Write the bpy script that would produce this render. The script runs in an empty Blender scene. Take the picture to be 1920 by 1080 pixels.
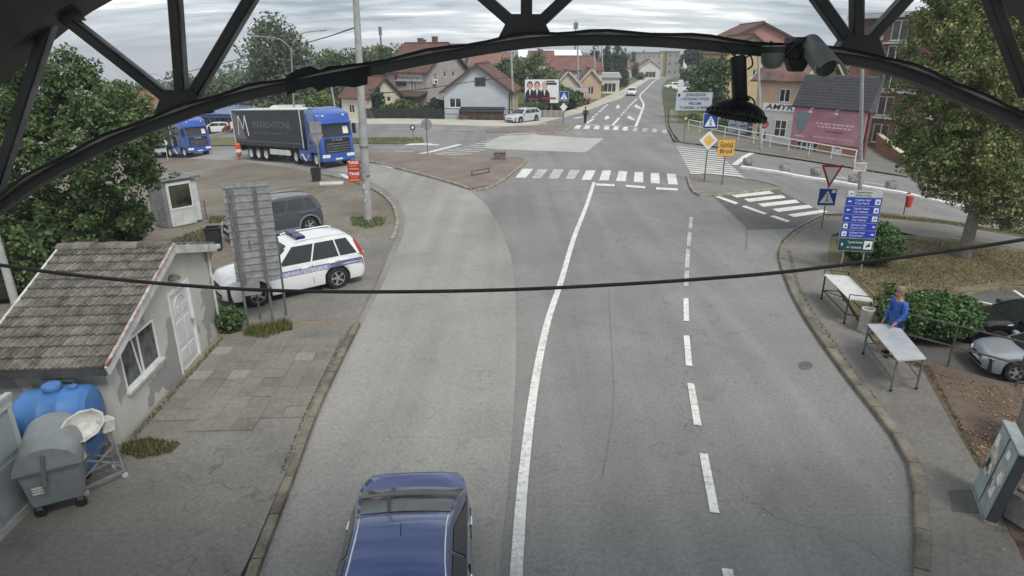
import bpy, bmesh, math, random
import numpy as np
from mathutils import Vector, Matrix

# ------------------------------------------------------------------ camera, sky, sun, exposure
SC = bpy.context.scene
COL = SC.collection
R = math.radians
H, FP, HY = 7.2, 1200.0, 100.0            # camera height, focal length in pixels of a 1920 frame, horizon row
PITCH = math.atan2(540 - HY, FP)
CP, SP = math.cos(PITCH), math.sin(PITCH)
cam = bpy.data.cameras.new('camera'); cam.sensor_width = 36; cam.lens = 36 * FP / 1920
cam.clip_start = 0.05; cam.clip_end = 9000
camo = bpy.data.objects.new('camera', cam); COL.objects.link(camo)
camo.location = (0, 0, H); camo.rotation_euler = (math.pi / 2 - PITCH, 0, 0)
SC.camera = camo

SUN_EL, SUN_AZ = R(52), R(148)             # high sun behind thin cloud, behind and right of the viewer
W = bpy.data.worlds.new('World'); SC.world = W; W.use_nodes = True
nt = W.node_tree; nt.nodes.clear()
def wn(t, **k):
    n = nt.nodes.new(t)
    for a, b in k.items(): setattr(n, a, b)
    return n
def lk(a, b): nt.links.new(a, b)
sky = wn('ShaderNodeTexSky', sky_type='NISHITA', sun_disc=False)
sky.sun_elevation = SUN_EL; sky.sun_rotation = SUN_AZ; sky.air_density = 1.0; sky.dust_density = 2.0
tc = wn('ShaderNodeTexCoord'); sep = wn('ShaderNodeSeparateXYZ'); lk(tc.outputs['Generated'], sep.inputs[0])
zc = wn('ShaderNodeMath', operation='MAXIMUM'); lk(sep.outputs[2], zc.inputs[0]); zc.inputs[1].default_value = 0.0
za = wn('ShaderNodeMath', operation='ADD'); lk(zc.outputs[0], za.inputs[0]); za.inputs[1].default_value = 0.16
dx = wn('ShaderNodeMath', operation='DIVIDE'); lk(sep.outputs[0], dx.inputs[0]); lk(za.outputs[0], dx.inputs[1])
dy = wn('ShaderNodeMath', operation='DIVIDE'); lk(sep.outputs[1], dy.inputs[0]); lk(za.outputs[0], dy.inputs[1])
cmb = wn('ShaderNodeCombineXYZ'); lk(dx.outputs[0], cmb.inputs[0]); lk(dy.outputs[0], cmb.inputs[1])
def cloud(scale, sx, sy, rot, detail, dist, rough=0.6):
    m = wn('ShaderNodeMapping'); lk(cmb.outputs[0], m.inputs[0])
    m.inputs['Scale'].default_value = (sx, sy, 1); m.inputs['Rotation'].default_value = (0, 0, rot)
    n = wn('ShaderNodeTexNoise'); lk(m.outputs[0], n.inputs[0]); n.inputs['Scale'].default_value = scale
    n.inputs['Detail'].default_value = detail; n.inputs['Distortion'].default_value = dist; n.inputs['Roughness'].default_value = rough
    return n
n1 = cloud(0.9, 0.5, 1.3, 0.22, 9, 0.6)
n2 = cloud(2.6, 0.45, 1.5, 0.25, 6, 0.3, 0.65)
mx = wn('ShaderNodeMix', data_type='FLOAT'); mx.inputs[0].default_value = 0.33
lk(n1.outputs[0], mx.inputs[2]); lk(n2.outputs[0], mx.inputs[3])
cr = wn('ShaderNodeValToRGB'); lk(mx.outputs[0], cr.inputs[0])
cr.color_ramp.elements[0].position = 0.41; cr.color_ramp.elements[0].color = (2.2, 2.6, 3.0, 1)
cr.color_ramp.elements[1].position = 0.58; cr.color_ramp.elements[1].color = (8.6, 8.6, 8.5, 1)
e = cr.color_ramp.elements.new(0.47); e.color = (3.8, 4.25, 4.6, 1)
e = cr.color_ramp.elements.new(0.53); e.color = (5.2, 5.5, 5.7, 1)
# a paler, hazier band low down all round
hz1 = wn('ShaderNodeMapRange'); lk(sep.outputs[2], hz1.inputs[0]); hz1.inputs[1].default_value = 0.0; hz1.inputs[2].default_value = 0.05
hz1.inputs[3].default_value = 0.5; hz1.inputs[4].default_value = 0.0
mh = wn('ShaderNodeMix', data_type='RGBA'); lk(hz1.outputs[0], mh.inputs[0]); lk(cr.outputs[0], mh.inputs[6]); mh.inputs[7].default_value = (4.9, 5.25, 5.5, 1)
ms = wn('ShaderNodeMix', data_type='RGBA'); ms.inputs[0].default_value = 0.9; lk(sky.outputs[0], ms.inputs[6]); lk(mh.outputs[2], ms.inputs[7])
bg = wn('ShaderNodeBackground'); bg.inputs[1].default_value = 0.1; lk(ms.outputs[2], bg.inputs[0])
wo = wn('ShaderNodeOutputWorld'); lk(bg.outputs[0], wo.inputs[0])

sun = bpy.data.lights.new('sun', 'SUN'); sun.energy = 1.5; sun.angle = R(20); sun.color = (1, 0.96, 0.9)
suno = bpy.data.objects.new('sun', sun); COL.objects.link(suno)
# Nishita: rotation 0 is +Y, growing clockwise seen from above
sd = Vector((math.sin(SUN_AZ) * math.cos(SUN_EL), math.cos(SUN_AZ) * math.cos(SUN_EL), math.sin(SUN_EL)))
suno.rotation_euler = sd.to_track_quat('Z', 'Y').to_euler(); suno.location = (0, -20, 60)
VS = SC.view_settings
VS.view_transform = 'Standard'; VS.look = 'None'; VS.gamma = 1; VS.exposure = 0.72; VS.use_curve_mapping = False
SC.render.engine = 'CYCLES'; SC.cycles.max_bounces = 5; SC.cycles.diffuse_bounces = 3; SC.cycles.transparent_max_bounces = 12
SC.cycles.use_denoising = True
rnd = random.Random(7)

# ------------------------------------------------------------------ terrain and pixel helpers
def T(x, y):
    """ground height: level round the junction, falling gently to the far left and far right"""
    d = max(0.0, y - 18.0)
    if d == 0: return 0.0
    q = max(-0.75, min(0.75, x / y))
    return -(0.23 if x < 0 else 0.11) * q * q * d * d / (d + 8.0)
def ray(px, py):
    u = (px - 960) / FP; v = (py - 540) / FP
    return Vector((u, CP - v * SP, -SP - v * CP))
def P(px, py, h=0.0):
    """ground point seen at a place of the photograph, h metres above the terrain"""
    d = ray(px, py); z = h
    for _ in range(40):
        t = (z - H) / d.z
        if t < 0 or t > 3000: t = 3000
        z = 0.5 * z + 0.5 * (T(d.x * t, d.y * t) + h)
    return Vector((d.x * t, d.y * t, T(d.x * t, d.y * t) + h))
def VP(px, py, Y):
    d = ray(px, py); t = Y / d.y
    return Vector((d.x * t, Y, H + d.z * t))
def hz(Y, py):
    v = (py - 540) / FP
    return H + Y * (v * CP + SP) / (v * SP - CP)
def L3(h): return (h, h, h)
def s(r, g, b):
    f = lambda c: (c / 255 / 12.92) if c <= 10 else ((c / 255 + 0.055) / 1.055) ** 2.4
    a, b_, c = f(r), f(g), f(b); l = 0.2126 * a + 0.7152 * b_ + 0.0722 * c
    return tuple(l + (v - l) * 0.84 for v in (a, b_, c))

# ------------------------------------------------------------------ materials
MATS = {}
def M(name, col, rough=0.75, var=0.18, scale=3.0, bump=0.0, bscale=40.0, metal=0.0, spec=0.4, col2=None, coat=0.0, world=False, detail=6, speck=0.0, trans=0.0):
    if name in MATS: return MATS[name]
    m = bpy.data.materials.new(name); m.use_nodes = True; MATS[name] = m
    t = m.node_tree; N = t.nodes; b = N['Principled BSDF']
    b.inputs['Roughness'].default_value = rough; b.inputs['Metallic'].default_value = metal
    b.inputs['Specular IOR Level'].default_value = spec
    if coat: b.inputs['Coat Weight'].default_value = coat; b.inputs['Coat Roughness'].default_value = 0.05
    if world: co = N.new('ShaderNodeNewGeometry').outputs['Position']
    else: co = N.new('ShaderNodeTexCoord').outputs['Object']
    c1 = col; c2 = col2 or tuple(c * (1 - 2 * var) for c in col)
    if col2 is None: c1 = tuple(min(1, c * (1 + var)) for c in col)
    n = N.new('ShaderNodeTexNoise'); n.inputs['Scale'].default_value = scale; n.inputs['Detail'].default_value = detail; n.inputs['Roughness'].default_value = 0.62
    t.links.new(co, n.inputs[0])
    r = N.new('ShaderNodeMapRange'); r.inputs[1].default_value = 0.34; r.inputs[2].default_value = 0.68; t.links.new(n.outputs[0], r.inputs[0])
    mx = N.new('ShaderNodeMix'); mx.data_type = 'RGBA'; t.links.new(r.outputs[0], mx.inputs[0])
    mx.inputs[6].default_value = (*c2, 1); mx.inputs[7].default_value = (*c1, 1)
    out = mx.outputs[2]
    if speck:
        n3 = N.new('ShaderNodeTexNoise'); n3.inputs['Scale'].default_value = bscale * 1.3; n3.inputs['Detail'].default_value = 2; t.links.new(co, n3.inputs[0])
        r3 = N.new('ShaderNodeMapRange'); r3.inputs[1].default_value = 0.3; r3.inputs[2].default_value = 0.7; r3.inputs[3].default_value = 1 - speck; r3.inputs[4].default_value = 1 + speck
        t.links.new(n3.outputs[0], r3.inputs[0])
        vm = N.new('ShaderNodeVectorMath'); vm.operation = 'SCALE'; t.links.new(out, vm.inputs[0]); t.links.new(r3.outputs[0], vm.inputs['Scale']); out = vm.outputs[0]
    t.links.new(out, b.inputs['Base Color'])
    if bump:
        n2 = N.new('ShaderNodeTexNoise'); n2.inputs['Scale'].default_value = bscale; n2.inputs['Detail'].default_value = 4; t.links.new(co, n2.inputs[0])
        bp = N.new('ShaderNodeBump'); bp.inputs['Strength'].default_value = bump; bp.inputs['Distance'].default_value = 0.02
        t.links.new(n2.outputs[0], bp.inputs['Height']); t.links.new(bp.outputs[0], b.inputs['Normal'])
    return m
def Mglass(name, col, rough=0.05):
    m = M(name, col, rough, 0.1, 1.0, spec=0.6); return m
def Mleaf(name, c1, c2, c3):
    """leaf faces, each leaf its own shade"""
    if name in MATS: return MATS[name]
    m = bpy.data.materials.new(name); m.use_nodes = True; MATS[name] = m
    t = m.node_tree; N = t.nodes; N.clear()
    g = N.new('ShaderNodeNewGeometry'); cr = N.new('ShaderNodeValToRGB'); t.links.new(g.outputs['Random Per Island'], cr.inputs[0])
    cr.color_ramp.elements[0].color = (*c1, 1); cr.color_ramp.elements[1].color = (*c3, 1)
    e = cr.color_ramp.elements.new(0.55); e.color = (*c2, 1)
    d = N.new('ShaderNodeBsdfPrincipled'); d.inputs['Roughness'].default_value = 0.6; d.inputs['Specular IOR Level'].default_value = 0.3
    tr = N.new('ShaderNodeBsdfTranslucent'); mx = N.new('ShaderNodeMixShader'); mx.inputs[0].default_value = 0.25
    o = N.new('ShaderNodeOutputMaterial')
    t.links.new(cr.outputs[0], d.inputs[0]); t.links.new(cr.outputs[0], tr.inputs[0])
    t.links.new(d.outputs[0], mx.inputs[1]); t.links.new(tr.outputs[0], mx.inputs[2]); t.links.new(mx.outputs[0], o.inputs[0])
    return m
def ground_mat(name, c_lo, c_mid, c_hi, big=0.25, fine=18.0, crack=0.0, bump=0.35, stain=0.0, fleck=0.0, fcol=(0.4, 0.38, 0.33), streak=0.0, wear=0.0):
    """weathered ground surface in world coordinates: broad patches, fine grain, cracks, stains, flecks"""
    if name in MATS: return MATS[name]
    m = bpy.data.materials.new(name); m.use_nodes = True; MATS[name] = m
    t = m.node_tree; N = t.nodes; b = N['Principled BSDF']; b.inputs['Roughness'].default_value = 0.9; b.inputs['Specular IOR Level'].default_value = 0.25
    co = N.new('ShaderNodeNewGeometry').outputs['Position']
    def noise(sc, det=5, rough=0.6, dist=0.0):
        n = N.new('ShaderNodeTexNoise'); n.inputs['Scale'].default_value = sc; n.inputs['Detail'].default_value = det
        n.inputs['Roughness'].default_value = rough; n.inputs['Distortion'].default_value = dist; t.links.new(co, n.inputs[0]); return n.outputs[0]
    def rng(v, a, bb, c, d):
        r = N.new('ShaderNodeMapRange'); r.inputs[1].default_value = a; r.inputs[2].default_value = bb; r.inputs[3].default_value = c; r.inputs[4].default_value = d
        t.links.new(v, r.inputs[0]); return r.outputs[0]
    def scale(c, f):
        v = N.new('ShaderNodeVectorMath'); v.operation = 'SCALE'; t.links.new(c, v.inputs[0]); t.links.new(f, v.inputs['Scale']); return v.outputs[0]
    cr = N.new('ShaderNodeValToRGB'); t.links.new(noise(big, 8, 0.65, 0.4), cr.inputs[0])
    E = cr.color_ramp.elements; E[0].position = 0.3; E[0].color = (*c_lo, 1); E[1].position = 0.7; E[1].color = (*c_hi, 1)
    k = E.new(0.5); k.color = (*c_mid, 1)
    c = cr.outputs[0]
    c = scale(c, rng(noise(fine, 3), 0.25, 0.75, 0.8, 1.2))
    c = scale(c, rng(noise(fine * 5, 2), 0.3, 0.7, 0.82, 1.18))
    if streak:
        mp = N.new('ShaderNodeMapping'); mp.inputs['Scale'].default_value = (1.3, 0.05, 1); t.links.new(co, mp.inputs[0])
        n = N.new('ShaderNodeTexNoise'); n.inputs['Scale'].default_value = 1.0; n.inputs['Detail'].default_value = 5; t.links.new(mp.outputs[0], n.inputs[0])
        c = scale(c, rng(n.outputs[0], 0.3, 0.7, 1 - streak, 1 + streak))
        mp2 = N.new('ShaderNodeMapping'); mp2.inputs['Scale'].default_value = (0.55, 0.03, 1); mp2.inputs['Location'].default_value = (3.1, 7.7, 0); t.links.new(co, mp2.inputs[0])
        n_ = N.new('ShaderNodeTexNoise'); n_.inputs['Scale'].default_value = 1.0; n_.inputs['Detail'].default_value = 2; t.links.new(mp2.outputs[0], n_.inputs[0])
        c = scale(c, rng(n_.outputs[0], 0.35, 0.65, 1 - streak * .8, 1 + streak * .8))
        c = scale(c, rng(noise(2.3, 3, 0.5, 1.0), 0.30, 0.36, 1 - streak * 1.6, 1.0))
    if stain: c = scale(c, rng(noise(0.9, 6, 0.7, 0.8), 0.36, 0.46, 1 - stain, 1.0))
    if wear: c = scale(c, rng(noise(7, 6, 0.75, 0.3), 0.40, 0.47, 1 - wear, 1.0))
    if crack:
        v = N.new('ShaderNodeTexVoronoi'); v.feature = 'DISTANCE_TO_EDGE'; v.inputs['Scale'].default_value = 0.16
        wv = N.new('ShaderNodeVectorMath'); wv.operation = 'ADD'
        nn = N.new('ShaderNodeTexNoise'); nn.inputs['Scale'].default_value = 0.9; nn.inputs['Detail'].default_value = 6; t.links.new(co, nn.inputs[0])
        sc2 = N.new('ShaderNodeVectorMath'); sc2.operation = 'SCALE'; sc2.inputs['Scale'].default_value = 2.2; t.links.new(nn.outputs['Color'], sc2.inputs[0])
        t.links.new(co, wv.inputs[0]); t.links.new(sc2.outputs[0], wv.inputs[1]); t.links.new(wv.outputs[0], v.inputs[0])
        brk = rng(noise(0.35, 2), 0.44, 0.54, 0.0, 1.0)
        ln = rng(v.outputs['Distance'], 0.0012, 0.004, crack, 0.0)
        mul = N.new('ShaderNodeMath'); mul.operation = 'MULTIPLY'; t.links.new(brk, mul.inputs[0]); t.links.new(ln, mul.inputs[1])
        sub = N.new('ShaderNodeMath'); sub.operation = 'SUBTRACT'; sub.inputs[0].default_value = 1; t.links.new(mul.outputs[0], sub.inputs[1])
        c = scale(c, sub.outputs[0])
    if fleck:
        v = N.new('ShaderNodeTexVoronoi'); v.inputs['Scale'].default_value = 3.2; t.links.new(co, v.inputs[0])
        f = rng(v.outputs['Distance'], 0.05, 0.09, 1.0, 0.0)
        cell = N.new('ShaderNodeSeparateColor'); t.links.new(v.outputs['Color'], cell.inputs[0])
        g = rng(cell.outputs[0], 1 - fleck - 0.02, 1 - fleck, 0.0, 0.8)
        mul = N.new('ShaderNodeMath'); mul.operation = 'MULTIPLY'; t.links.new(f, mul.inputs[0]); t.links.new(g, mul.inputs[1])
        mx = N.new('ShaderNodeMix'); mx.data_type = 'RGBA'; t.links.new(mul.outputs[0], mx.inputs[0]); t.links.new(c, mx.inputs[6]); mx.inputs[7].default_value = (*fcol, 1); c = mx.outputs[2]
    t.links.new(c, b.inputs['Base Color'])
    bp = N.new('ShaderNodeBump'); bp.inputs['Strength'].default_value = bump; bp.inputs['Distance'].default_value = 0.015
    t.links.new(noise(fine * 3, 4), bp.inputs['Height']); t.links.new(bp.outputs[0], b.inputs['Normal'])
    return m

# ------------------------------------------------------------------ mesh builder
class MB:
    def __init__(self): self.v = []; self.f = []; self.m = []; self.cm = 0
    def add(self, vs, fs):
        o = len(self.v); self.v += [tuple(p) for p in vs]
        for f in fs: self.f.append([i + o for i in f]); self.m.append(self.cm)
        return self
    def mi(self, i): self.cm = i; return self
    def box(self, x0, x1, y0, y1, z0, z1, mat=None, taper=None):
        vs = [(x0, y0, z0), (x1, y0, z0), (x1, y1, z0), (x0, y1, z0), (x0, y0, z1), (x1, y0, z1), (x1, y1, z1), (x0, y1, z1)]
        if taper:
            cx, cy = (x0 + x1) / 2, (y0 + y1) / 2
            vs = vs[:4] + [(cx + (x - cx) * taper, cy + (y - cy) * taper, z) for x, y, z in vs[4:]]
        if mat is not None: vs = [mat @ Vector(p) for p in vs]
        return self.add(vs, [(0, 3, 2, 1), (4, 5, 6, 7), (0, 1, 5, 4), (1, 2, 6, 5), (2, 3, 7, 6), (3, 0, 4, 7)])
    def bar(self, a, b, w, d=None, up=(0, 0, 1)):
        a, b = Vector(a), Vector(b); d = d or w; t = (b - a)
        if t.length < 1e-6: return self
        t.normalize(); upv = Vector(up)
        if abs(t.dot(upv)) > 0.98: upv = Vector((0, 1, 0))
        sd = t.cross(upv).normalized(); u = sd.cross(t)
        vs = [p + sd * (w / 2) * i + u * (d / 2) * j for p in (a, b) for i, j in ((-1, -1), (1, -1), (1, 1), (-1, 1))]
        return self.add(vs, [(0, 1, 2, 3), (7, 6, 5, 4), (0, 4, 5, 1), (1, 5, 6, 2), (2, 6, 7, 3), (3, 7, 4, 0)])
    def tube(self, pts, r, n=8, caps=True):
        pts = [Vector(p) for p in pts]; rs = r if isinstance(r, (list, tuple)) else [r] * len(pts)
        rings = []; prev = None
        for i, p in enumerate(pts):
            t = (pts[min(i + 1, len(pts) - 1)] - pts[max(i - 1, 0)]).normalized()
            if prev is None:
                a = Vector((0, 0, 1)) if abs(t.z) < 0.9 else Vector((1, 0, 0))
                sd = t.cross(a).normalized()
            else: sd = (prev - t * prev.dot(t)).normalized()
            prev = sd; u = t.cross(sd)
            rings.append([p + (sd * math.cos(k * 2 * math.pi / n) + u * math.sin(k * 2 * math.pi / n)) * rs[i] for k in range(n)])
        vs = [q for g in rings for q in g]; fs = []
        for i in range(len(pts) - 1):
            for k in range(n): fs.append((i * n + k, i * n + (k + 1) % n, (i + 1) * n + (k + 1) % n, (i + 1) * n + k))
        if caps: fs.append(tuple(range(n - 1, -1, -1))); fs.append(tuple((len(pts) - 1) * n + k for k in range(n)))
        return self.add(vs, fs)
    def lathe(self, prof, n=20, mat=None, caps=True):
        """prof = [(r, z)...] turned about z"""
        vs = [Vector((r * math.cos(2 * math.pi * k / n), r * math.sin(2 * math.pi * k / n), z)) for r, z in prof for k in range(n)]
        if mat is not None: vs = [mat @ p for p in vs]
        fs = []
        for i in range(len(prof) - 1):
            for k in range(n): fs.append((i * n + k, i * n + (k + 1) % n, (i + 1) * n + (k + 1) % n, (i + 1) * n + k))
        if caps: fs.append(tuple(range(n - 1, -1, -1))); fs.append(tuple((len(prof) - 1) * n + k for k in range(n)))
        return self.add(vs, fs)
    def prism(self, poly, axis, a, b):
        """poly in the plane across axis ('x': (y,z), 'y': (x,z), 'z': (x,y)), from a to b"""
        def mk(p, t): return (t, p[0], p[1]) if axis == 'x' else (p[0], t, p[1]) if axis == 'y' else (p[0], p[1], t)
        n = len(poly); vs = [mk(p, a) for p in poly] + [mk(p, b) for p in poly]
        fs = [tuple(range(n)), tuple(range(2 * n - 1, n - 1, -1))] + [(i, i + n, (i + 1) % n + n, (i + 1) % n) for i in range(n)]
        return self.add(vs, fs)
    def quad(self, a, b, c, d): return self.add([a, b, c, d], [(0, 1, 2, 3)])
    def build(self, name, mats, parent=None, smooth=False, bevel=0.0, angle=38, loc=None, rot=None, seg=1, fix=True):
        me = bpy.data.meshes.new(name); me.from_pydata(self.v, [], self.f)
        mats = mats if isinstance(mats, (list, tuple)) else [mats]
        for m in mats: me.materials.append(m)
        if len(mats) > 1: me.polygons.foreach_set('material_index', self.m)
        return link(name, me, parent, smooth, bevel, angle, loc, rot, seg, fix)
def link(name, me, parent=None, smooth=False, bevel=0.0, angle=38, loc=None, rot=None, seg=1, fix=True):
    if bevel or smooth or fix:
        bm = bmesh.new(); bm.from_mesh(me)
        if fix: bmesh.ops.recalc_face_normals(bm, faces=bm.faces)
        if bevel:
            es = [e for e in bm.edges if len(e.link_faces) == 2 and e.calc_face_angle(0) > R(30)]
            bmesh.ops.bevel(bm, geom=es, offset=bevel, segments=seg, affect='EDGES', profile=0.5, clamp_overlap=True)
        if smooth:
            for f in bm.faces: f.smooth = True
            for e in bm.edges:
                if len(e.link_faces) == 2 and e.calc_face_angle(0) > R(angle): e.smooth = False
        bm.to_mesh(me); bm.free()
    o = bpy.data.objects.new(name, me); COL.objects.link(o)
    if parent is not None: o.parent = parent
    if loc is not None: o.location = loc
    if rot is not None: o.rotation_euler = rot
    return o
def tag(o, label=None, cat=None, group=None, kind=None):
    if label: o['label'] = label
    if cat: o['category'] = cat
    if group: o['group'] = group
    if kind: o['kind'] = kind
    return o
def thing(name, label, cat, loc=(0, 0, 0), rz=0.0, group=None, rot=None):
    o = bpy.data.objects.new(name, None); COL.objects.link(o); o.empty_display_size = 0.3
    o.location = loc; o.rotation_euler = rot or (0, 0, rz)
    return tag(o, label, cat, group)
def struct(o): o['kind'] = 'structure'; return o
def copy_tree(o, parent=None):
    c = o.copy(); COL.objects.link(c)
    if parent is not None: c.parent = parent
    for ch in list(o.children): copy_tree(ch, c)
    return c
def text(body, size, mat, parent, loc, rot=(math.pi / 2, 0, 0), name='lettering', align='CENTER', extr=0.002, width=None, bold=0.0, shear=0.0):
    cu = bpy.data.curves.new(name, 'FONT'); cu.body = body; cu.size = size; cu.align_x = align; cu.align_y = 'CENTER'
    cu.resolution_u = 2; cu.extrude = extr; cu.offset = bold; cu.shear = shear
    o = bpy.data.objects.new(name, cu); COL.objects.link(o)
    me = bpy.data.meshes.new_from_object(o.evaluated_get(bpy.context.evaluated_depsgraph_get()))
    bpy.data.objects.remove(o)
    me.materials.clear(); me.materials.append(mat)
    o = bpy.data.objects.new(name, me); COL.objects.link(o); o.parent = parent; o.location = loc; o.rotation_euler = rot
    if width:
        xs = [v.co.x for v in me.vertices]; w = max(xs) - min(xs)
        if w > 0: o.scale = (width / w, 1, 1)
    return o
def smooth_path(pts, n=6, closed=False):
    out = []; k = len(pts)
    for i in range(k if closed else k - 1):
        p0, p1, p2, p3 = (pts[(i - 1) % k] if closed or i > 0 else pts[0]), pts[i], pts[(i + 1) % k], (pts[(i + 2) % k] if closed or i + 2 < k else pts[-1])
        p0, p1, p2, p3 = map(Vector, (p0, p1, p2, p3))
        for j in range(n):
            t = j / n
            out.append(0.5 * ((2 * p1) + (p2 - p0) * t + (2 * p0 - 5 * p1 + 4 * p2 - p3) * t * t + (3 * p1 - p0 - 3 * p2 + p3) * t ** 3))
    if not closed: out.append(Vector(pts[-1]))
    return out
def resample(pts, step):
    pts = [Vector(p) for p in pts]; d = [0]
    for a, b in zip(pts, pts[1:]): d.append(d[-1] + (b - a).length)
    n = max(1, round(d[-1] / step)); out = []; j = 0
    for i in range(n + 1):
        t = d[-1] * i / n
        while j < len(pts) - 2 and d[j + 1] < t: j += 1
        g = (t - d[j]) / max(1e-9, d[j + 1] - d[j]); out.append(pts[j].lerp(pts[j + 1], min(1, max(0, g))))
    return out
def drape(bm, h):
    for v in bm.verts: v.co.z = T(v.co.x, v.co.y) + h
def cut_grid(bm, step=2.0):
    xs = [v.co.x for v in bm.verts]; ys = [v.co.y for v in bm.verts]
    if max(ys) < 18: return
    def cuts(a, b, lim): 
        k = math.ceil(a / step)
        while k * step < b:
            if abs(k * step) < lim: yield k * step
            k += 1
    for x in cuts(min(xs), max(xs), 90): bmesh.ops.bisect_plane(bm, geom=bm.verts[:] + bm.edges[:] + bm.faces[:], plane_co=(x, 0, 0), plane_no=(1, 0, 0))
    for y in cuts(max(16, min(ys)), min(130, max(ys)), 1e9): bmesh.ops.bisect_plane(bm, geom=bm.verts[:] + bm.edges[:] + bm.faces[:], plane_co=(0, y, 0), plane_no=(0, 1, 0))
def sheet(name, pts, h, mat, parent=None, kind='structure', px=True, smooth_n=0, closed=True):
    """a thin surface lying on the terrain, h above it; outline in photograph pixels or world metres"""
    w = [P(*p) if px else Vector((p[0], p[1], 0)) for p in pts]
    if smooth_n: w = smooth_path(w, smooth_n, True)
    bm = bmesh.new(); vs = [bm.verts.new((p.x, p.y, 0)) for p in w]
    f = bm.faces.new(vs)
    bmesh.ops.triangulate(bm, faces=[f], ngon_method='EAR_CLIP')
    cut_grid(bm); bmesh.ops.dissolve_degenerate(bm, dist=1e-4, edges=bm.edges)
    for f in bm.faces:
        if f.normal.z < 0: f.normal_flip()
    drape(bm, h); me = bpy.data.meshes.new(name); bm.to_mesh(me); bm.free(); me.materials.append(mat)
    for p in me.polygons: p.use_smooth = True
    o = bpy.data.objects.new(name, me); COL.objects.link(o)
    if parent is not None: o.parent = parent
    elif kind: o['kind'] = kind
    return o
def raised(name, pts, h, mat, px=True, smooth_n=0, parent=None):
    """a pavement or island: top h above the terrain with a skirt down to it"""
    w = [P(p[0], p[1], h) if px else Vector((p[0], p[1], 0)) for p in pts]
    if smooth_n: w = smooth_path(w, smooth_n, True)
    o = sheet(name, [(p.x, p.y) for p in w], h, mat, parent, px=False)
    bm = bmesh.new(); bm.from_mesh(o.data)
    be = [e for e in bm.edges if len(e.link_faces) == 1]
    r = bmesh.ops.extrude_edge_only(bm, edges=be)
    for v in [g for g in r['geom'] if isinstance(g, bmesh.types.BMVert)]: v.co.z -= h + 0.1
    bmesh.ops.recalc_face_normals(bm, faces=bm.faces)
    for f in bm.faces: f.smooth = False
    bm.to_mesh(o.data); bm.free()
    return o
def kerb(parent, pts, mat, w=0.16, h=0.13, stone=1.0, px=True, sm=5, side=1, gap=0.012):
    """a row of kerb stones along a path, each a block of its own"""
    wp = [P(p[0], p[1], h) if px else Vector((p[0], p[1], 0)) for p in pts]
    if sm: wp = smooth_path(wp, sm)
    q = resample(wp, stone)
    for i, (a, b) in enumerate(zip(q, q[1:])):
        t = (b - a); t.z = 0; l = t.length; t.normalize(); n = Vector((-t.y, t.x, 0)) * side
        def nrm(k):
            d = (q[min(k + 1, len(q) - 1)] - q[max(k - 1, 0)]); d.z = 0; d.normalize(); return Vector((-d.y, d.x, 0)) * side
        a2 = a + t * gap; b2 = b - t * gap; na, nb = nrm(i), nrm(i + 1); j = rnd.uniform(-0.008, 0.008)
        pa = [a2, b2, b2 + nb * w, a2 + na * w]; c = (a + b) / 2
        vs = []
        for k, z in ((0, -0.15), (0, h - 0.025), (1, h)):
            for m_, p in enumerate(pa):
                g = p.copy()
                if k == 1 and m_ < 2: g = p + (na if m_ == 0 else nb) * 0.025
                vs.append((g.x - c.x, g.y - c.y, T(g.x, g.y) + z + j - T(c.x, c.y)))
        mb = MB(); mb.add(vs, [(8, 9, 10, 11), (0, 1, 5, 4), (1, 2, 6, 5), (2, 3, 7, 6), (3, 0, 4, 7), (4, 5, 9, 8), (5, 6, 10, 9), (6, 7, 11, 10), (7, 4, 8, 11)])
        o = mb.build('kerb_stone', mat, parent, loc=(c.x, c.y, T(c.x, c.y)))
def stroke(name, pts, wid, h, mat, parent=None, px=True, sm=0, cap=None):
    """a painted line wid metres wide along a path"""
    wp = [P(*p) if px else Vector((p[0], p[1], 0)) for p in pts]
    if sm: wp = smooth_path(wp, sm)
    l, r = [], []
    for i, p in enumerate(wp):
        d = wp[min(i + 1, len(wp) - 1)] - wp[max(i - 1, 0)]; d.z = 0; d.normalize(); n = Vector((-d.y, d.x, 0)) * wid / 2
        l.append((p + n)); r.append((p - n))
    return sheet(name, [(q.x, q.y) for q in l + r[::-1]], h, mat, parent, px=False)
# ------------------------------------------------------------------ ground surfaces
m_asph = ground_mat('asphalt', s(116, 115, 113), s(127, 126, 123), s(136, 134, 131), 0.18, 14, crack=0.3, stain=0.07, streak=0.09, fleck=0.02, fcol=(0.36, 0.34, 0.3))
m_asphl = ground_mat('pale_asphalt', s(132, 130, 125), s(143, 140, 135), s(152, 149, 143), 0.2, 14, crack=0.15, stain=0.06, streak=0.08, fleck=0.02, fcol=(0.4, 0.38, 0.34))
m_asphb = ground_mat('bleached_asphalt', s(160, 158, 152), s(172, 170, 163), s(182, 180, 173), 0.25, 10, crack=0.1)
m_asphd = ground_mat('dark_asphalt', s(86, 85, 83), s(97, 95, 92), s(108, 106, 102), 0.25, 12, crack=0.5, stain=0.2)
m_seam = ground_mat('tar_seam', s(100, 99, 97), s(110, 109, 107), s(120, 119, 116), 1.0, 14)
m_lot = ground_mat('gravel_lot', s(104, 95, 82), s(122, 113, 99), s(138, 130, 117), 0.22, 9, crack=0.2, stain=0.16, fleck=0.12, fcol=(0.3, 0.28, 0.23))
m_isl = ground_mat('island_gravel', s(112, 100, 91), s(124, 112, 102), s(136, 126, 116), 0.4, 12, stain=0.12, fleck=0.12)
m_pave = ground_mat('pavement_asphalt', s(110, 107, 100), s(122, 118, 111), s(134, 130, 122), 0.3, 12, crack=0.3, stain=0.15, fleck=0.04)
m_paver = ground_mat('right_pavement_asphalt', s(108, 104, 98), s(118, 114, 107), s(130, 125, 118), 0.3, 12, crack=0.45, stain=0.12, fleck=0.04)
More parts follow.
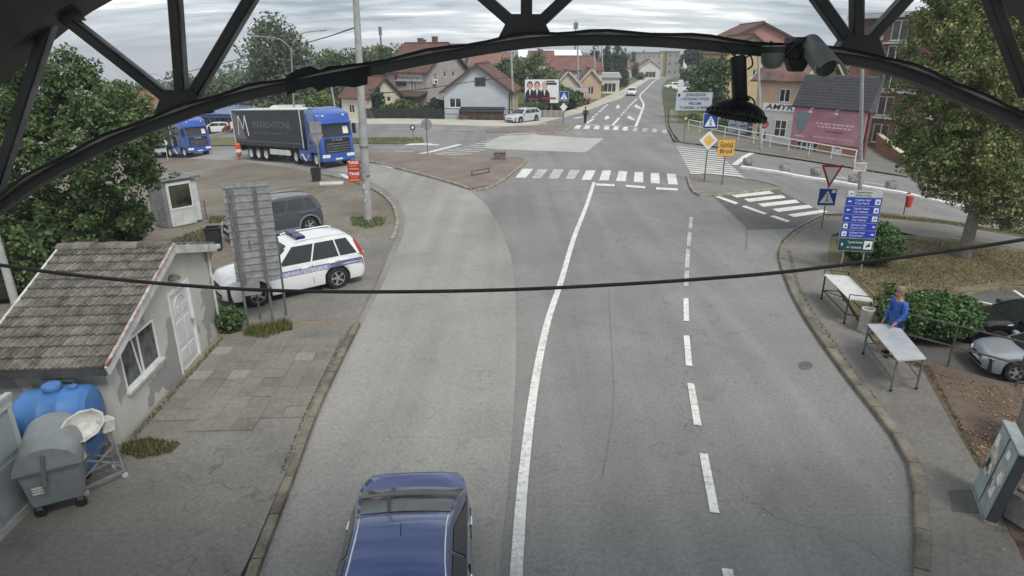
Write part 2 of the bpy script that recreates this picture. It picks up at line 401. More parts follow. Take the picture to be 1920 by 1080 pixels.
m_palep = ground_mat('pale_pavement', s(168, 162, 148), s(180, 174, 160), s(190, 184, 172), 0.3, 8)
m_dry = ground_mat('dry_grass', s(84, 82, 52), s(106, 98, 66), s(126, 116, 84), 0.5, 7, stain=0.3, fleck=0.45, fcol=(0.3, 0.22, 0.12))
m_land = ground_mat('grassland', s(62, 74, 40), s(82, 90, 54), s(104, 102, 68), 0.05, 2)
m_green = ground_mat('verge_grass', s(86, 94, 50), s(104, 108, 62), s(120, 118, 76), 0.6, 8, stain=0.15)
m_dirt = ground_mat('leafy_dirt', s(84, 70, 58), s(100, 84, 71), s(116, 100, 86), 0.5, 8, stain=0.2, fleck=0.6, fcol=(0.4, 0.34, 0.26))
m_paint = ground_mat('road_paint', s(196, 195, 190), s(212, 211, 206), s(222, 221, 217), 0.8, 12, stain=0.12, bump=0.15, wear=0.32)
m_paintw = ground_mat('worn_road_paint', s(158, 157, 153), s(178, 177, 172), s(200, 199, 194), 1.2, 12, stain=0.25, bump=0.15, wear=0.35)
m_kerb = M('kerb_concrete', s(150, 142, 126), 0.9, 0.2, 2.2, 0.4, 30, world=True, speck=0.2)
m_kerbd = M('mossy_kerb_concrete', s(124, 116, 100), 0.9, 0.25, 2.0, 0.4, 30, world=True, speck=0.2)
m_wkerb = M('white_kerb_paint', s(228, 228, 226), 0.7, 0.08, 2.0, world=True)

# land: one sheet to the horizon
def make_land():
    xs = sorted(set([-4200, -2500, -1500, -900, -600, -400, -280, -200, -150, -120, -100] + list(range(-90, 91, 2)) + [100, 120, 150, 200, 280, 400, 600, 900, 1500, 2500, 4200]))
    ys = sorted(set([-60, -30, -10, 0, 8, 16] + list(range(18, 131, 2)) + [140, 155, 170, 190, 215, 245, 280, 330, 400, 500, 700, 1000, 1500, 2200, 3200, 4500]))
    vs = []
    for y in ys:
        for x in xs: vs.append((x, y, T(x, y) - 0.03))
    nx = len(xs); fs = [(j * nx + i, j * nx + i + 1, (j + 1) * nx + i + 1, (j + 1) * nx + i) for j in range(len(ys) - 1) for i in range(nx - 1)]
    me = bpy.data.meshes.new('ground'); me.from_pydata(vs, [], fs); me.materials.append(m_land)
    for p in me.polygons: p.use_smooth = True
    return struct(link('ground', me, fix=False))
make_land()

def C(reg, sc):
    x0, y0 = reg
    return lambda pts: [(x0 + sc * x, y0 + sc * y) for x, y in pts]
c2 = C((1000, 200), 0.15740); c3 = C((960, 80), 0.15740); c7 = C((700, 180), 0.15740); c8 = C((1220, 180), 0.22222); cA = C((1440, 250), 0.25)

FAR = [(1068, 247), (1032, 226), (1062, 218), (1090, 211), (1112, 203), (1140, 192), (1164, 185), (1182, 172), (1200, 160), (1215, 150), (1228, 144), (1246, 138.5), (1290, 136.5), (1330, 137)]
FARR = [(1330, 142), (1290, 142), (1266, 144), (1250, 150), (1243, 160), (1240, 172), (1243, 195), (1248, 225), (1254, 250), (1262, 268)]
# the asphalt of the junction and all its arms
sheet('road', [(-2.7, -30), (-4.0, 3), (-3.78, 7.4)] and [(430, 1130), (480, 1040), (545, 880), (590, 765), (640, 662), (672, 600), (712, 520), (744, 440), (748, 405), (735, 378), (708, 356), (676, 340), (640, 331), (600, 325), (540, 318), (480, 309), (430, 301), (300, 297), (-200, 296), (-500, 270), (-300, 238), (100, 229), (440, 231), (690, 232), (900, 236), (960, 236), (1010, 231)] + FAR[1:] + FARR +
      [(1280, 266), (1340, 270), (1440, 283), (1560, 303), (1640, 320), (1760, 346), (1950, 390), (2200, 450), (2200, 500), (1930, 437), (1780, 414), (1640, 398), (1545, 402), (1490, 430), (1465, 452), (1458, 478), (1475, 530), (1500, 580), (1540, 640), (1590, 708), (1640, 770), (1690, 838), (1710, 890), (1714, 980), (1712, 1130)], 0.004, m_asph)
near = struct(sheet('road_under_canopy', [(-5.0, -40), (5.5, -40), (5.0, 6.6), (-3.3, 6.6)], 0.002, m_asph, px=False))
# paler resurfaced lane on the left, old bleached patch at the junction mouth
sheet('resurfaced_lane', [(468, 1130), (505, 1030), (560, 885), (604, 765), (652, 662), (684, 600), (724, 520), (757, 440), (760, 405), (746, 375), (716, 352), (690, 338), (660, 326), (600, 318), (600, 303), (700, 308), (760, 322), (830, 341), (880, 357), (912, 384), (940, 430), (958, 480), (966, 540), (968, 640), (966, 720), (958, 850), (946, 980), (928, 1130)], 0.012, m_asphl)
sheet('slip_road', [(-200, 296), (300, 297), (430, 301), (480, 309), (540, 318), (599, 325), (599, 302), (540, 290), (440, 284), (300, 281), (-200, 280)], 0.012, m_asphl)
sheet('bleached_patch', c2([(-580, 440), (-370, 350), (0, 335), (600, 372), (840, 376), (640, 535), (600, 545), (0, 525), (-560, 500)]), 0.012, m_asphb)
sheet('asphalt_repair', [(1336, 367), (1450, 352), (1545, 398), (1490, 428), (1400, 432), (1398, 425)], 0.010, m_asphd)

sheet('manhole_cover', [(1510 + 14 * math.cos(a), 686 + 8 * math.sin(a)) for a in [i * 0.524 for i in range(12)]], 0.012, m_asphd)
sheet('manhole_cover', [(1775, 930), (1826, 928), (1832, 972), (1782, 970)], 0.118, m_asphd)

for pts, wd in [([(1336, 367), (1368, 396), (1398, 425), (1398, 470)], .07), ([(962, 358), (1040, 359), (1140, 361), (1300, 364)], .09), ([(1128, 900), (1150, 760), (1146, 640), (1140, 540)], .02)]:
    stroke('tar_seam', pts, wd, 0.0085, m_seam, sm=4)
# gravel lot at the left
sheet('gravel_lot', [(672, 600), (712, 520), (744, 440), (748, 405), (735, 378), (708, 356), (676, 340), (640, 331), (600, 325), (540, 318), (480, 309), (430, 301), (300, 297), (-200, 296), (-900, 330), (-900, 700), (-300, 700), (230, 900), (380, 690), (560, 660), (640, 655)], 0.016, m_lot)
sheet('yard', [(1450, 470), (1700, 400), (2300, 520), (2400, 1100), (1720, 1100), (1690, 850)], -0.012, m_dirt)
sheet('yard', [(-6.2, 6), (-6.8, 15.5), (-14, 15.5), (-14, 3), (-6.2, 3)], -0.008, m_lot, px=False)
sheet('lot_asphalt', [(420, 610), (670, 598), (708, 520), (738, 446), (690, 440), (600, 470), (520, 500), (420, 560)], 0.022, m_pave)

# left pavement
m_slab = [ground_mat('paving_slab', s(118, 113, 104), s(126, 121, 111), s(134, 129, 118), 0.7, 10, stain=0.15),
          ground_mat('pale_paving_slab', s(134, 129, 119), s(142, 137, 127), s(150, 145, 135), 0.7, 10, stain=0.1),
          ground_mat('dark_paving_slab', s(112, 107, 98), s(120, 115, 105), s(128, 123, 112), 0.7, 10, stain=0.15)]
lp = raised('pavement_left', [(414, 634), (662, 606), (636, 658), (582, 765), (538, 880), (470, 1040), (420, 1140), (-60, 1500), (-260, 1120), (226, 838)], 0.09, m_pave)
kerb(lp, [(664, 603), (634, 660), (580, 768), (536, 882), (470, 1045), (430, 1150)], m_kerbd, w=0.17, h=0.115, stone=1.0, side=1)
# paving slabs laid between the hut and the kerb
A0, B0 = P(233, 838, 0.1), P(416, 634, 0.1)
def slabs():
    ax = (B0 - A0); ax.z = 0; n = int(ax.length / 0.44); ax.normalize(); bx = Vector((ax.y, -ax.x, 0))
    kl = [P(x, y, 0.1) for x, y in [(664, 606), (634, 662), (580, 770), (536, 884), (500, 960)]]
    mesh = {}
    for k in range(3):
        me = bpy.data.meshes.new('slab'); b = MB(); b.box(-0.217, 0.217, -0.217, 0.217, -0.02, 0.018); me.from_pydata(b.v, [], b.f); me.materials.append(m_slab[k]); mesh[k] = me
    for i in range(n):
        for j in range(9):
            p = A0 + ax * (0.25 + i * 0.44) + bx * (0.3 + j * 0.44)
            # edge of the kerb at this Y
            xe = None
            for a, b in zip(kl, kl[1:]):
                if min(a.y, b.y) <= p.y <= max(a.y, b.y): xe = a.x + (b.x - a.x) * (p.y - a.y) / (b.y - a.y)
            if xe is None or p.x + 0.25 > xe - 0.02: continue
            if i < 3 and j > 1 + i * 3: continue
            if i < 2 and j < 2: continue
            k = rnd.choices((0, 1, 2), (6, 1.1, 2))[0]
            o = bpy.data.objects.new('paving_slab', mesh[k]); COL.objects.link(o); o.parent = lp
            o.location = (p.x, p.y, 0.1 + rnd.uniform(-0.006, 0.004)); o.rotation_euler = (rnd.uniform(-.012, .012), rnd.uniform(-.012, .012), math.atan2(ax.y, ax.x) + rnd.uniform(-.012, .012))
slabs()
kp = struct(bpy.data.objects.new('lot_kerb', None)); COL.objects.link(kp)
kerb(kp, [(738, 446), (746, 430), (748, 405), (737, 378), (710, 356), (676, 341), (640, 331), (606, 325)], m_kerb, w=0.16, h=0.13, stone=0.9, side=1)

# right pavement, its kerb, the footpath and the grass
rp = raised('pavement_right', [(1716, 1140), (1722, 980), (1716, 890), (1698, 836), (1648, 768), (1598, 706), (1548, 638), (1508, 578), (1484, 530), (1468, 480), (1474, 456), (1498, 434), (1546, 408), (1640, 404), (1640, 414), (1560, 440), (1553, 478), (1562, 530), (1600, 590), (1650, 660), (1730, 690), (1790, 800), (1850, 900), (1960, 1140)], 0.11, m_paver)
kerb(rp, [(1710, 1150), (1716, 980), (1710, 890), (1692, 838), (1642, 770), (1592, 708), (1542, 640), (1502, 580), (1477, 530), (1460, 480), (1466, 455), (1492, 431), (1545, 404)], m_kerbd, w=0.2, h=0.13, stone=1.0, side=-1)
raised('footpath', [(1548, 406), (1640, 412), (1780, 430), (1940, 462), (2150, 520), (2150, 500), (1940, 446), (1780, 418), (1640, 404)], 0.10, m_paver)
raised('verge', [(1600, 399), (1660, 398), (1780, 413), (1940, 438), (2150, 490), (2150, 505), (1940, 447), (1780, 420), (1640, 406)], 0.12, m_dry)
gr = raised('grass_bank', [(1560, 444), (1640, 438), (1780, 446), (1940, 470), (2150, 530), (2150, 600), (1920, 532), (1800, 548), (1770, 562), (1700, 620), (1640, 640), (1600, 580), (1562, 520), (1553, 478)], 0.14, m_dry)
kerb(gr, [(1640, 438), (1780, 446), (1940, 470), (2100, 515)], m_kerb, w=0.1, h=0.16, stone=1.0, side=-1)
sheet('car_park', [(1700, 625), (1770, 566), (1800, 552), (1920, 538), (2150, 604), (2300, 800), (1920, 720), (1750, 690), (1680, 660)], 0.02, m_asphd)
kerb(gr, [(1690, 630), (1768, 566), (1800, 551), (1920, 535), (2120, 596)], m_kerbd, w=0.12, h=0.14, stone=1.0, side=-1)
raised('leafy_bank', [(1650, 660), (1760, 682), (1920, 728), (2300, 820), (2300, 1100), (1900, 1010), (1850, 900), (1790, 800), (1730, 692)], 0.12, m_dirt)
park = struct(bpy.data.objects.new('parking_marks', None)); COL.objects.link(park)
stroke('parking_line', [(1772, 555), (1840, 568), (1900, 580)], 0.11, 0.032, m_paint, park)
stroke('parking_line', [(1884, 535), (1922, 560), (1960, 585)], 0.11, 0.032, m_paint, park)

# gravel island in the middle, sign island at the right
gi = raised('gravel_island', [(620, 287), (760, 287), (800, 290), (870, 290.5), (930, 292), (984, 296), (986, 302), (958, 323), (922, 346), (890, 352), (874, 348), (828, 334), (760, 316), (702, 302.5), (640, 297)], 0.09, m_isl)
kerb(gi, [(640, 298), (702, 303.5), (760, 318), (828, 336), (882, 353)], m_kerb, w=0.16, h=0.13, stone=1.2, side=1)
kerb(gi, [(897, 355), (924, 348), (960, 325), (988, 301), (986, 296), (960, 293.5)], m_kerb, w=0.16, h=0.13, stone=1.0, side=1)
si = raised('sign_island', c8([(300, 668), (335, 655), (480, 660), (640, 676), (800, 700), (980, 728), (1095, 758), (1090, 770), (930, 785), (720, 808), (560, 822), (450, 826), (385, 812), (340, 775), (315, 720)]), 0.1, m_pave)
kerb(si, c8([(300, 664), (316, 724), (342, 782), (388, 820), (450, 834), (560, 830), (720, 815), (930, 792), (1092, 772)]), m_kerb, w=0.16, h=0.135, stone=0.8, side=1)
kerb(si, c8([(1092, 766), (980, 726), (800, 696), (640, 670), (480, 655), (300, 662)]), m_kerbd, w=0.14, h=0.13, stone=1.0, side=1)
sm = raised('grass_median', c7([(-900, 510), (-300, 500), (0, 492), (300, 490), (590, 500), (600, 530), (560, 548), (300, 560), (0, 556), (-300, 560), (-900, 575)]), 0.12, m_green)
raised('grass_median', [(300, 266), (470, 256), (440, 272), (300, 276)], 0.12, m_green)
sp = raised('far_splitter', c3([(-300, 1040), (-100, 1000), (200, 985), (600, 975), (735, 985), (640, 1052), (560, 1062), (300, 1065), (0, 1062), (-300, 1064)]), 0.08, m_isl)
kerb(sp, c3([(738, 980), (690, 1018), (640, 1056), (560, 1066), (300, 1068)]), m_kerb, w=0.2, h=0.12, stone=1.5, side=-1)
# pale pavements beyond
fp = raised('far_pavement', [(100, 221), (440, 223), (690, 222.5), (900, 225), (960, 226), (1000, 224), (1060, 209), (1105, 195), (1135, 181), (1160, 172), (1186, 157), (1205, 147), (1222, 141), (1240, 137), (1246, 138.5), (1228, 144), (1215, 150), (1200, 160), (1182, 172), (1164, 185), (1140, 192), (1112, 203), (1090, 211), (1062, 218), (1030, 226), (1010, 231), (960, 236), (900, 236), (690, 232), (440, 231), (100, 229)], 0.1, m_palep)
raised('far_verge', [(1105, 194), (1136, 180), (1160, 171), (1186, 156), (1206, 146), (1200, 145), (1178, 153), (1150, 166), (1120, 178), (1100, 188)], 0.11, m_green)
frp = raised('corner_pavement', [(1254, 232), (1262, 250), (1275, 265), (1340, 269), (1440, 282), (1560, 302), (1640, 319), (1700, 330), (1700, 316), (1640, 300), (1560, 286), (1440, 266), (1340, 252), (1290, 242), (1268, 228), (1262, 205), (1256, 205)], 0.11, m_paver)
kerb(frp, [(1250, 206), (1252, 232), (1261, 250), (1274, 265.5), (1340, 270), (1440, 283), (1560, 303), (1640, 320)], m_kerbd, w=0.16, h=0.13, stone=1.8, side=-1)
raised('corner_grass', [(1262, 205), (1270, 228), (1292, 241), (1340, 251), (1400, 259), (1400, 240), (1330, 215), (1300, 200), (1266, 190)], 0.12, m_green)
sheet('forecourt', [(1400, 262), (1640, 300), (1720, 318), (1760, 300), (1640, 262), (1500, 240), (1400, 236)], 0.03, m_pave)

# ------------------------------------------------------------------ painted markings
def zebra(name, quads, mat=None, h=0.022):
    e = struct(bpy.data.objects.new(name, None)); COL.objects.link(e)
    for q in quads: sheet('stripe', q, h, mat or m_paint, e)
    return e
zq = [[(980, 317), (1000, 317), (986, 334), (966, 334)], [(1009, 318), (1028, 318), (1013, 335), (997, 335)], [(1038, 318), (1058, 318), (1046, 335.5), (1028, 335.5)],
      [(1069, 319), (1088, 319), (1076, 337), (1060, 337)], [(1099, 320), (1117, 320), (1108, 338), (1090, 338)], [(1130, 320), (1146, 320), (1141, 339), (1123, 339)],
      [(1160, 321), (1176, 322), (1173, 341), (1155, 340)], [(1190, 323), (1206, 323), (1206, 343), (1188, 342)], [(1220, 325), (1236, 325), (1237, 345), (1220, 344)], [(1250, 326), (1267, 327), (1271, 347), (1253, 346)]]
zebra('zebra_crossing', zq[:1] + zq[4:])
zebra('zebra_crossing', zq[1:4], m_paintw)
tl = [515, 625, 735, 850, 965, 1075, 1195, 1310, 1420, 1540]; bl = [480, 590, 715, 835, 945, 1058, 1180, 1295, 1415, 1533]
ty = [222, 225, 230, 232, 237, 240, 250, 258, 265, 275]; by = [263, 265, 270, 275, 280, 285, 293, 300, 307, 318]
zf = [c2([(tl[i], ty[i]), (tl[i] + 60 - i * 1.2, ty[i] + 3), (bl[i] + 70 - i * 2, by[i] + 3), (bl[i], by[i])]) for i in range(10)]
zebra('far_zebra_crossing', zf[:6]); zebra('far_zebra_crossing', zf[6:], m_paintw)
zl = []
for x0, x1, y in [(720, 1110, 697), (805, 1185, 680), (890, 1270, 657), (980, 1345, 637), (1060, 1430, 612), (1130, 1500, 592), (1210, 1565, 573), (1275, 1640, 552), (1350, 1700, 530), (1420, 1780, 510), (1490, 1840, 490), (1560, 1906, 470), (1620, 1990, 452), (1680, 2060, 438)]:
    zl.append(c7([(x0, y), (x0 + 25, y - 9), (x1, y + 6), (x1 - 25, y + 15)]))
zebra('side_zebra_crossing', zl, m_paintw, 0.026)
zr = []
for i in range(13):
    t = i / 12; a = (212 + (335 - 212) * t, 428 + (648 - 428) * t); b = (545 + (795 - 545) * t, 462 + (695 - 462) * t); th = 6 + 5 * t
    zr.append(c8([a, b, (b[0] + 8, b[1] + th), (a[0] + 5, a[1] + th)]))
zebra('corner_zebra_crossing', zr, None, 0.026)
zebra('slip_zebra_crossing', [c8(q) for q in [[(675, 838), (1000, 803), (1042, 825), (725, 860)], [(787, 872), (1108, 838), (1142, 862), (830, 897)], [(905, 912), (1220, 877), (1258, 903), (950, 938)], [(1025, 957), (1330, 920), (1372, 945), (1078, 982)], [(1155, 1003), (1455, 962), (1497, 982), (1210, 1025)]]])
mk = struct(bpy.data.objects.new('road_markings', None)); COL.objects.link(mk)
for q in [[(525, 848), (560, 840), (742, 905), (715, 917)], [(765, 935), (800, 928), (985, 995), (955, 1002)], [(1003, 1018), (1045, 1012), (1180, 1058), (1150, 1068)]]: sheet('give_way_dash', c8(q), 0.022, m_paint, mk)
for q in [[(1118, 344.5), (1152, 346), (1152, 350), (1117, 348.5)], [(1173, 347), (1210, 350), (1210, 354), (1173, 351)], [(1230, 351.5), (1271, 354), (1270, 358), (1230, 356)]]: sheet('stop_line', q, 0.022, m_paint, mk)
stroke('lane_line', [(1114, 342), (1100, 385), (1076, 447), (1052, 528), (1031, 590), (1016, 650), (1003, 720), (993, 790), (985, 860), (978, 930), (973, 1000), (968, 1080), (966, 1140)], 0.19, 0.022, m_paint, mk, sm=4)
for x0, y0, x1, y1 in [(1296, 408, 1294, 430), (1293, 436, 1291, 462), (1290, 468, 1288, 503), (1288, 508, 1286, 538), (1286, 560, 1287, 603), (1287, 630, 1292, 687), (1295, 720, 1308, 799), (1319, 852, 1340, 963), (1363, 1068, 1378, 1150)]:
    stroke('lane_dash', [(x0, y0), (x1, y1)], 0.155, 0.022, m_paintw if y0 < 540 else m_paint, mk)
for pts, w in [([(880, 970), (970, 910)], 0.35), ([(1195, 990), (1280, 895)], 0.3), ([(1475, 1000), (1520, 885), (1563, 775), (1570, 735), (1548, 692), (1522, 650), (1530, 620), (1600, 550), (1690, 460), (1760, 412), (1840, 386)], 0.32), ([(740, 905), (850, 885)], 0.6)]:
    stroke('lane_line', c3(pts), w, 0.03, m_paint, mk)
for x, y in [(968, 888), (1005, 857), (1045, 822), (1073, 795), (1100, 770), (1130, 747)]: stroke('lane_dash', c3([(x - 13, y + 10), (x + 13, y - 10)]), 0.3, 0.03, m_paint, mk)
for x, y in [(1305, 865), (1328, 835), (1352, 808), (1380, 778), (1400, 755), (1420, 735), (1440, 715), (1460, 697), (1480, 678)]: stroke('lane_dash', c3([(x - 8, y + 9), (x + 8, y - 9)]), 0.26, 0.03, m_paint, mk)
for a, b, w in [((865, 978), (1040, 985), 0.5), ((1095, 985), (1305, 995), 0.5), ((1390, 998), (1480, 1003), 0.5)]: stroke('stop_line', c3([a, b]), w, 0.03, m_paint, mk)
for (x, y), (hx, hy) in [((1115, 893), (38, -12)), ((1252, 762), (26, -10)), ((1415, 903), (-36, -8)), ((1497, 768), (-28, -6))]:
    # turning arrows: stem towards the viewer, head to the side
    sheet('lane_arrow', c3([(x - hx * .15 - 8, y + 26), (x - hx * .15 + 10, y + 26), (x + 8, y + 8), (x + hx * .9, y + 12), (x + hx * .8, y + 22), (x + hx * 1.3, y - 4), (x + hx * .6, y - 24), (x + hx * .7, y - 12), (x - 8, y - 8)] if hx > 0 else
          [(x + 10, y + 20), (x + 40, y + 26), (x + 48, y + 14), (x + 6, y + 4), (x - 4, y - 24), (x - 28, y - 30), (x - 42, y - 2), (x - 24, y + 6)]), 0.03, m_paint, mk)
for a, b, w in [((180, 392), (600, 392), 0.25), ((920, 402), (1230, 408), 0.4), ((1270, 390), (1720, 370), 0.3), ((260, 662), (485, 662), 0.35), ((0, 620), (500, 622), 0.2), ((1730, 355), (1980, 345), 0.9), ((2010, 335), (2060, 332), 0.8), ((100, 450), (600, 455), 0.2)]: stroke('lane_dash', c7([a, b]), w, 0.024, m_paintw, mk)
stroke('lane_line', c7([(560, 690), (700, 664), (1035, 580)]), 0.55, 0.024, m_paint, mk)
sheet('lane_arrow', c7([(360, 595), (440, 565), (680, 566), (700, 574), (790, 582), (780, 592), (660, 592), (600, 584), (440, 590)]), 0.024, m_paint, mk)
for a, b in [((640, 327), (660, 338)), ((596, 318), (612, 313)), ((700, 304), (737, 316)), ((650, 309), (672, 304))]: stroke('lane_dash', [a, b], 0.28, 0.024, m_paint, mk)
stroke('lane_line', c8([(708, 584), (755, 545), (800, 510), (850, 485), (950, 474)]), 0.42, 0.026, m_paint, mk)
for a, b in [((450, 262), (560, 272)), ((480, 322), (600, 345)), ((720, 370), (870, 388))]: stroke('lane_dash', cA([a, b]), 0.2, 0.024, m_paint, mk)
# raised white separator with its stones
ws = struct(bpy.data.objects.new('separator_kerb', None)); COL.objects.link(ws)
kerb(ws, c8([(755, 590), (900, 612), (1150, 645)]) + cA([(0, 272), (150, 302), (480, 352), (730, 395), (930, 425), (1110, 465), (1330, 515), (1650, 590), (1920, 650), (2200, 720)]), m_wkerb, w=0.34, h=0.16, stone=1.6, side=1)
# ------------------------------------------------------------------ shared materials of the built things
m_dkmetal = M('dark_painted_steel', (0.034, 0.033, 0.036), 0.5, 0.25, 3, 0.1, 30)
m_dkedge = M('lit_steel_edge', (0.2, 0.2, 0.205), 0.5, 0.3, 5)  # paler grey paints the light caught along the truss edges
m_black = M('black_plastic', (0.02, 0.02, 0.022), 0.55, 0.2, 5)
m_galv = M('galvanised_steel', s(158, 160, 160), 0.45, 0.15, 6, metal=0.35)
m_galvd = M('dull_galvanised_steel', s(118, 120, 120), 0.55, 0.2, 5, metal=0.25)
m_white = M('white_paint', s(224, 224, 222), 0.5, 0.06, 3)
m_dirtyw = M('dirty_white_paint', s(196, 196, 190), 0.6, 0.18, 3)
m_conc = M('concrete', s(150, 148, 142), 0.9, 0.18, 4, 0.3, 40, speck=0.15)
m_pole = M('concrete_pole', s(162, 163, 162), 0.85, 0.12, 3, 0.2, 30)
m_rubber = M('tyre_rubber', (0.022, 0.022, 0.023), 0.8, 0.2, 8)
m_alloy = M('alloy_rim', s(178, 180, 182), 0.35, 0.1, 8, metal=0.6)
m_glass = M('dark_glass', (0.02, 0.024, 0.026), 0.06, 0.1, 1, spec=0.7)
m_pane = M('window_pane', (0.045, 0.052, 0.058), 0.08, 0.35, 1.2, spec=0.6)
m_curtain = M('curtained_pane', (0.30, 0.31, 0.32), 0.25, 0.25, 1.6, spec=0.6)
m_chrome = M('chrome', (0.75, 0.75, 0.76), 0.18, 0.05, 2, metal=1.0)
m_lampw = M('lamp_lens', (0.75, 0.76, 0.76), 0.15, 0.1, 6, spec=0.6)
m_red = M('red_paint', s(176, 32, 36), 0.5, 0.1, 3)
m_blue = M('sign_blue', s(24, 62, 150), 0.45, 0.06, 3)
m_signw = M('sign_white', s(222, 224, 224), 0.45, 0.05, 3)
m_signb = M('sign_black', (0.02, 0.02, 0.022), 0.5, 0.05, 3)
m_wood = M('weathered_wood', s(110, 84, 66), 0.85, 0.25, 4, 0.2, 30)
m_brown = M('brown_paint', s(92, 70, 60), 0.8, 0.2, 3)

# ------------------------------------------------------------------ canopy over the road with its arched lattice truss
YT = 3.2
canopy = thing('steel_canopy', 'dark arched steel lattice truss of the road canopy across the top of the view', 'canopy truss', (0, YT, 0))
def cp(px, py, dy=0.0): p = VP(px, py, YT); return Vector((p.x, dy, p.z))
chord = [(-420, 700), (-200, 530), (0, 388), (100, 322), (220, 262), (340, 216), (450, 181), (560, 157), (700, 130), (840, 103), (985, 80), (1100, 74), (1250, 78), (1400, 92), (1600, 112), (1720, 146), (1820, 190), (1920, 232), (2100, 320), (2400, 480)]
cpt = smooth_path([cp(*p) for p in chord], 4)
def band(pts, hh, dd, y0=0.0):
    """box section that follows a path in the truss plane"""
    b = MB(); vs = []; fs = []
    for i, p in enumerate(pts):
        t = (pts[min(i + 1, len(pts) - 1)] - pts[max(i - 1, 0)]).normalized(); n = Vector((-t.z, 0, t.x))
        for a, c in ((-1, -1), (1, -1), (1, 1), (-1, 1)): q = p + n * hh / 2 * a; vs.append((q.x, y0 + dd / 2 * c, q.z))
    for i in range(len(pts) - 1):
        for k in range(4): fs.append((i * 4 + k, i * 4 + (k + 1) % 4, i * 4 + 4 + (k + 1) % 4, i * 4 + 4 + k))
    fs += [(0, 1, 2, 3), tuple(len(vs) - 4 + k for k in (3, 2, 1, 0))]
    return b.add(vs, fs)
band(cpt, 0.053, 0.09).build('bottom_chord', m_dkmetal, canopy)
band([p + Vector((0, 0, 0.024)) for p in cpt], 0.010, 0.05, -0.062).build('chord_flange', m_dkedge, canopy)
tch = smooth_path([cp(*p) for p in [(-500, 470), (-250, 270), (-90, 150), (40, 40), (160, -45), (480, -190), (985, -290), (1605, -200), (1860, -70), (2100, 70), (2400, 250)]], 4)
band(tch, 0.2, 0.22).build('top_chord', m_dkmetal, canopy)
def strut(a, b, w=0.045):
    A, B = cp(*a), cp(*b); t = (B - A).normalized(); n = Vector((-t.z, 0, t.x))
    mb = MB(); mb.bar(A, B, w, 0.06, up=(0, 1, 0)); mb.build('strut', m_dkmetal, canopy, bevel=0.004)
    mb = MB(); o = n * (w / 2 + 0.004) * (1 if n.x > 0 else -1); mb.bar(A + o, B + o, 0.008, 0.035, up=(0, 1, 0)); mb.build('strut_edge', m_dkedge, canopy)  # pale bar down one side, a highlight put into the colour
for a, b in [((345, 208), (95, 12)), ((343, 208), (322, -80)), ((345, 208), (480, -20)), ((-20, 395), (98, 28)), ((98, 28), (70, -60)),
             ((985, 66), (898, -10)), ((985, 66), (987, -140)), ((985, 66), (1066, -10)), ((1605, 100), (1525, -12)), ((1605, 100), (1606, -120)), ((1605, 100), (1706, -12)), ((1925, 180), (1850, -20)),
             ((630, 142), (480, -20)), ((1280, 80), (1066, -140)), ((630, 142), (640, -200))][:12]: strut(a, b)
strut((480, -20), (600, -190)); strut((898, -10), (760, -180)); strut((1066, -10), (1220, -190)); strut((1525, -12), (1400, -180)); strut((1706, -12), (1800, -110))
for x, y in [(345, 200), (985, 62), (1605, 100), (98, 25)]:
    p = cp(x, y); mb = MB(); mb.prism([(p.x - 0.13, p.z - 0.03), (p.x + 0.13, p.z - 0.03), (p.x + 0.07, p.z + 0.08), (p.x - 0.07, p.z + 0.08)], 'y', -0.036, 0.036); mb.build('gusset', m_dkmetal, canopy)
# roof deck behind the truss, columns out of the picture
mb = MB(); mb.box(-12, 12, -5.0, -0.15, 9.15, 9.4); mb.build('roof_deck', m_dkmetal, canopy)
mb = MB(); mb.box(-12, 12, -0.13, 0.1, 8.95, 9.55); mb.build('fascia', m_dkmetal, canopy)
for x in (-11.8, 11.8):
    for y in (-4.8, -0.2): mb = MB(); mb.box(x - 0.12, x + 0.12, y - 0.12, y + 0.12, 0, 9.15); mb.build('column', m_dkmetal, canopy)
# corrugated hose and cable ties along the chord
hose = [p + Vector((0, -0.085, 0.031 + 0.006 * math.sin(i * 1.3))) for i, p in enumerate(cpt)]
o = MB().tube([q + Vector((0, YT, 0)) for q in hose], 0.008, 6).build('cable_conduit', m_black, smooth=True); tag(o, 'thin black cable conduit tied along the arched truss chord', 'conduit')
o = MB(); wv = [VP(x, y, YT - 0.06) for x, y in [(540, 150), (560, 139), (585, 133), (600, 141), (615, 134), (640, 131), (665, 134), (690, 128)]]
vs = []
for p in wv: vs += [p + Vector((0, 0, 0.02)), p + Vector((0, -0.03, -0.07))]
o.add(vs, [(i * 2, i * 2 + 2, i * 2 + 3, i * 2 + 1) for i in range(len(wv) - 1)])
o = o.build('torn_strip', m_black, fix=False); sol = o.modifiers.new('thickness', 'SOLIDIFY'); sol.thickness = 0.006; tag(o, 'loose wavy strip of black sheet hanging on the truss left of centre', 'plastic strip')

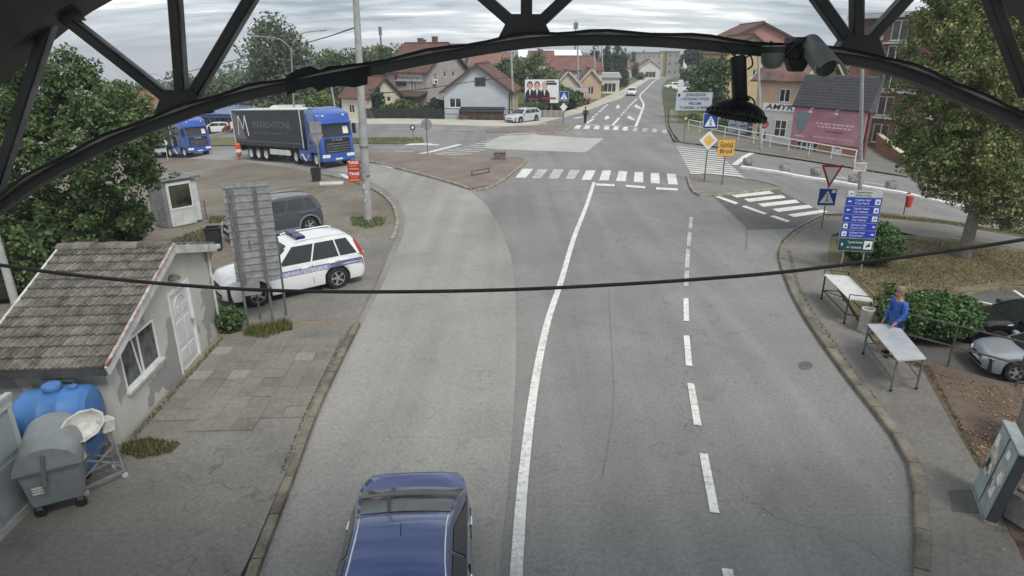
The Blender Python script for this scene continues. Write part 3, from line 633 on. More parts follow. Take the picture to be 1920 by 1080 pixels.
# ------------------------------------------------------------------ hanging floodlight
YL = 3.0
q = VP(1384, 100, YL)
fl = thing('hanging_floodlight', 'black ribbed dish floodlight hanging under the truss at right of centre', 'floodlight', (q.x, YL, q.z))
fl.scale = (0.9, 0.9, 0.96)
sc = 1 / 375.0
tilt = Matrix.Rotation(R(-7), 4, 'Y') @ Matrix.Rotation(R(-8), 4, 'X')
tiltd = Matrix.Translation(tilt @ Vector((0, 0, -.213))) @ Matrix.Rotation(R(11), 4, 'Y') @ Matrix.Rotation(R(-8), 4, 'X') @ Matrix.Translation((0, 0, .213))
MB().lathe([(0.030, -0.012), (0.037, -0.02), (0.037, -0.19), (0.044, -0.2), (0.05, -0.215), (0.03, -0.22)], 20, tilt).build('driver_housing', m_black, fl, smooth=True)
MB().lathe([(0.05, -0.213), (0.09, -0.222), (0.125, -0.243), (0.142, -0.27), (0.146, -0.285), (0.138, -0.287), (0.12, -0.262), (0.05, -0.24)], 36, tiltd).build('dish', m_black, fl, smooth=True)
for k in range(26):
    a = k * 2 * math.pi / 26; rm = tiltd @ Matrix.Rotation(a, 4, 'Z'); mb = MB()
    mb.add([rm @ Vector(v) for v in [(0.05, -.0025, -.212), (0.05, .0025, -.212), (0.148, .0025, -.268), (0.148, -.0025, -.268), (0.148, -.0025, -.292), (0.148, .0025, -.292), (0.06, -.0025, -.228), (0.06, .0025, -.228)]],
           [(0, 1, 2, 3), (3, 2, 5, 4), (0, 3, 4, 6), (1, 7, 5, 2)]); mb.build('cooling_fin', m_black, fl)
mb = MB(); mb.tube([tilt @ Vector(p) for p in [(-.02, 0, -.02), (-.012, 0, 0.008), (0, 0, 0.018), (0.012, 0, 0.008), (0.02, 0, -.02)]], 0.005, 6); mb.build('hook', m_dkmetal, fl)
mb = MB(); mb.tube(smooth_path([(0.02, -.02, -.03), (0.05, -.03, -.01), (0.07, -.02, -.05), (0.05, -.01, -.07)], 5), 0.004, 6); mb.build('lead', m_black, fl)
mb = MB(); mb.tube([(-.03, -.03, -.01), (-.06, -.02, 0.02), (-.09, 0, 0.03)], 0.004, 6); mb.build('lead', m_black, fl)
mb = MB(); mb.tube(smooth_path([(0.03, -.04, -.19), (0.07, -.04, -.19), (0.1, -.03, -.215), (0.09, -.03, -.235)], 5), 0.004, 6); mb.build('lead', m_black, fl)
mb = MB(); mb.add([tilt @ Vector(p) for p in [(-.14, -.02, -.2), (-.045, -.03, -.205), (-.045, -.03, -.218), (-.14, -.02, -.208)]], [(0, 1, 2, 3)]); mb.build('bracket', m_galvd, fl)

# ------------------------------------------------------------------ CCTV camera on the truss
q = VP(1508, 92, 3.02)
cc = thing('cctv_camera', 'grey bullet surveillance camera fixed to the truss pointing down', 'camera', q)
m_cam = M('camera_grey', s(150, 152, 152), 0.5, 0.1, 4)
ax = (VP(1547, 126, 2.86) - VP(1517, 88, 3.05)); Lc = ax.length * 1.05; rotm = Matrix.Translation(VP(1517, 86, 3.05) - q) @ ax.to_track_quat('Z', 'Y').to_matrix().to_4x4()
MB().lathe([(0.028, -0.02), (0.036, 0.0), (0.045, Lc * .5), (0.048, Lc)], 20, rotm).build('housing', m_cam, cc, smooth=True)
MB().lathe([(0.040, Lc + 0.001), (0.040, Lc + 0.004), (0.01, Lc + 0.006)], 18, rotm).build('lens', m_glass, cc)
mb = MB(); vs = []
for i in range(9):
    a = R(20 + i * 17.5)
    for r_, z_ in ((0.053, 0.0), (0.056, Lc + 0.05)): vs.append(rotm @ Vector((r_ * math.cos(a), -r_ * math.sin(a) if False else r_ * math.sin(a), z_)))
mb.add(vs, [(2 * i, 2 * i + 1, 2 * i + 3, 2 * i + 2) for i in range(8)]); o = mb.build('sun_shield', m_cam, cc, smooth=True); o.modifiers.new('thickness', 'SOLIDIFY').thickness = 0.004
mb = MB(); mb.box(-0.045, 0.01, 0.0, 0.12, -0.03, 0.05); mb.tube([(-0.02, 0, 0), (0.02, -.02, 0.005), (0.05, -.01, -.0)], 0.016, 8); mb.build('mount', m_dkmetal, cc)
mb = MB(); mb.tube([(-.03, 0, 0.02), (-.08, -.02, -.02), (-.06, -.02, -.07), (-.02, 0, -.06), (0.01, 0.02, 0.0)], 0.006, 6); mb.build('lead', m_black, cc)
mb = MB(); mb.tube([(-.05, 0, 0.03), (-.12, -.01, 0.0), (-.16, -.01, 0.03)], 0.007, 6); mb.build('lead', m_black, cc)
q = VP(1449, 108, 3.0)
jb = thing('junction_dome', 'small dull grey dome fixture under the truss left of the surveillance camera', 'fixture', q)
MB().lathe([(0.05, 0.02), (0.05, 0.0), (0.047, -0.02), (0.036, -0.038), (0.015, -0.048)], 18).build('dome', M('dull_dome', s(104, 110, 106), 0.35, 0.1, 3), jb, smooth=True)
MB().lathe([(0.055, 0.02), (0.055, 0.045), (0.03, 0.05)], 18).build('base', m_dkmetal, jb)
mb = MB(); mb.prism([(-.02, -.05), (0.03, -.05), (0.055, 0.0), (-.05, 0.01)], 'y', -.03, .03); o = mb.build('speaker_bracket', m_black, loc=VP(1492, 112, 3.02), bevel=0.004); tag(o, 'black angled bracket hanging beside the surveillance camera', 'bracket')

# ------------------------------------------------------------------ cable slung across the road
cab = smooth_path([VP(x, y, 5.2) for x, y in [(-900, 300), (-450, 425), (0, 497), (200, 522), (400, 539), (560, 546), (760, 547), (960, 543), (1130, 535), (1290, 525), (1460, 511), (1640, 489), (1780, 470), (1920, 449), (2300, 385), (2800, 290)]], 5)
o = MB().tube(cab, 0.017, 8).build('overhead_cable', M('cable_sheath', (0.03, 0.03, 0.03), 0.6, 0.2, 4), smooth=True); tag(o, 'thick dark cable slung low across the whole road', 'cable')
o = MB().tube(smooth_path([VP(x, y, 12) for x, y in [(-300, 260), (-100, 340), (0, 400)]] + [VP(0, 400, 12)], 2)[:-1], 0.02, 6).build('side_cable', m_black, smooth=True)
bpy.data.objects.remove(o)
# ------------------------------------------------------------------ walls and windows
def wall(name, w, h, holes, mat, parent, y=0.0, rev=0.12, top=None, z0=0.0):
    """front wall in the local x-z plane (viewer at -y) with real openings; top = list of (x,z) of a gable line"""
    xs = sorted(set([0, w] + [a for q in holes for a in (q[0], q[1])])); zs = sorted(set([z0, h] + [a for q in holes for a in (q[2], q[3])]))
    mb = MB()
    for i in range(len(xs) - 1):
        for j in range(len(zs) - 1):
            cx, cz = (xs[i] + xs[i + 1]) / 2, (zs[j] + zs[j + 1]) / 2
            if any(q[0] < cx < q[1] and q[2] < cz < q[3] for q in holes): continue
            mb.quad((xs[i], y, zs[j]), (xs[i + 1], y, zs[j]), (xs[i + 1], y, zs[j + 1]), (xs[i], y, zs[j + 1]))
    for x0, x1, a, b in holes:
        mb.quad((x0, y, a), (x1, y, a), (x1, y + rev, a), (x0, y + rev, a)); mb.quad((x0, y, b), (x0, y + rev, b), (x1, y + rev, b), (x1, y, b))
        mb.quad((x0, y, a), (x0, y + rev, a), (x0, y + rev, b), (x0, y, b)); mb.quad((x1, y, a), (x1, y, b), (x1, y + rev, b), (x1, y + rev, a))
    if top: mb.add([(x, y, z) for x, z in [(0, h), (w, h)] + top[::-1]], [tuple(range(len(top) + 2))])
    return mb.build(name, mat, parent, fix=False)
def window(parent, x0, x1, z0, z1, y=0.07, frame=None, pane=None, fw=0.06, mull=1, trans=0, sill=None, name='window', proud=False):
    """frame bars with panes behind, set back in the opening"""
    frame = frame or m_white; pane = pane or m_pane
    mb = MB(); d = 0.05
    mb.box(x0, x1, y, y + d, z0, z0 + fw); mb.box(x0, x1, y, y + d, z1 - fw, z1); mb.box(x0, x0 + fw, y, y + d, z0 + fw, z1 - fw); mb.box(x1 - fw, x1, y, y + d, z0 + fw, z1 - fw)
    f = mb.build(name, frame, parent)
    n = mull + 1; wd = (x1 - x0 - 2 * fw - mull * fw) / n
    for i in range(n):
        a = x0 + fw + i * (wd + fw)
        if i: mb = MB(); mb.box(a - fw, a, y + 0.002, y + d, z0 + fw, z1 - fw); mb.build('mullion', frame, f)
        zz = [z0 + fw] + [z0 + fw + (z1 - z0 - 2 * fw) * (k + 1) / (trans + 1) for k in range(trans)] + [z1 - fw]
        for k in range(trans + 1):
            mb = MB(); mb.box(a, a + wd, y + 0.022, y + 0.034, zz[k], zz[k + 1] - (fw * .7 if k < trans else 0)); mb.build('pane', pane, f)
            if k < trans: mb = MB(); mb.box(a, a + wd, y + 0.004, y + d, zz[k + 1] - fw * .7, zz[k + 1]); mb.build('transom', frame, f)
    if sill: mb = MB(); mb.box(x0 - 0.06, x1 + 0.06, -0.08, y, z0 - 0.05, z0 - 0.002); mb.build('sill', sill, f)
    return f

# ------------------------------------------------------------------ the little tiled hut
A, B = P(230, 834, 0.0), P(412, 624, 0.0)
dv = B - A; WL = dv.length; ang = math.atan2(dv.y, dv.x)
m_plaster = M('peeling_plaster', s(196, 193, 184), 0.9, 0.1, 0.9, 0.25, 25, col2=s(180, 177, 168))
# peeled patches: bare grey render shows where the paint has come away
def peel(m):
    t = m.node_tree; N = t.nodes; b = N['Principled BSDF']; src = b.inputs['Base Color'].links[0].from_socket
    co = N.new('ShaderNodeTexCoord').outputs['Object']
    n = N.new('ShaderNodeTexNoise'); n.inputs['Scale'].default_value = 0.62; n.inputs['Detail'].default_value = 7; n.inputs['Roughness'].default_value = 0.55; t.links.new(co, n.inputs[0])
    r = N.new('ShaderNodeMapRange'); r.inputs[1].default_value = 0.525; r.inputs[2].default_value = 0.54; t.links.new(n.outputs[0], r.inputs[0])
    mx = N.new('ShaderNodeMix'); mx.data_type = 'RGBA'; t.links.new(r.outputs[0], mx.inputs[0]); t.links.new(src, mx.inputs[6]); mx.inputs[7].default_value = (*s(146, 146, 143), 1)
    t.links.new(mx.outputs[2], b.inputs['Base Color'])
peel(m_plaster)
hut = thing('tiled_hut', 'small hut with mossy tiled gable roof and peeling white wall beside the pavement', 'hut', A, ang)
# local x runs along the gable wall away from the viewer, -y faces the road, +y runs into the hut
EN, EF, AX, AZ = 1.82, 2.42, WL * 0.60, 3.03     # near eave, far eave, apex position and height
DP = 2.15
gable = [(0, EN), (AX, AZ), (WL, EF)]
wh = [(0.55, 2.1, 0.84, 1.84), (2.95, 3.98, 0.06, 1.98)]
def hutwall():
    mb = MB(); xs = [0, .55, 2.1, 2.95, 3.98, WL]
    def topz(x): return EN + (AZ - EN) * x / AX if x <= AX else AZ + (EF - AZ) * (x - AX) / (WL - AX)
    for i in range(5):
        a, b = xs[i], xs[i + 1]
        segs = [(0, None)]
        if i == 1: segs = [(0, .84), (1.84, None)]
        if i == 3: segs = [(0, .06), (1.98, None)]
        for z0, z1 in segs:
            if z1 is None:
                tp = [(b, topz(b))] + ([(AX, AZ)] if a < AX < b else []) + [(a, topz(a))]
                mb.add([(x, 0, z) for x, z in [(a, z0), (b, z0)] + tp], [tuple(range(2 + len(tp)))])
            else: mb.quad((a, 0, z0), (b, 0, z0), (b, 0, z1), (a, 0, z1))
    for x0, x1, a, b in wh:
        r_ = 0.09
        mb.quad((x0, 0, a), (x1, 0, a), (x1, r_, a), (x0, r_, a)); mb.quad((x0, 0, b), (x0, r_, b), (x1, r_, b), (x1, 0, b)); mb.quad((x0, 0, a), (x0, r_, a), (x0, r_, b), (x0, 0, b)); mb.quad((x1, 0, a), (x1, 0, b), (x1, r_, b), (x1, r_, a))
    # side walls and back
    mb.quad((0, 0, 0), (0, DP, 0), (0, DP, EN), (0, 0, EN)); mb.quad((WL, 0, 0), (WL, 0, EF), (WL, DP, EF), (WL, DP, 0))
    mb.add([(0, DP, 0), (WL, DP, 0), (WL, DP, EF), (AX, DP, AZ), (0, DP, EN)], [(0, 1, 2, 3, 4)])
    return mb.build('wall', m_plaster, hut, fix=False)
hutwall()
w = window(hut, 0.57, 2.08, 0.86, 1.82, 0.0, m_white, M('hut_pane', (0.10, 0.11, 0.115), 0.1, 0.5, 2.5, spec=0.6), 0.055, 1, 0, m_dirtyw)
# open casement leaning inwards, lace curtain
mb = MB(); mb.box(-0.02, 0.02, -0.012, 0.012, 0, 0.86); mb.build('casement_stile', m_white, w, loc=(1.2, 0.0, 0.91), rot=(0, R(-9), 0))
dm = M('door_white', s(206, 207, 206), 0.5, 0.05, 2)
mb = MB(); mb.box(2.97, 3.96, 0.03, 0.07, 0.07, 1.96); door = mb.build('door', dm, hut)
for x0, x1, z0, z1 in [(3.07, 3.42, 0.2, 0.55), (3.52, 3.86, 0.2, 0.55), (3.07, 3.42, 0.65, 1.25), (3.52, 3.86, 0.65, 1.25), (3.14, 3.38, 1.4, 1.6), (3.55, 3.8, 1.4, 1.6)]:
    mb = MB(); mb.box(x0, x1, 0.012, 0.032, z0, z1); mb.build('door_panel', dm, door, bevel=0.012)
mb = MB(); pts = [(3.46 + 0.28 * math.cos(a), 0.024, 1.62 + 0.2 * math.sin(a)) for a in [math.pi * k / 8 for k in range(9)]]; mb.tube(pts, 0.014, 6); mb.build('door_arch', dm, door)
mb = MB(); mb.box(2.88, 2.965, -0.012, 0.09, 0.0, 2.06); mb.box(3.965, 4.05, -0.012, 0.09, 0.0, 2.06); mb.box(2.965, 3.965, -0.012, 0.09, 1.965, 2.06); mb.build('door_frame', m_white, hut)
mb = MB(); mb.box(3.86, 3.9, -0.04, 0.03, 1.0, 1.06); mb.box(3.78, 3.9, -0.055, -0.035, 1.02, 1.045); mb.build('door_handle', m_galv, door)
# outside lamp over the door
mb = MB(); mb.lathe([(0.05, 0), (0.13, -0.03), (0.15, -0.1), (0.13, -0.11)], 12, Matrix.Translation((3.2, -0.07, 2.42))); mb.build('wall_lamp', M('lamp_shade_grey', s(110, 106, 96), 0.6, 0.3, 6), hut, smooth=True)
# roof: battens under single tiles
m_tile = [M('roof_tile', s(110, 105, 96), 0.95, 0.25, 5, 0.4, 30, speck=0.3, world=True), M('mossy_roof_tile', s(94, 91, 82), 0.95, 0.25, 5, 0.4, 30, speck=0.3, world=True), M('pale_roof_tile', s(122, 116, 106), 0.95, 0.2, 5, 0.4, 30, speck=0.3, world=True)]
OH = 0.18
def slope(x0, z0, x1, z1):     # returns matrix: u along eave (local y), v up the slope
    d = Vector((x1 - x0, 0, z1 - z0)); L = d.length; d.normalize(); nrm = Vector((-d.z, 0, d.x))
    if nrm.z < 0: nrm = -nrm
    return d, nrm, L
roof_base = MB()
def deck(x0, z0, x1, z1):
    d, n, L = slope(x0, z0, x1, z1); a = Vector((x0, 0, z0)); b = Vector((x1, 0, z1))
    for p in (1,):
        vs = []
        for q in (a, b):
            for y in (-OH, DP + 0.1):
                vs += [q + Vector((0, y, 0)) + n * 0.0, q + Vector((0, y, 0)) + n * 0.05]
        roof_base.add(vs, [(0, 2, 6, 4), (1, 5, 7, 3), (0, 4, 5, 1), (2, 3, 7, 6), (0, 1, 3, 2), (4, 6, 7, 5)])
x_eN, x_eF = -0.26, WL + 0.22
zN = EN - 0.26 * (AZ - EN) / AX + 0.03; zF = EF - 0.22 * (AZ - EF) / (WL - AX) + 0.03
deck(x_eN, zN, AX, AZ + 0.03); deck(x_eF, zF, AX, AZ + 0.03)
roof = roof_base.build('roof', m_wood, hut)
def tiles(x0, z0, x1, z1, rows, cols):
    d, n, L = slope(x0, z0, x1, z1); Wd = DP + 0.1 + OH - 0.04; tw = Wd / cols; tl = L / rows
    prof = [(0, 0), (0.08, 0.028), (0.2, 0.028), (0.3, 0.002), (0.42, 0.0), (0.5, 0.028), (0.64, 0.03), (0.72, 0.002), (0.86, 0.0), (1.0, 0.012)]
    meshes = []
    for m in m_tile:
        mb = MB(); vs = []
        for v, lift in ((0, 0.05), (tl * 1.12, 0.006)):
            for t, hgt in prof: vs.append((t * tw * 0.985, v, hgt + lift))
        k = len(prof)
        for t, hgt in prof: vs.append((t * tw * 0.985, 0, hgt * 0.2))
        fs = [(i, i + 1, k + i + 1, k + i) for i in range(k - 1)] + [(i + 1, i, 2 * k + i, 2 * k + i + 1) for i in range(k - 1)]
        mb.add(vs, fs); me = bpy.data.meshes.new('roof_tile'); me.from_pydata(mb.v, [], mb.f); me.materials.append(m); meshes.append(me)
    base = Matrix(((0, d.x, n.x), (1 if d.x > 0 else 1, d.y, n.y), (0, d.z, n.z))).to_4x4()
    for r_ in range(rows):
        for c in range(cols):
            p = Vector((x0, -OH + 0.02 + c * tw, z0)) + d * (r_ * tl) + n * (0.052 + rnd.uniform(0, 0.006))
            o = bpy.data.objects.new('roof_tile', rnd.choices(meshes, (5, 3, 2))[0]); COL.objects.link(o); o.parent = roof
            m4 = base.copy(); m4.translation = p; o.matrix_basis = m4 @ Matrix.Rotation(rnd.uniform(-.012, .012), 4, 'Z')
tiles(x_eN, zN, AX - 0.03, AZ + 0.02, 13, 10)
tiles(x_eF, zF, AX + 0.03, AZ + 0.02, 7, 10)
for k in range(7):
    y0 = -OH + k * (DP + 0.28) / 7; mb = MB()
    pr_ = [(0.15 * math.cos(a), 0.11 * math.sin(a)) for a in [math.pi * i / 6 for i in range(7)]]
    mb.prism(pr_, 'y', y0, y0 + (DP + 0.28) / 7 + 0.03); mb.build('ridge_tile', m_tile[k % 3], roof, loc=(AX, 0, AZ + 0.08 + 0.012 * (k % 2)), smooth=True)
# white barge boards with flaking red trim on the gable
mb = MB(); mb.bar((x_eN, -OH - 0.02, zN - 0.02), (AX, -OH - 0.02, AZ + 0.0), 0.03, 0.2); mb.build('barge_board', m_dirtyw, roof)
mb = MB(); mb.bar((AX, -OH - 0.02, AZ), (x_eF, -OH - 0.02, zF - 0.02), 0.03, 0.2); mb.build('barge_board', m_dirtyw, roof)
m_trim = M('flaking_red_trim', s(120, 52, 50), 0.8, 0.1, 5, col2=s(196, 190, 184))
mb = MB(); mb.bar((x_eN, -OH - 0.03, zN + 0.10), (AX, -OH - 0.03, AZ + 0.13), 0.06, 0.04); mb.build('verge_trim', m_trim, roof)
mb = MB(); mb.bar((x_eN, DP + 0.1, zN + 0.08), (AX, DP + 0.1, AZ + 0.11), 0.05, 0.06); mb.build('verge_trim', m_dirtyw, roof)
mb = MB(); mb.bar((x_eF + 0.04, -OH - 0.1, zF), (x_eF + 0.04, DP, zF), 0.1, 0.1); mb.build('gutter', m_dirtyw, roof)
mb = MB(); mb.box(x_eN - 0.02, x_eN + 0.02, -OH, DP + 0.1, zN - 0.1, zN + 0.04); mb.build('eave_board', M('dark_eave', s(70, 72, 76), 0.8, 0.2, 3), roof)
mb = MB(); mb.tube([(WL - 0.03, -0.05, EF + 0.15), (WL - 0.03, -0.05, 0.05)], 0.035, 8); mb.build('downpipe', m_dirtyw, hut)
# small air vent on the near wall
mb = MB(); mb.box(-0.06, -0.005, 0.55, 1.15, 1.15, 1.5); ac = mb.build('vent_box', m_dirtyw, hut, bevel=0.01)
for k in range(4): mb = MB(); mb.box(-0.068, -0.06, 0.6, 1.0, 1.2 + k * 0.07, 1.23 + k * 0.07); mb.build('slat', m_galvd, ac)

# ------------------------------------------------------------------ grey container cabin at the left edge
q0, q1 = P(-190, 1205, 0.09), P(72, 938, 0.09)
dv = q1 - q0; ang2 = math.atan2(dv.y, dv.x); Lb = dv.length
cab_ = thing('container_cabin', 'pale grey panelled container cabin cut by the left edge of the picture', 'cabin', q0, ang2)
m_panel = M('cabin_panel', s(150, 158, 158), 0.5, 0.08, 1.5); m_panel2 = M('cabin_frame', s(176, 180, 176), 0.55, 0.12, 2)
HC = 1.95
mb = MB(); mb.box(0, Lb, 0, 2.2, 0, HC); mb.build('body', m_panel, cab_)
for x in (0.0, Lb * 0.33, Lb * 0.66, Lb - 0.09): mb = MB(); mb.box(x, x + 0.09, -0.03, 0.004, 0, HC); mb.build('post', m_panel2, cab_)
for z in (0.0, HC - 0.12): mb = MB(); mb.box(-0.01, Lb + 0.02, -0.035, 0.003, z, z + 0.12); mb.build('rail', m_panel2, cab_)
mb = MB(); mb.box(-0.03, Lb + 0.05, -0.05, 2.25, HC, HC + 0.05); mb.build('roof', M('cabin_roof', s(168, 174, 170), 0.6, 0.15, 2), cab_)
mb = MB(); mb.box(-0.03, Lb + 0.05, -0.06, 0.03, HC + 0.05, HC + 0.1); mb.build('roof_lip', m_panel2, cab_)
for k in range(3):
    x = Lb * 0.33 * k; mb = MB(); mb.box(x + 0.16, x + Lb * 0.33 - 0.06, -0.012, 0.002, 0.25, 1.0); mb.build('panel', m_panel, cab_); mb = MB(); mb.box(x + 0.16, x + Lb * 0.33 - 0.06, -0.012, 0.002, 1.1, HC - 0.2); mb.build('panel', m_panel, cab_)

# ------------------------------------------------------------------ blue water tank lying on its cradle
m_tank = M('blue_plastic', s(58, 118, 182), 0.5, 0.1, 2); 
q = P(118, 892, 0.09)
tk = thing('water_tank', 'bright blue plastic water tank lying between the cabin and the hut', 'water tank', q + Vector((-0.1, 0.42, 0)), R(14))
RT, LT = 0.52, 1.2
rx = Matrix.Translation((0, 0, 0.98)) @ Matrix.Rotation(R(90), 4, 'Y')
MB().lathe([(0.30, -LT / 2), (RT * .86, -LT / 2 + .03), (RT, -LT / 2 + .12), (RT, -.2), (RT * 1.02, -.18), (RT * 1.02, -.13), (RT, -.11), (RT, .11), (RT * 1.02, .13), (RT * 1.02, .18), (RT, .2), (RT, LT / 2 - .12), (RT * .86, LT / 2 - .03), (0.30, LT / 2)], 32, rx).build('shell', m_tank, tk, smooth=True)
mb = MB(); mb.lathe([(0.14, 1.45), (0.14, 1.54), (0.155, 1.54), (0.155, 1.60), (0.14, 1.62), (0.03, 1.63)], 20); mb.build('lid', m_tank, tk, smooth=True)
mb = MB(); mb.box(0.26, 0.40, -0.06, 0.06, 1.36, 1.56); mb.build('spout', m_tank, tk, bevel=0.015)
for x in (-0.36, 0.36): mb = MB(); mb.prism([(-0.42, 0.0), (0.42, 0.0), (0.46, 0.6), (0.3, 0.55), (0, 0.46), (-0.3, 0.55), (-0.46, 0.6)], 'x', x - 0.05, x + 0.05); mb.build('saddle', m_tank, tk)
for k in range(5): mb = MB(); x = -0.44 + k * 0.2; mb.box(x, x + 0.05, -RT - 0.012, -RT + 0.05, 0.55, 0.86); mb.build('rib', m_tank, tk)

# ------------------------------------------------------------------ grey wheeled refuse container
m_bin = M('bin_grey', s(134, 140, 142), 0.5, 0.1, 2.5); m_bind = M('bin_dark', s(104, 110, 112), 0.5, 0.1, 3)
def dumpster(loc, rz):
    t = thing('refuse_container', 'grey four wheeled refuse container with round lid in front of the cabin', 'bin', loc, rz)
    W2, D2 = 0.60, 0.42
    mb = MB(); vs = []
    for z, k in ((0.22, 0.82), (0.95, 1.0)):
        for x, y in ((-1, -1), (1, -1), (1, 1), (-1, 1)): vs.append((x * W2 * k, y * D2 * k, z))
    mb.add(vs, [(3, 2, 1, 0), (0, 1, 5, 4), (1, 2, 6, 5), (2, 3, 7, 6), (3, 0, 4, 7), (4, 5, 6, 7)]); mb.build('body', m_bin, t, bevel=0.03, seg=2)
    mb = MB(); n = 12; pr_ = [(-(D2 + .03) * math.cos(math.pi * i / n), 0.95 + 0.36 * math.sin(math.pi * i / n)) for i in range(n + 1)]
    mb.prism(pr_, 'x', -W2 - 0.03, W2 + 0.03); lid = mb.build('lid', m_bin, t, smooth=True)
    mb = MB(); mb.box(-W2 - 0.05, W2 + 0.05, -D2 - 0.05, D2 + 0.05, 0.915, 0.965); mb.build('rim', m_bind, t, bevel=0.01)
    for sx in (-1, 1):
        mb = MB(); mb.bar((sx * (W2 + 0.045), 0.0, 1.22), (sx * (W2 + 0.045), -0.08, 0.72), 0.03, 0.06); mb.build('lid_arm', m_bind, t)
        mb = MB(); mb.lathe([(0.05, -0.03), (0.05, 0.03)], 12, Matrix.Translation((sx * (W2 + 0.045), -0.08, 0.72)) @ Matrix.Rotation(R(90), 4, 'Y')); mb.build('pivot', m_bind, t)
        for sy in (-1, 1):
            mb = MB(); mb.lathe([(0.09, -0.022), (0.09, 0.022)], 14, Matrix.Translation((sx * 0.42, sy * 0.28, 0.09)) @ Matrix.Rotation(R(90), 4, 'Y')); w_ = mb.build('wheel', m_rubber, t)
            mb = MB(); mb.box(sx * 0.42 - 0.035, sx * 0.42 + 0.035, sy * 0.28 - 0.04, sy * 0.28 + 0.04, 0.14, 0.24); mb.build('castor_fork', m_galvd, t)
    for k in range(3): mb = MB(); mb.box(W2 * .84 + 0.04, W2 * .84 + 0.06, -0.28, -0.12, 0.5 + k * 0.05, 0.53 + k * 0.05); mb.build('sticker', m_dirtyw, t)
    return t
dumpster(P(122, 962, 0.09) + Vector((-0.27, 0.42, 0)), R(-62))

# ------------------------------------------------------------------ folded trolley frame with white sinks
tr = thing('sink_trolley', 'folded steel trolley frame carrying dirty white plastic basins beside the blue tank', 'trolley', P(190, 902, 0.09), R(52)); tr.scale = L3(1.12)
fr = []
for x in (-0.28, 0.28):
    for y in (-0.2, 0.2): fr.append(((x, y, 0.1), (x * 0.9, y * 0.6, 0.85)))
for y in (-0.2, 0.2): fr += [((-0.28, y, 0.13), (0.28, y, 0.13)), ((-0.26, y * .7, 0.6), (0.26, y * .7, 0.25)), ((-0.26, y * .7, 0.25), (0.26, y * .7, 0.6))]
for x in (-0.28, 0.28): fr += [((x, -0.2, 0.13), (x, 0.2, 0.13)), ((x, -.16, .5), (x, .16, .5))]
for a, b in fr: mb = MB(); mb.bar(a, b, 0.026); mb.build('frame_bar', m_galv, tr)
for x in (-0.28, 0.28):
    for y in (-0.2, 0.2): mb = MB(); mb.lathe([(0.045, -0.014), (0.045, 0.014)], 10, Matrix.Translation((x, y, 0.045)) @ Matrix.Rotation(R(90), 4, 'X')); mb.build('castor', m_dirtyw, tr)
m_basin = M('basin_white', s(206, 204, 196), 0.5, 0.15, 6)
mb = MB(); n_ = 10; vs = []
for z, k in ((0.0, .55), (0.06, .85), (0.16, 1.0), (0.2, 1.08)):
    for i in range(n_): a = 2 * math.pi * i / n_; vs.append((.30 * k * math.cos(a), .22 * k * math.sin(a), z))
mb.add(vs, [tuple(range(n_))] + [(j * n_ + i, j * n_ + (i + 1) % n_, (j + 1) * n_ + (i + 1) % n_, (j + 1) * n_ + i) for j in range(3) for i in range(n_)])
o = mb.build('basin', m_basin, tr, loc=(-0.05, 0, 0.96), rot=(R(42), R(-18), 0), smooth=True); o.modifiers.new('thickness', 'SOLIDIFY').thickness = 0.012
mb = MB(); mb.box(-0.1, 0.1, -0.1, 0.1, 0, 0.24); mb.build('canister', m_basin, tr, bevel=0.03, loc=(0.2, -0.1, 0.84), rot=(0, R(12), R(15)))
mb = MB(); mb.box(-0.07, 0.07, -0.06, 0.06, 0, 0.2); mb.build('canister', m_basin, tr, bevel=0.03, loc=(-0.22, -0.2, 0.62), rot=(R(12), R(-10), 0))
# ------------------------------------------------------------------ vehicles
def lerp_tab(tab, x):
    if x <= tab[0][0]: return tab[0][1]
    for (a, u), (b, v) in zip(tab, tab[1:]):
        if x <= b: return u + (v - u) * (x - a) / (b - a)
    return tab[-1][1]
def sm_tab(tab, x):
    """smooth interpolation through a table"""
    if x <= tab[0][0]: return tab[0][1]
    if x >= tab[-1][0]: return tab[-1][1]
    for i in range(len(tab) - 1):
        if x <= tab[i + 1][0]:
            a, b = tab[i], tab[i + 1]; p = tab[max(i - 1, 0)]; q = tab[min(i + 2, len(tab) - 1)]; h = b[0] - a[0]
            m0 = (b[1] - p[1]) / (b[0] - p[0]) if b[0] != p[0] else 0; m1 = (q[1] - a[1]) / (q[0] - a[0]) if q[0] != a[0] else 0
            t = (x - a[0]) / h; t2, t3 = t * t, t ** 3
            return (2 * t3 - 3 * t2 + 1) * a[1] + (t3 - 2 * t2 + t) * h * m0 + (-2 * t3 + 3 * t2) * b[1] + (t3 - t2) * h * m1
def paint(name, col, flake=True): return M(name, col, 0.28, 0.04, 1.5, coat=0.7, spec=0.5, metal=0.15 if flake else 0.0)
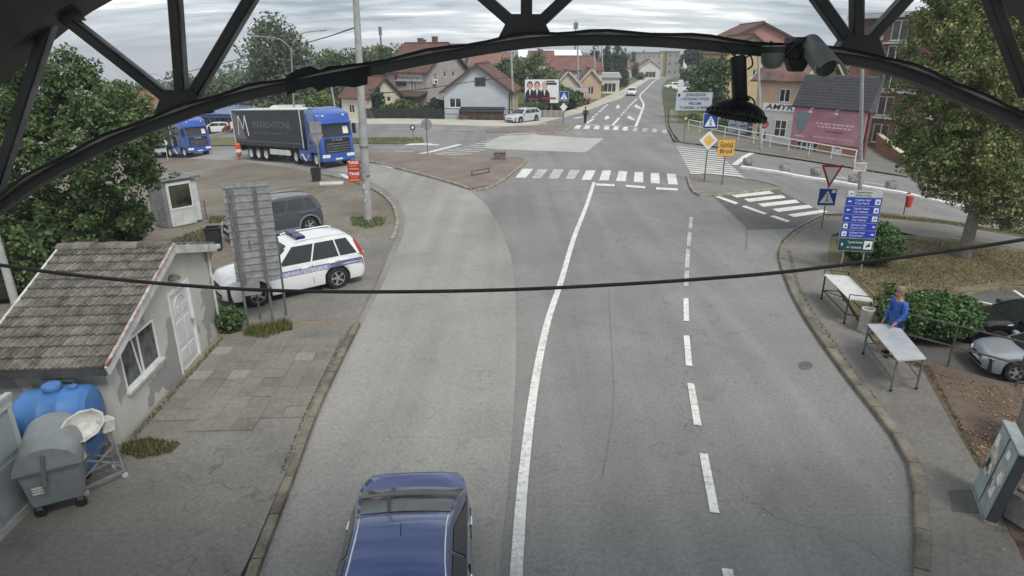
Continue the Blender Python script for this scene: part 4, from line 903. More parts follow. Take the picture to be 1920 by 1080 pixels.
def wheel(parent, x, y, r, wd, rim=None, spokes=5):
    sgn = 1 if y > 0 else -1
    e = bpy.data.objects.new('wheel', None); COL.objects.link(e); e.parent = parent; e.location = (x, y, r); e.rotation_euler = (R(-90) * sgn, 0, 0)
    MB().lathe([(r * .64, -wd / 2), (r * .93, -wd / 2), (r, -wd / 2 + .03), (r, wd / 2 - .03), (r * .93, wd / 2), (r * .64, wd / 2)], 24, caps=False).build('tyre', m_rubber, e, smooth=True)
    mb = MB(); mb.lathe([(r * .66, -wd * .3), (r * .66, wd * .46), (r * .60, wd * .46), (r * .58, wd * .25), (0.02, wd * .22)], 24); mb.build('rim_barrel', m_black if spokes else (rim or m_alloy), e, smooth=True)
    for k in range(spokes):
        mb = MB(); mb.add([(0.03, -0.035, wd * .44), (0.03, 0.035, wd * .44), (r * .63, 0.03, wd * .46), (r * .63, -0.03, wd * .46), (0.03, -0.035, wd * .28), (0.03, 0.035, wd * .28), (r * .63, 0.03, wd * .3), (r * .63, -0.03, wd * .3)],
                          [(0, 1, 2, 3), (0, 4, 5, 1), (1, 5, 6, 2), (2, 6, 7, 3), (3, 7, 4, 0)])
        mb.build('spoke', rim or m_alloy, e, rot=(0, 0, k * 2 * math.pi / spokes))
    MB().lathe([(0.05, wd * .3), (0.05, wd * .47), (0.02, wd * .48)], 12).build('hub', rim or m_alloy, e)
    if spokes: MB().lathe([(r * .66, wd * .40), (r * .66, wd * .48), (r * .59, wd * .48), (r * .59, wd * .40)], 24, caps=False).build('rim_edge', rim or m_alloy, e)
    return e
def car(name, label, loc, heading, pm, L=4.5, W=1.76, prof=None, cabin=None, wb=2.6, fo=0.85, wr=0.31, belt=None, group=None, sides=None, detail=True, clad=None, cat='car', zclear=0.19, spokes=5, rails=None, roofm=None, glass=None, pillars=None, chrome=False, tail=None):
    """prof: deck height along x from tail(0) to nose(L); cabin: (tail base, tail top, front top, front base, roof z, belt z)"""
    t = thing(name, label, cat, loc, heading, group); gl = glass or m_glass; hw = W / 2
    xr = L - fo - wb; xf = L - fo       # rear and front axle
    ox = L / 2
    ca = wr + 0.075
    def zb(x):
        z = zclear + (0.06 if x < 0.12 or x > L - 0.12 else 0)
        for c in (xr, xf):
            d = abs(x - c)
            if d < ca: z = max(z, wr + math.sqrt(ca * ca - d * d))
        return z
    plan = [(0, hw * .80), (0.06, hw * .90), (0.22, hw * .965), (0.7, hw), (L - 1.0, hw), (L - 0.45, hw * .955), (L - 0.18, hw * .86), (L - 0.05, hw * .74), (L, hw * .62)]
    if tail: plan = [(0, hw * tail), (0.05, hw * (tail + .09)), (0.16, hw * (tail + .17)), (0.4, hw * .945), (0.9, hw * .99)] + plan[4:]
    xs = sorted(set([0, .03, .08, .15, .25, .4, .55] + [L - k for k in (0, .03, .08, .15, .25, .4, .6)] + [c + ca * math.cos(a) for c in (xr, xf) for a in [math.pi * k / 12 for k in range(13)]] + [c + sg * (ca + 0.004) for c in (xr, xf) for sg in (-1, 1)] + [xr + wb * k / 6 for k in range(1, 6)] + [0.8, L - 0.85]))
    xs = [x for i, x in enumerate(xs) if i == 0 or x - xs[i - 1] > 0.003]
    rows = []
    for x in xs:
        w = sm_tab(plan, x); d = sm_tab(prof, x); b = min(zb(x), d - 0.16); m = b + (d - b) * 0.5
        e = 1 - min(1, min(x, L - x) / 0.12); tuck = 0.03 * e
        sec = [(w * .95 - tuck, b), (w * .985, b + min(0.1, (d - b) * .3)), (w, max(m, b + .12 * (d - b))), (w * .992, b + (d - b) * .72), (w * .965, d - 0.05), (w * .90, d - 0.012), (w * .6, d + 0.016), (0, d + 0.026)]
        rows.append([(x - ox, y, z) for y, z in sec] + [(x - ox, -y, z) for y, z in sec[-2::-1]])
    n = len(rows[0]); mb = MB(); vs = [p for r_ in rows for p in r_]; fs = []
    for i in range(len(rows) - 1):
        for k in range(n - 1): fs.append((i * n + k, i * n + k + 1, (i + 1) * n + k + 1, (i + 1) * n + k))
    fs += [tuple(range(n)), tuple((len(rows) - 1) * n + k for k in range(n - 1, -1, -1))]
    mb.add(vs, fs); body = mb.build('body', pm, t, smooth=True, angle=32)
    mb = MB(); mb.box(0.1 - ox, L - 0.1 - ox, -hw * .86, hw * .86, zclear + 0.02, min(wr * 2 + 0.02, 0.68)); mb.build('underbody', m_black, t)
    # cabin
    tb, tt, ft, fb, rz, bz = cabin; wbelt = hw * .955; wroof = hw * .70; rw = rz - bz
    P0 = [(tb, bz - 0.03), (tb + (tt - tb) * .5, bz + rw * .52), (tt - 0.02, rz - 0.075), (tt + 0.1, rz - 0.028), (tt + (ft - tt) * .33, rz), (tt + (ft - tt) * .7, rz - 0.006), (ft - 0.1, rz - 0.045), (ft + 0.03, rz - 0.09), (ft + (fb - ft) * .5, bz + rw * .50), (fb, bz - 0.03)]
    def wid(z): return wbelt + (wroof - wbelt) * max(0, (z - bz)) / rw
    def surf(i, c, off=0.0):
        i0 = int(min(i, len(P0) - 1.001)); f = i - i0; x = P0[i0][0] * (1 - f) + P0[i0 + 1][0] * f; z = P0[i0][1] * (1 - f) + P0[i0 + 1][1] * f
        y = c * wid(z) ; bul = 1 - c * c
        tf = min(1, max(0, (len(P0) - 1 - i) / 2.0)); tr_ = min(1, max(0, i / 2.0))
        z2 = z + 0.035 * bul * min(tf, tr_); x2 = x + 0.12 * bul * (1 - tf) - 0.13 * bul * (1 - tr_) - (0.035 * (1 - bul) if tf < 1 else 0)
        dxx = P0[i0 + 1][0] - P0[i0][0]; dzz = P0[i0 + 1][1] - P0[i0][1]; l = math.hypot(dxx, dzz)
        return (x2 - ox - dzz / l * off, y, z2 + dxx / l * off)
    cols = [-1, -.9, -.75, -.5, -.25, 0, .25, .5, .75, .9, 1]
    mb = MB(); vs = [surf(i, c) for i in range(len(P0)) for c in cols]; k = len(cols)
    fs = [(i * k + j, i * k + j + 1, (i + 1) * k + j + 1, (i + 1) * k + j) for i in range(len(P0) - 1) for j in range(k - 1)]
    mb.add(vs, fs)
    for j in (0, k - 1): mb.f.append([i * k + j for i in range(len(P0))]); mb.m.append(0)
    mb.build('roof', roofm or pm, t, smooth=True, angle=35)
    def patch(nm, i0, i1, c0, c1, mat, off=0.006, ni=6, nc=8):
        mb = MB(); vs = [surf(i0 + (i1 - i0) * a / ni, c0 + (c1 - c0) * b / nc, off) for a in range(ni + 1) for b in range(nc + 1)]
        mb.add(vs, [(a * (nc + 1) + b, a * (nc + 1) + b + 1, (a + 1) * (nc + 1) + b + 1, (a + 1) * (nc + 1) + b) for a in range(ni) for b in range(nc)])
        return mb.build(nm, mat, t, smooth=True, fix=False)
    patch('windscreen', 7.15, 8.92, -.9, .9, gl); patch('rear_window', 0.15, 1.88, -.93, .93, gl)
    # side windows, doors, handles
    def sidepoly(nm, pts, mat, off=0.006, parent=t):
        out = []
        for sg in (1, -1):
            mb = MB(); mb.add([(x - ox, sg * (wid(z) + off), z) for x, z in pts], [tuple(range(len(pts)))]); out.append(mb.build(nm, mat, parent, fix=False))
        return out
    zt = rz - 0.105; zl = bz + 0.02
    xa = fb - 0.28; xat = ft + 0.02; xe = tb + 0.22; xet = tt + 0.12
    def edge(x, top): return x
    nwin = sides or [0.0, 0.47, 1.0]
    def bx(f, top): return (xe + (xa - xe) * f) if not top else (xet + (xat - xet) * f)
    for a, b in zip(nwin, nwin[1:]):
        g = 0.025
        sidepoly('side_window', [(bx(a, 0) + g, zl), (bx(b, 0) - g, zl), (bx(b, 1) - g, zt), (bx(a, 1) + g, zt)], gl)
    if chrome: sidepoly('window_trim', [(xe - .02, zl - .035), (xa + .02, zl - .035), (xa + .02, zl - .005), (xe - .02, zl - .005)], m_chrome, 0.009)
    if detail:
        for f in [q for q in nwin[1:-1]] + [1.0]:
            x = bx(f, 0) - 0.30 - (0.0 if f < 1 else 0.0)
            if f == 1.0: continue
        doors = [bx(nwin[-1], 0) - 0.05, bx(nwin[-2], 0), bx(nwin[0] if len(nwin) == 3 else nwin[1], 0) + 0.05]
        for sg in (1, -1):
            for x in doors:
                mb = MB(); mb.box(x - 0.006 - ox, x + 0.006 - ox, sg * (hw * .93) - 0.0 if sg > 0 else -hw * 1.004, sg * hw * 1.004 if sg > 0 else -hw * .93, zclear + 0.12, bz - 0.10); mb.build('door_gap', m_black, t)
            for x in (doors[1] + 0.14, doors[2] + 0.14):
                mb = MB(); mb.box(x - ox, x + 0.2 - ox, sg * hw - 0.01, sg * hw + 0.035, bz - 0.16, bz - 0.125) if sg > 0 else mb.box(x - ox, x + 0.2 - ox, -hw - 0.035, -hw + 0.01, bz - 0.16, bz - 0.125)
                mb.build('door_handle', m_chrome if chrome else pm, t, bevel=0.01)
            mb = MB(); x = xa + 0.03; mb.box(x - 0.1 - ox, x + 0.06 - ox, (wbelt - .02) * sg if sg > 0 else -(wbelt + .19), wbelt + .19 if sg > 0 else -(wbelt - .02), bz + 0.0, bz + 0.13); mb.build('mirror', pm, t, bevel=0.03, seg=2)
    # lamps, grille, plates, bumpers
    dn = sm_tab(prof, L - 0.12); dt = sm_tab(prof, 0.06)
    for sg in (1, -1):
        w1 = sm_tab(plan, L - 0.14); mb = MB(); mb.add([(L - 0.02 - ox, sg * w1 * .60, dn - 0.20), (L - 0.02 - ox, sg * w1 * .60, dn - 0.08), (L - 0.20 - ox, sg * w1 * 1.0, dn - 0.03), (L - 0.20 - ox, sg * w1 * 1.0, dn - 0.19), (L + 0.012 - ox, sg * w1 * .60, dn - 0.20), (L + 0.012 - ox, sg * w1 * .60, dn - 0.08), (L - 0.17 - ox, sg * w1 * 1.04, dn - 0.03), (L - 0.17 - ox, sg * w1 * 1.04, dn - 0.19)],
                   [(0, 1, 2, 3), (4, 5, 6, 7), (0, 4, 5, 1), (1, 5, 6, 2), (2, 6, 7, 3), (3, 7, 4, 0)]); mb.build('headlight', m_lampw, t)
        w2 = sm_tab(plan, 0.05); mb = MB(); mb.add([(-0.012 - ox, sg * w2 * .62, dt - 0.30), (-0.012 - ox, sg * w2 * .62, dt - 0.12), (0.1 - ox, sg * w2 * 1.07, dt - 0.1), (0.1 - ox, sg * w2 * 1.07, dt - 0.3), (0.03 - ox, sg * w2 * .62, dt - 0.30), (0.03 - ox, sg * w2 * .62, dt - 0.12), (0.13 - ox, sg * w2 * 1.05, dt - 0.1), (0.13 - ox, sg * w2 * 1.05, dt - 0.3)],
                   [(0, 1, 2, 3), (4, 5, 6, 7), (0, 4, 5, 1), (1, 5, 6, 2), (2, 6, 7, 3), (3, 7, 4, 0)]); mb.build('tail_light', m_red, t)
    mb = MB(); mb.box(L - 0.03 - ox, L + 0.006 - ox, -hw * .33, hw * .33, dn - 0.24, dn - 0.1); mb.build('grille', m_black, t)
    mb = MB(); mb.box(L - 0.03 - ox, L + 0.012 - ox, -hw * .55, hw * .55, zclear + 0.1, zclear + 0.2); mb.build('lower_grille', m_black, t)
    mb = MB(); mb.box(L - 0.02 - ox, L + 0.02 - ox, -0.26, 0.26, zclear + 0.22, zclear + 0.33); mb.build('number_plate', m_signw, t)
    mb = MB(); mb.box(-0.016 - ox, 0.01 - ox, -0.26, 0.26, dt - 0.42, dt - 0.31); mb.build('number_plate', m_signw, t)
    if clad:
        for sg in (1, -1):
            for c in (xr, xf):
                mb = MB(); vs = []
                for i in range(13):
                    a = math.pi * i / 12
                    for r_ in (ca - 0.005, ca + 0.07):
                        for yy in (hw - 0.03, hw + 0.018): vs.append((c - ox + r_ * math.cos(a), sg * yy, wr + r_ * math.sin(a)))
                fs = []
                for i in range(12):
                    b = i * 4; fs += [(b, b + 2, b + 6, b + 4), (b + 1, b + 5, b + 7, b + 3), (b, b + 4, b + 5, b + 1), (b + 2, b + 3, b + 7, b + 6)]
                mb.add(vs, fs); mb.build('arch_trim', clad, t)
            mb = MB(); mb.box(xr + ca - ox, xf - ca - ox, (hw - .04) if sg > 0 else -(hw + .015), (hw + .015) if sg > 0 else -(hw - .04), zclear - 0.02, zclear + 0.14); mb.build('sill_trim', clad, t)
        mb = MB(); mb.box(-0.02 - ox, 0.12 - ox, -hw * .88, hw * .88, zclear + 0.02, zclear + 0.26); mb.build('rear_bumper', clad, t, bevel=0.03)
        mb = MB(); mb.box(L - 0.1 - ox, L + 0.01 - ox, -hw * .62, hw * .62, zclear + 0.0, zclear + 0.12); mb.build('front_bumper', clad, t, bevel=0.03)
    if rails:
        for sg in (1, -1):
            pts = [(x - ox, sg * wroof * .93, rz + (0.045 if 0 < q < 4 else 0.0)) for q, x in enumerate([tt + .1, tt + .25, (tt + ft) / 2, ft - .3, ft - .12])]
            mb = MB(); mb.tube(pts, 0.02, 6); mb.build('roof_rail', rails, t)
    for c in (xr, xf):
        for sg in (1, -1): wheel(t, c - ox, sg * (hw - 0.115), wr, 0.21, spokes=spokes)
    t['_dims'] = (L, W, wbelt, wroof); del t['_dims']
    return t, dict(ox=ox, hw=hw, wid=wid, bz=bz, rz=rz, xr=xr, xf=xf, surf=surf)
SUVP = lambda L, hh: [(0, hh - 0.32), (0.05, hh - 0.14), (0.15, hh), (0.7, hh + .01), (L - 1.3, hh), (L - 0.9, hh - 0.04), (L - 0.4, hh - 0.10), (L - 0.15, hh - 0.2), (L, hh - 0.42)]
SEDP = lambda L, hh: [(0, hh - 0.34), (0.05, hh - 0.12), (0.14, hh - 0.02), (0.55, hh + 0.0), (1.1, hh + .0), (L - 1.4, hh - 0.01), (L - 1.0, hh - 0.06), (L - 0.45, hh - 0.13), (L - 0.15, hh - 0.24), (L, hh - 0.42)]
def place(front_px, rear_px, side, wb, W):
    """wheel contact points of the visible side -> car centre between axles and heading; side = +1 if its left side shows"""
    f, r_ = P(*front_px), P(*rear_px); d = f - r_; d.z = 0; h = math.atan2(d.y, d.x)
    n = Vector((-math.sin(h), math.cos(h), 0)) * side; mid = (f + r_) / 2 - n * (W / 2 - 0.1)
    return Vector((mid.x, mid.y, T(mid.x, mid.y) + 0.02)), h

# white police 4x4
pw = paint('police_white', s(226, 228, 228), False)
L, W, wb = 4.5, 1.8, 2.55
mid, hd = place((487, 574), (633, 541), 1, wb, W)
fo = 0.92; cx = L / 2 - fo - wb / 2     # centre of the car relative to the middle of the axles
loc = mid + Vector((math.cos(hd), math.sin(hd), 0)) * (-(L - fo - wb / 2 - L / 2))
pol, pd = car('police_car', 'white police off-roader with blue stripe and lettering parked beside the pavement', loc, hd, pw, L, W, SUVP(L, 1.06), (0.05, 0.42, 2.35, 3.16, 1.70, 1.07), wb, fo, 0.36, sides=[0.0, 0.24, 0.6, 1.0], zclear=0.25, cat='police car', rails=pw)
ox, hw = pd['ox'], pd['hw']
m_stripe = M('police_blue', s(96, 106, 160), 0.5, 0.05, 3); m_stripe2 = M('police_pale_blue', s(140, 148, 188), 0.5, 0.05, 3)
for sg in (1, -1):
    y = hw + 0.004
    for z0, z1, m_ in ((0.84, 0.93, m_stripe), (0.76, 0.80, m_stripe)):
        mb = MB(); a, b = 0.16 - ox, 3.1 - ox; mb.quad((a, sg * y, z0), (b, sg * y, z0), (b, sg * y, z1), (a, sg * y, z1)); mb.build('stripe', m_, pol, fix=False)
    xw = pd['xr'] - ox
    mb = MB(); mb.quad((1.30 - ox, sg * (y + .003), 0.74), (3.2 - ox, sg * (y + .003), 0.74), (3.2 - ox, sg * (y + .003), 0.90), (1.30 - ox, sg * (y + .003), 0.90)); mb.build('stripe', m_stripe2, pol, fix=False)
    rr = (math.pi / 2, 0, math.pi if sg > 0 else 0)
    text('ГРАНИЧНА', 0.17, m_signw, pol, (2.68 - ox, sg * (y + .007), 0.815), rr, width=0.85, bold=0.002); text('ПОЛИЦИЈА', 0.17, m_signw, pol, (1.78 - ox, sg * (y + .007), 0.815), rr, width=0.85, bold=0.002)
    # tall tail lamps of this car
    mb = MB(); pts = [(0.06, 1.0), (0.20, 1.02), (0.34, 1.48), (0.30, 1.56), (0.16, 1.3)]
    mb.add([(x - ox, sg * (pd['wid'](z) + 0.012), z) for x, z in pts], [tuple(range(5))]); mb.build('tall_tail_light', m_red, pol, fix=False)
mb = MB(); mb.box(-0.16, 0.16, -0.52, 0.52, 1.68, 1.71); lb = mb.build('light_bar', m_white, pol, loc=(1.95 - ox, 0, 0))
for y0, y1 in ((-0.5, -0.02), (0.02, 0.5)): mb = MB(); mb.box(-0.14, 0.14, y0, y1, 1.71, 1.84); mb.build('blue_lens', M('blue_lens', s(34, 30, 92), 0.2, 0.1, 3, spec=0.6), lb, bevel=0.02)
# dark grey compact 4x4 behind the police car
gd = paint('graphite_paint', s(72, 77, 88)); m_clad = M('grey_cladding', s(120, 124, 128), 0.5, 0.08, 4)
L2, W2, wb2, fo2 = 3.9, 1.76, 2.4, 0.8
h2 = hd + R(2); rw_ = P(582, 437); d2 = Vector((math.cos(h2), math.sin(h2), 0)); n2 = Vector((-d2.y, d2.x, 0))
loc2 = rw_ - n2 * (W2 / 2 - 0.1) + d2 * (L2 / 2 - (L2 - fo2 - wb2))
suv, _ = car('parked_suv', 'dark grey compact off-roader with silver roof rails parked behind the police car', loc2 + Vector((0, 0, 0.02)), h2, gd, L2, W2, SUVP(L2, 1.04), (0.06, 0.36, 2.2, 2.95, 1.62, 1.05), wb2, fo2, 0.35, sides=[0.0, 0.2, 0.58, 1.0], zclear=0.22, clad=m_clad, rails=m_galv)

# blue saloon passing under the canopy towards the viewer
bp_ = M('metallic_blue', s(60, 78, 134), 0.14, 0.03, 1.0, metal=0.55, coat=1.0)
ta, tb_ = P(778, 893, 0.98), P(752, 1010, 1.4)
hd3 = math.atan2((tb_ - ta).y, (tb_ - ta).x)
L3_, W3 = 4.55, 1.74; d3 = Vector((math.cos(hd3), math.sin(hd3), 0))
loc3 = Vector((ta.x, ta.y, 0.02)) + d3 * (L3_ / 2 - 0.22)
blue, bd = car('blue_saloon', 'metallic blue saloon car driving towards the viewer at the bottom of the picture', loc3, hd3, bp_, L3_, W3, SEDP(L3_, 0.98), (0.52, 1.62, 2.78, 3.55, 1.42, 0.96), 2.62, 0.9, 0.31, sides=[0.04, 0.5, 1.0], chrome=True, zclear=0.17, tail=.68)
for sg in (1, -1):
    mb = MB(); mb.tube([Vector(bd['surf'](2.6 + k * .9, sg * .93)) + Vector((0, 0, 0.006)) for k in range(6)], 0.013, 6); mb.build('roof_gutter_trim', m_chrome, blue)
mb = MB(); mb.tube([Vector(bd['surf'](4.2, 0)) + Vector((0, 0, .0)), Vector(bd['surf'](4.0, 0)) + Vector((-.02, 0, .09))], .006, 6); mb.build('roof_aerial', m_black, blue)
mb = MB(); mb.box(.72 - bd['ox'], .95 - bd['ox'], -.5, .5, 1.0, 1.012); mb.build('parcel_shelf', m_dkgrey if 'm_dkgrey' in globals() else m_black, blue)
# silver estate car at the corner
sv = paint('silver_paint', s(196, 200, 204))
mid, hd4 = place((970, 232.5), (1011, 227.5), 1, 2.7, 1.8)
car('silver_estate_car', 'silver estate car standing at the far corner in front of the grey gabled house', mid, hd4, sv, 4.7, 1.8, SEDP(4.7, 0.98), (0.08, 0.55, 2.6, 3.45, 1.48, 0.99), 2.75, 0.92, 0.33, sides=[0.0, 0.25, 0.6, 1.0], rails=m_galv)
# white saloon coming down the far road
q = P(1183.5, 180); dirv = P(1165, 205) - P(1192, 170); hd5 = math.atan2(dirv.y, dirv.x)
car('white_saloon', 'white car coming down the far road towards the crossing', q + Vector((0.4, 1.8, 0.02)), hd5, paint('white_car', s(228, 229, 228), False), 4.3, 1.75, SEDP(4.3, 0.96), (0.4, 0.9, 2.4, 3.2, 1.44, 0.97), 2.55, 0.85, 0.31, detail=False)
# cars beyond the trucks at the left
q = P(402, 250); car('white_hatchback', 'white car parked in front of the blue roofed shop beyond the trucks', q + Vector((0, 0.6, 0.02)), R(196), paint('white_car', s(228, 229, 228), False), 4.2, 1.75, SUVP(4.2, 0.94), (0.1, 0.5, 2.4, 3.2, 1.45, 0.95), 2.5, 0.85, 0.31, detail=False)
q = P(434, 248); car('red_hatchback', 'red car half hidden behind the rear end of the nearer truck', q + Vector((0.8, 1.2, 0.02)), R(200), paint('red_car', s(150, 26, 32), False), 4.1, 1.75, SUVP(4.1, 0.94), (0.1, 0.5, 2.4, 3.2, 1.45, 0.95), 2.5, 0.85, 0.31, detail=False)
# cars parked beyond the right hand corner
for px, lab, col, hh in [((1262, 167), 'white parked car nearest the far road on the right hand verge', s(226, 226, 224), 200), ((1279, 171), 'white parked car behind the welcome board on the right', s(214, 216, 218), 205), ((1283, 157), 'white van shaped car farthest back among those parked on the right', s(232, 232, 230), 215)]:
    q = P(*px); car('parked_car', lab, q + Vector((0, 0, 0.03)), R(hh), paint('white_car2', col, False), 4.4, 1.8, SUVP(4.4, 0.98), (0.1, 0.45, 2.6, 3.4, 1.55, 0.99), 2.6, 0.88, 0.32, detail=False, group='cars parked on the right verge')
# black and silver cars in the car park at the right edge
bk = paint('black_paint', (0.012, 0.012, 0.014)); 
f, r_ = P(1806, 612), P(1960, 652)
bs_, _ = car('black_saloon', 'black saloon with bright window trim in the small car park at the right edge', P(1800, 640) + Vector((1.85, -.1, 0.02)), R(166), bk, 4.5, 1.76, SEDP(4.5, 0.96), (0.45, 1.05, 2.45, 3.35, 1.40, 0.96), 2.6, 0.85, 0.31, chrome=True)
bs_.scale = L3(.8)
bs_, _ = car('silver_coupe', 'silver grey car nearest the pavement in the car park at the right edge', P(1842, 704) + Vector((1.6, .0, 0.02)), R(166), paint('grey_silver', s(150, 156, 164)), 4.5, 1.76, SEDP(4.5, 0.96), (0.45, 1.05, 2.45, 3.35, 1.40, 0.96), 2.6, 0.85, 0.32)

bs_.scale = L3(.72)
# ------------------------------------------------------------------ articulated trucks
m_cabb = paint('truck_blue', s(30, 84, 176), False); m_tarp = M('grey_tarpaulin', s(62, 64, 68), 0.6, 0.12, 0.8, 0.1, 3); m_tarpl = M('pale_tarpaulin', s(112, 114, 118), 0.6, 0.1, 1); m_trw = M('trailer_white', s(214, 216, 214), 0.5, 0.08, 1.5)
m_trt = M('trailer_lettering', s(112, 114, 118), 0.6, 0.05, 2); m_dkgrey = M('truck_dark', s(44, 46, 50), 0.6, 0.15, 2); m_orange = M('orange_plastic', s(214, 84, 40), 0.5, 0.1, 3)
def truck(label, kp, th, ch, lettering=True, LT=12.2):
    """kp: point on the ground under the kingpin, th: heading of the trailer, ch: heading of the tractor"""
    t = thing('articulated_truck', label, 'truck', kp, th)
    W = 1.25; x1 = 1.3; x0 = x1 - LT; zt0, zt1 = 1.15, 3.85
    e = bpy.data.objects.new('trailer', None); COL.objects.link(e); e.parent = t
    mb = MB(); mb.box(x0, x1, -W, W, zt0, zt1); mb.build('curtain', m_tarp, e, bevel=0.03)
    mb = MB(); mb.box(x0 - 0.03, x1 + 0.03, -W - 0.02, W + 0.02, zt1, zt1 + 0.06); mb.build('trailer_roof', m_trw, e)
    for sg in (1, -1):
        y = sg * (W + 0.02)
        mb = MB(); mb.box(x0, x1, min(y, sg * W), max(y, sg * W), 1.45, 1.50); mb.build('side_rail', m_trt, e)
        mb = MB(); mb.box(x0, x1, min(y, sg * W), max(y, sg * W), 1.1, 1.16); mb.build('side_rail', m_dkgrey, e)
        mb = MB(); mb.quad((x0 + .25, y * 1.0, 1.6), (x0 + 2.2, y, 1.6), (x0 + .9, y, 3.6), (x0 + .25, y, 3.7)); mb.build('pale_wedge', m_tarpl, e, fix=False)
        for xx in (x0 - 0.02, x1 - 0.1): mb = MB(); mb.box(xx, xx + 0.12, min(y, sg * W) - .002, max(y, sg * W) + .002, zt0, zt1); mb.build('corner_post', m_trw, e)
        for k in range(1, 8): mb = MB(); xx = x0 + LT * k / 8; mb.box(xx - .015, xx + .015, min(y * .995, sg * W), max(y * .995, sg * W), 1.18, 1.44); mb.build('curtain_strap', m_trt, e)
    # the visible right-hand side carries the marks (right = -y)
    if lettering:
        y = -(W + 0.012)
        for a, b in [((-8.6, 1.9), (-8.3, 3.45)), ((-8.3, 3.45), (-7.75, 2.4)), ((-7.75, 2.4), (-7.2, 3.45)), ((-7.2, 3.45), (-6.9, 1.9))]:
            mb = MB(); mb.bar((a[0], y, a[1]), (b[0], y, b[1]), 0.012, 0.11, up=(0, 0, 1)); mb.build('logo_stroke', m_trw, e)
        text('MARBO•STONE', 0.75, m_trt, e, (-3.1, y, 2.75), (math.pi / 2, 0, 0), width=5.8); 
        mb = MB(); mb.box(-6.0, -1.6, y - .002, y + .006, 2.12, 2.16); mb.build('logo_line', m_trt, e)
    mb = MB(); mb.box(x0 + 0.1, x1 - 0.5, -0.5, 0.5, 0.75, 1.1); mb.build('chassis', m_dkgrey, e)
    mb = MB(); mb.box(x0 - 0.03, x0 + 0.06, -W, W, 0.6, 1.1); mb.build('rear_bumper', m_dkgrey, e)
    for k in range(3):
        for sg in (1, -1): wheel(e, x0 + 2.3 + k * 1.25, sg * 1.02, 0.5, 0.36, m_trw, 0)
    mb = MB(); mb.box(x0 + 5.6, x0 + 8.6, -W + 0.0, -W + 0.12, 0.55, 0.95); mb.build('pallet_box', m_trw, e)
    mb = MB(); mb.box(x0 + 5.6, x0 + 8.6, W - 0.12, W, 0.55, 0.95); mb.build('pallet_box', m_trw, e)
    for sg in (1, -1): mb = MB(); mb.box(-2.4, -2.25, sg * .6 - .06, sg * .6 + .06, 0.05, 1.1); mb.build('landing_leg', m_galvd, e)
    # tractor, turning about the kingpin
    c = bpy.data.objects.new('tractor', None); COL.objects.link(c); c.parent = t; c.rotation_euler = (0, 0, ch - th); 
    mb = MB(); mb.box(-1.0, 4.2, -0.45, 0.45, 0.6, 1.0); mb.build('tractor_chassis', m_dkgrey, c)
    cw = 1.24; xa, xb = 2.35, 4.65
    pr_ = [(xa, 0.95), (xa, 3.55), (xa + 0.25, 3.86), (xb - 1.0, 3.86), (xb - 0.28, 3.55), (xb - 0.18, 3.1), (xb - 0.02, 1.95), (xb, 1.3), (xb, 0.42), (xb - 0.5, 0.36), (xb - 0.5, 0.36), (xb - 0.62, 0.95), (xb - 1.62, 0.95)]
    pr_ = [p for i, p in enumerate(pr_) if i != 10]
    mb = MB(); mb.prism(pr_, 'y', -cw, cw); mb.build('cab', m_cabb, c, bevel=0.07, seg=2, smooth=True, angle=50)
    mb = MB(); zw0, zw1 = 2.02, 2.98
    def fx(z): return lerp_tab([(1.3, xb), (1.95, xb - 0.02), (3.1, xb - 0.18), (3.55, xb - 0.28)], z) + 0.008
    mb.quad((fx(zw0), -1.12, zw0), (fx(zw0), 1.12, zw0), (fx(zw1), 1.06, zw1), (fx(zw1), -1.06, zw1)); mb.build('windscreen', m_glass, c, fix=False)
    mb = MB(); mb.prism([(xb - 0.45, 2.98), (xb + 0.16, 2.9), (xb + 0.17, 3.0), (xb - 0.4, 3.2)], 'y', -1.15, 1.15); mb.build('sun_visor', m_cabb, c, bevel=0.02)
    mb = MB(); mb.box(xb - 0.02, xb + 0.03, -0.95, 0.95, 0.95, 1.92); gz = mb.build('grille', m_black, c, bevel=0.02)
    for k in range(4): mb = MB(); z = 1.02 + k * 0.17; mb.box(xb + 0.028, xb + 0.06, -0.86, 0.86, z, z + 0.06); mb.build('grille_bar', m_galvd, gz)
    text('SCANIA', 0.2, m_chrome, c, (xb + 0.042, 0, 1.80), (math.pi / 2, 0, math.pi / 2), width=0.8)
    for sg in (1, -1):
        mb = MB(); mb.box(xb - 0.06, xb + 0.03, sg * 0.62 if sg > 0 else -1.2, 1.2 if sg > 0 else sg * 0.62, 0.62, 0.84); mb.build('headlight', m_lampw, c, bevel=0.03)
        y = sg * (cw + 0.008); mb = MB(); mb.quad((xb - 0.95, y, 2.05), (xb - 0.2, y, 2.0), (xb - 0.32, y, 2.85), (xb - 0.95, y, 2.85)); mb.build('side_window', m_glass, c, fix=False)
        mb = MB(); mb.box(xb - 0.15, xb + 0.05, sg * 1.3 if sg > 0 else -1.52, 1.52 if sg > 0 else sg * 1.3, 2.15, 2.85); mb.build('mirror', m_black, c, bevel=0.03)
        mb = MB(); mb.box(xa + 0.6, xa + 0.75, (cw + .004) if sg > 0 else -(cw + .03), (cw + .03) if sg > 0 else -(cw + .004), 1.55, 1.7); mb.build('door_handle', m_black, c)
        mb = MB(); mb.box(0.75, 2.75, sg * 0.85 if sg > 0 else -1.24, 1.24 if sg > 0 else sg * 0.85, 0.35, 1.05); mb.build('side_skirt', m_cabb, c, bevel=0.03)
        mb = MB(); mb.tube([(1.0 + .18 * k, sg * 1.25, 0.55 + 0.22 * math.sin(k * 0.9)) for k in range(9)], 0.05, 6); mb.build('white_flash', m_trw, c)
        for x, rr in ((0.0, 0.5), (3.55, 0.5)): wheel(c, x, sg * 1.03, rr, 0.36, m_trw, 0)
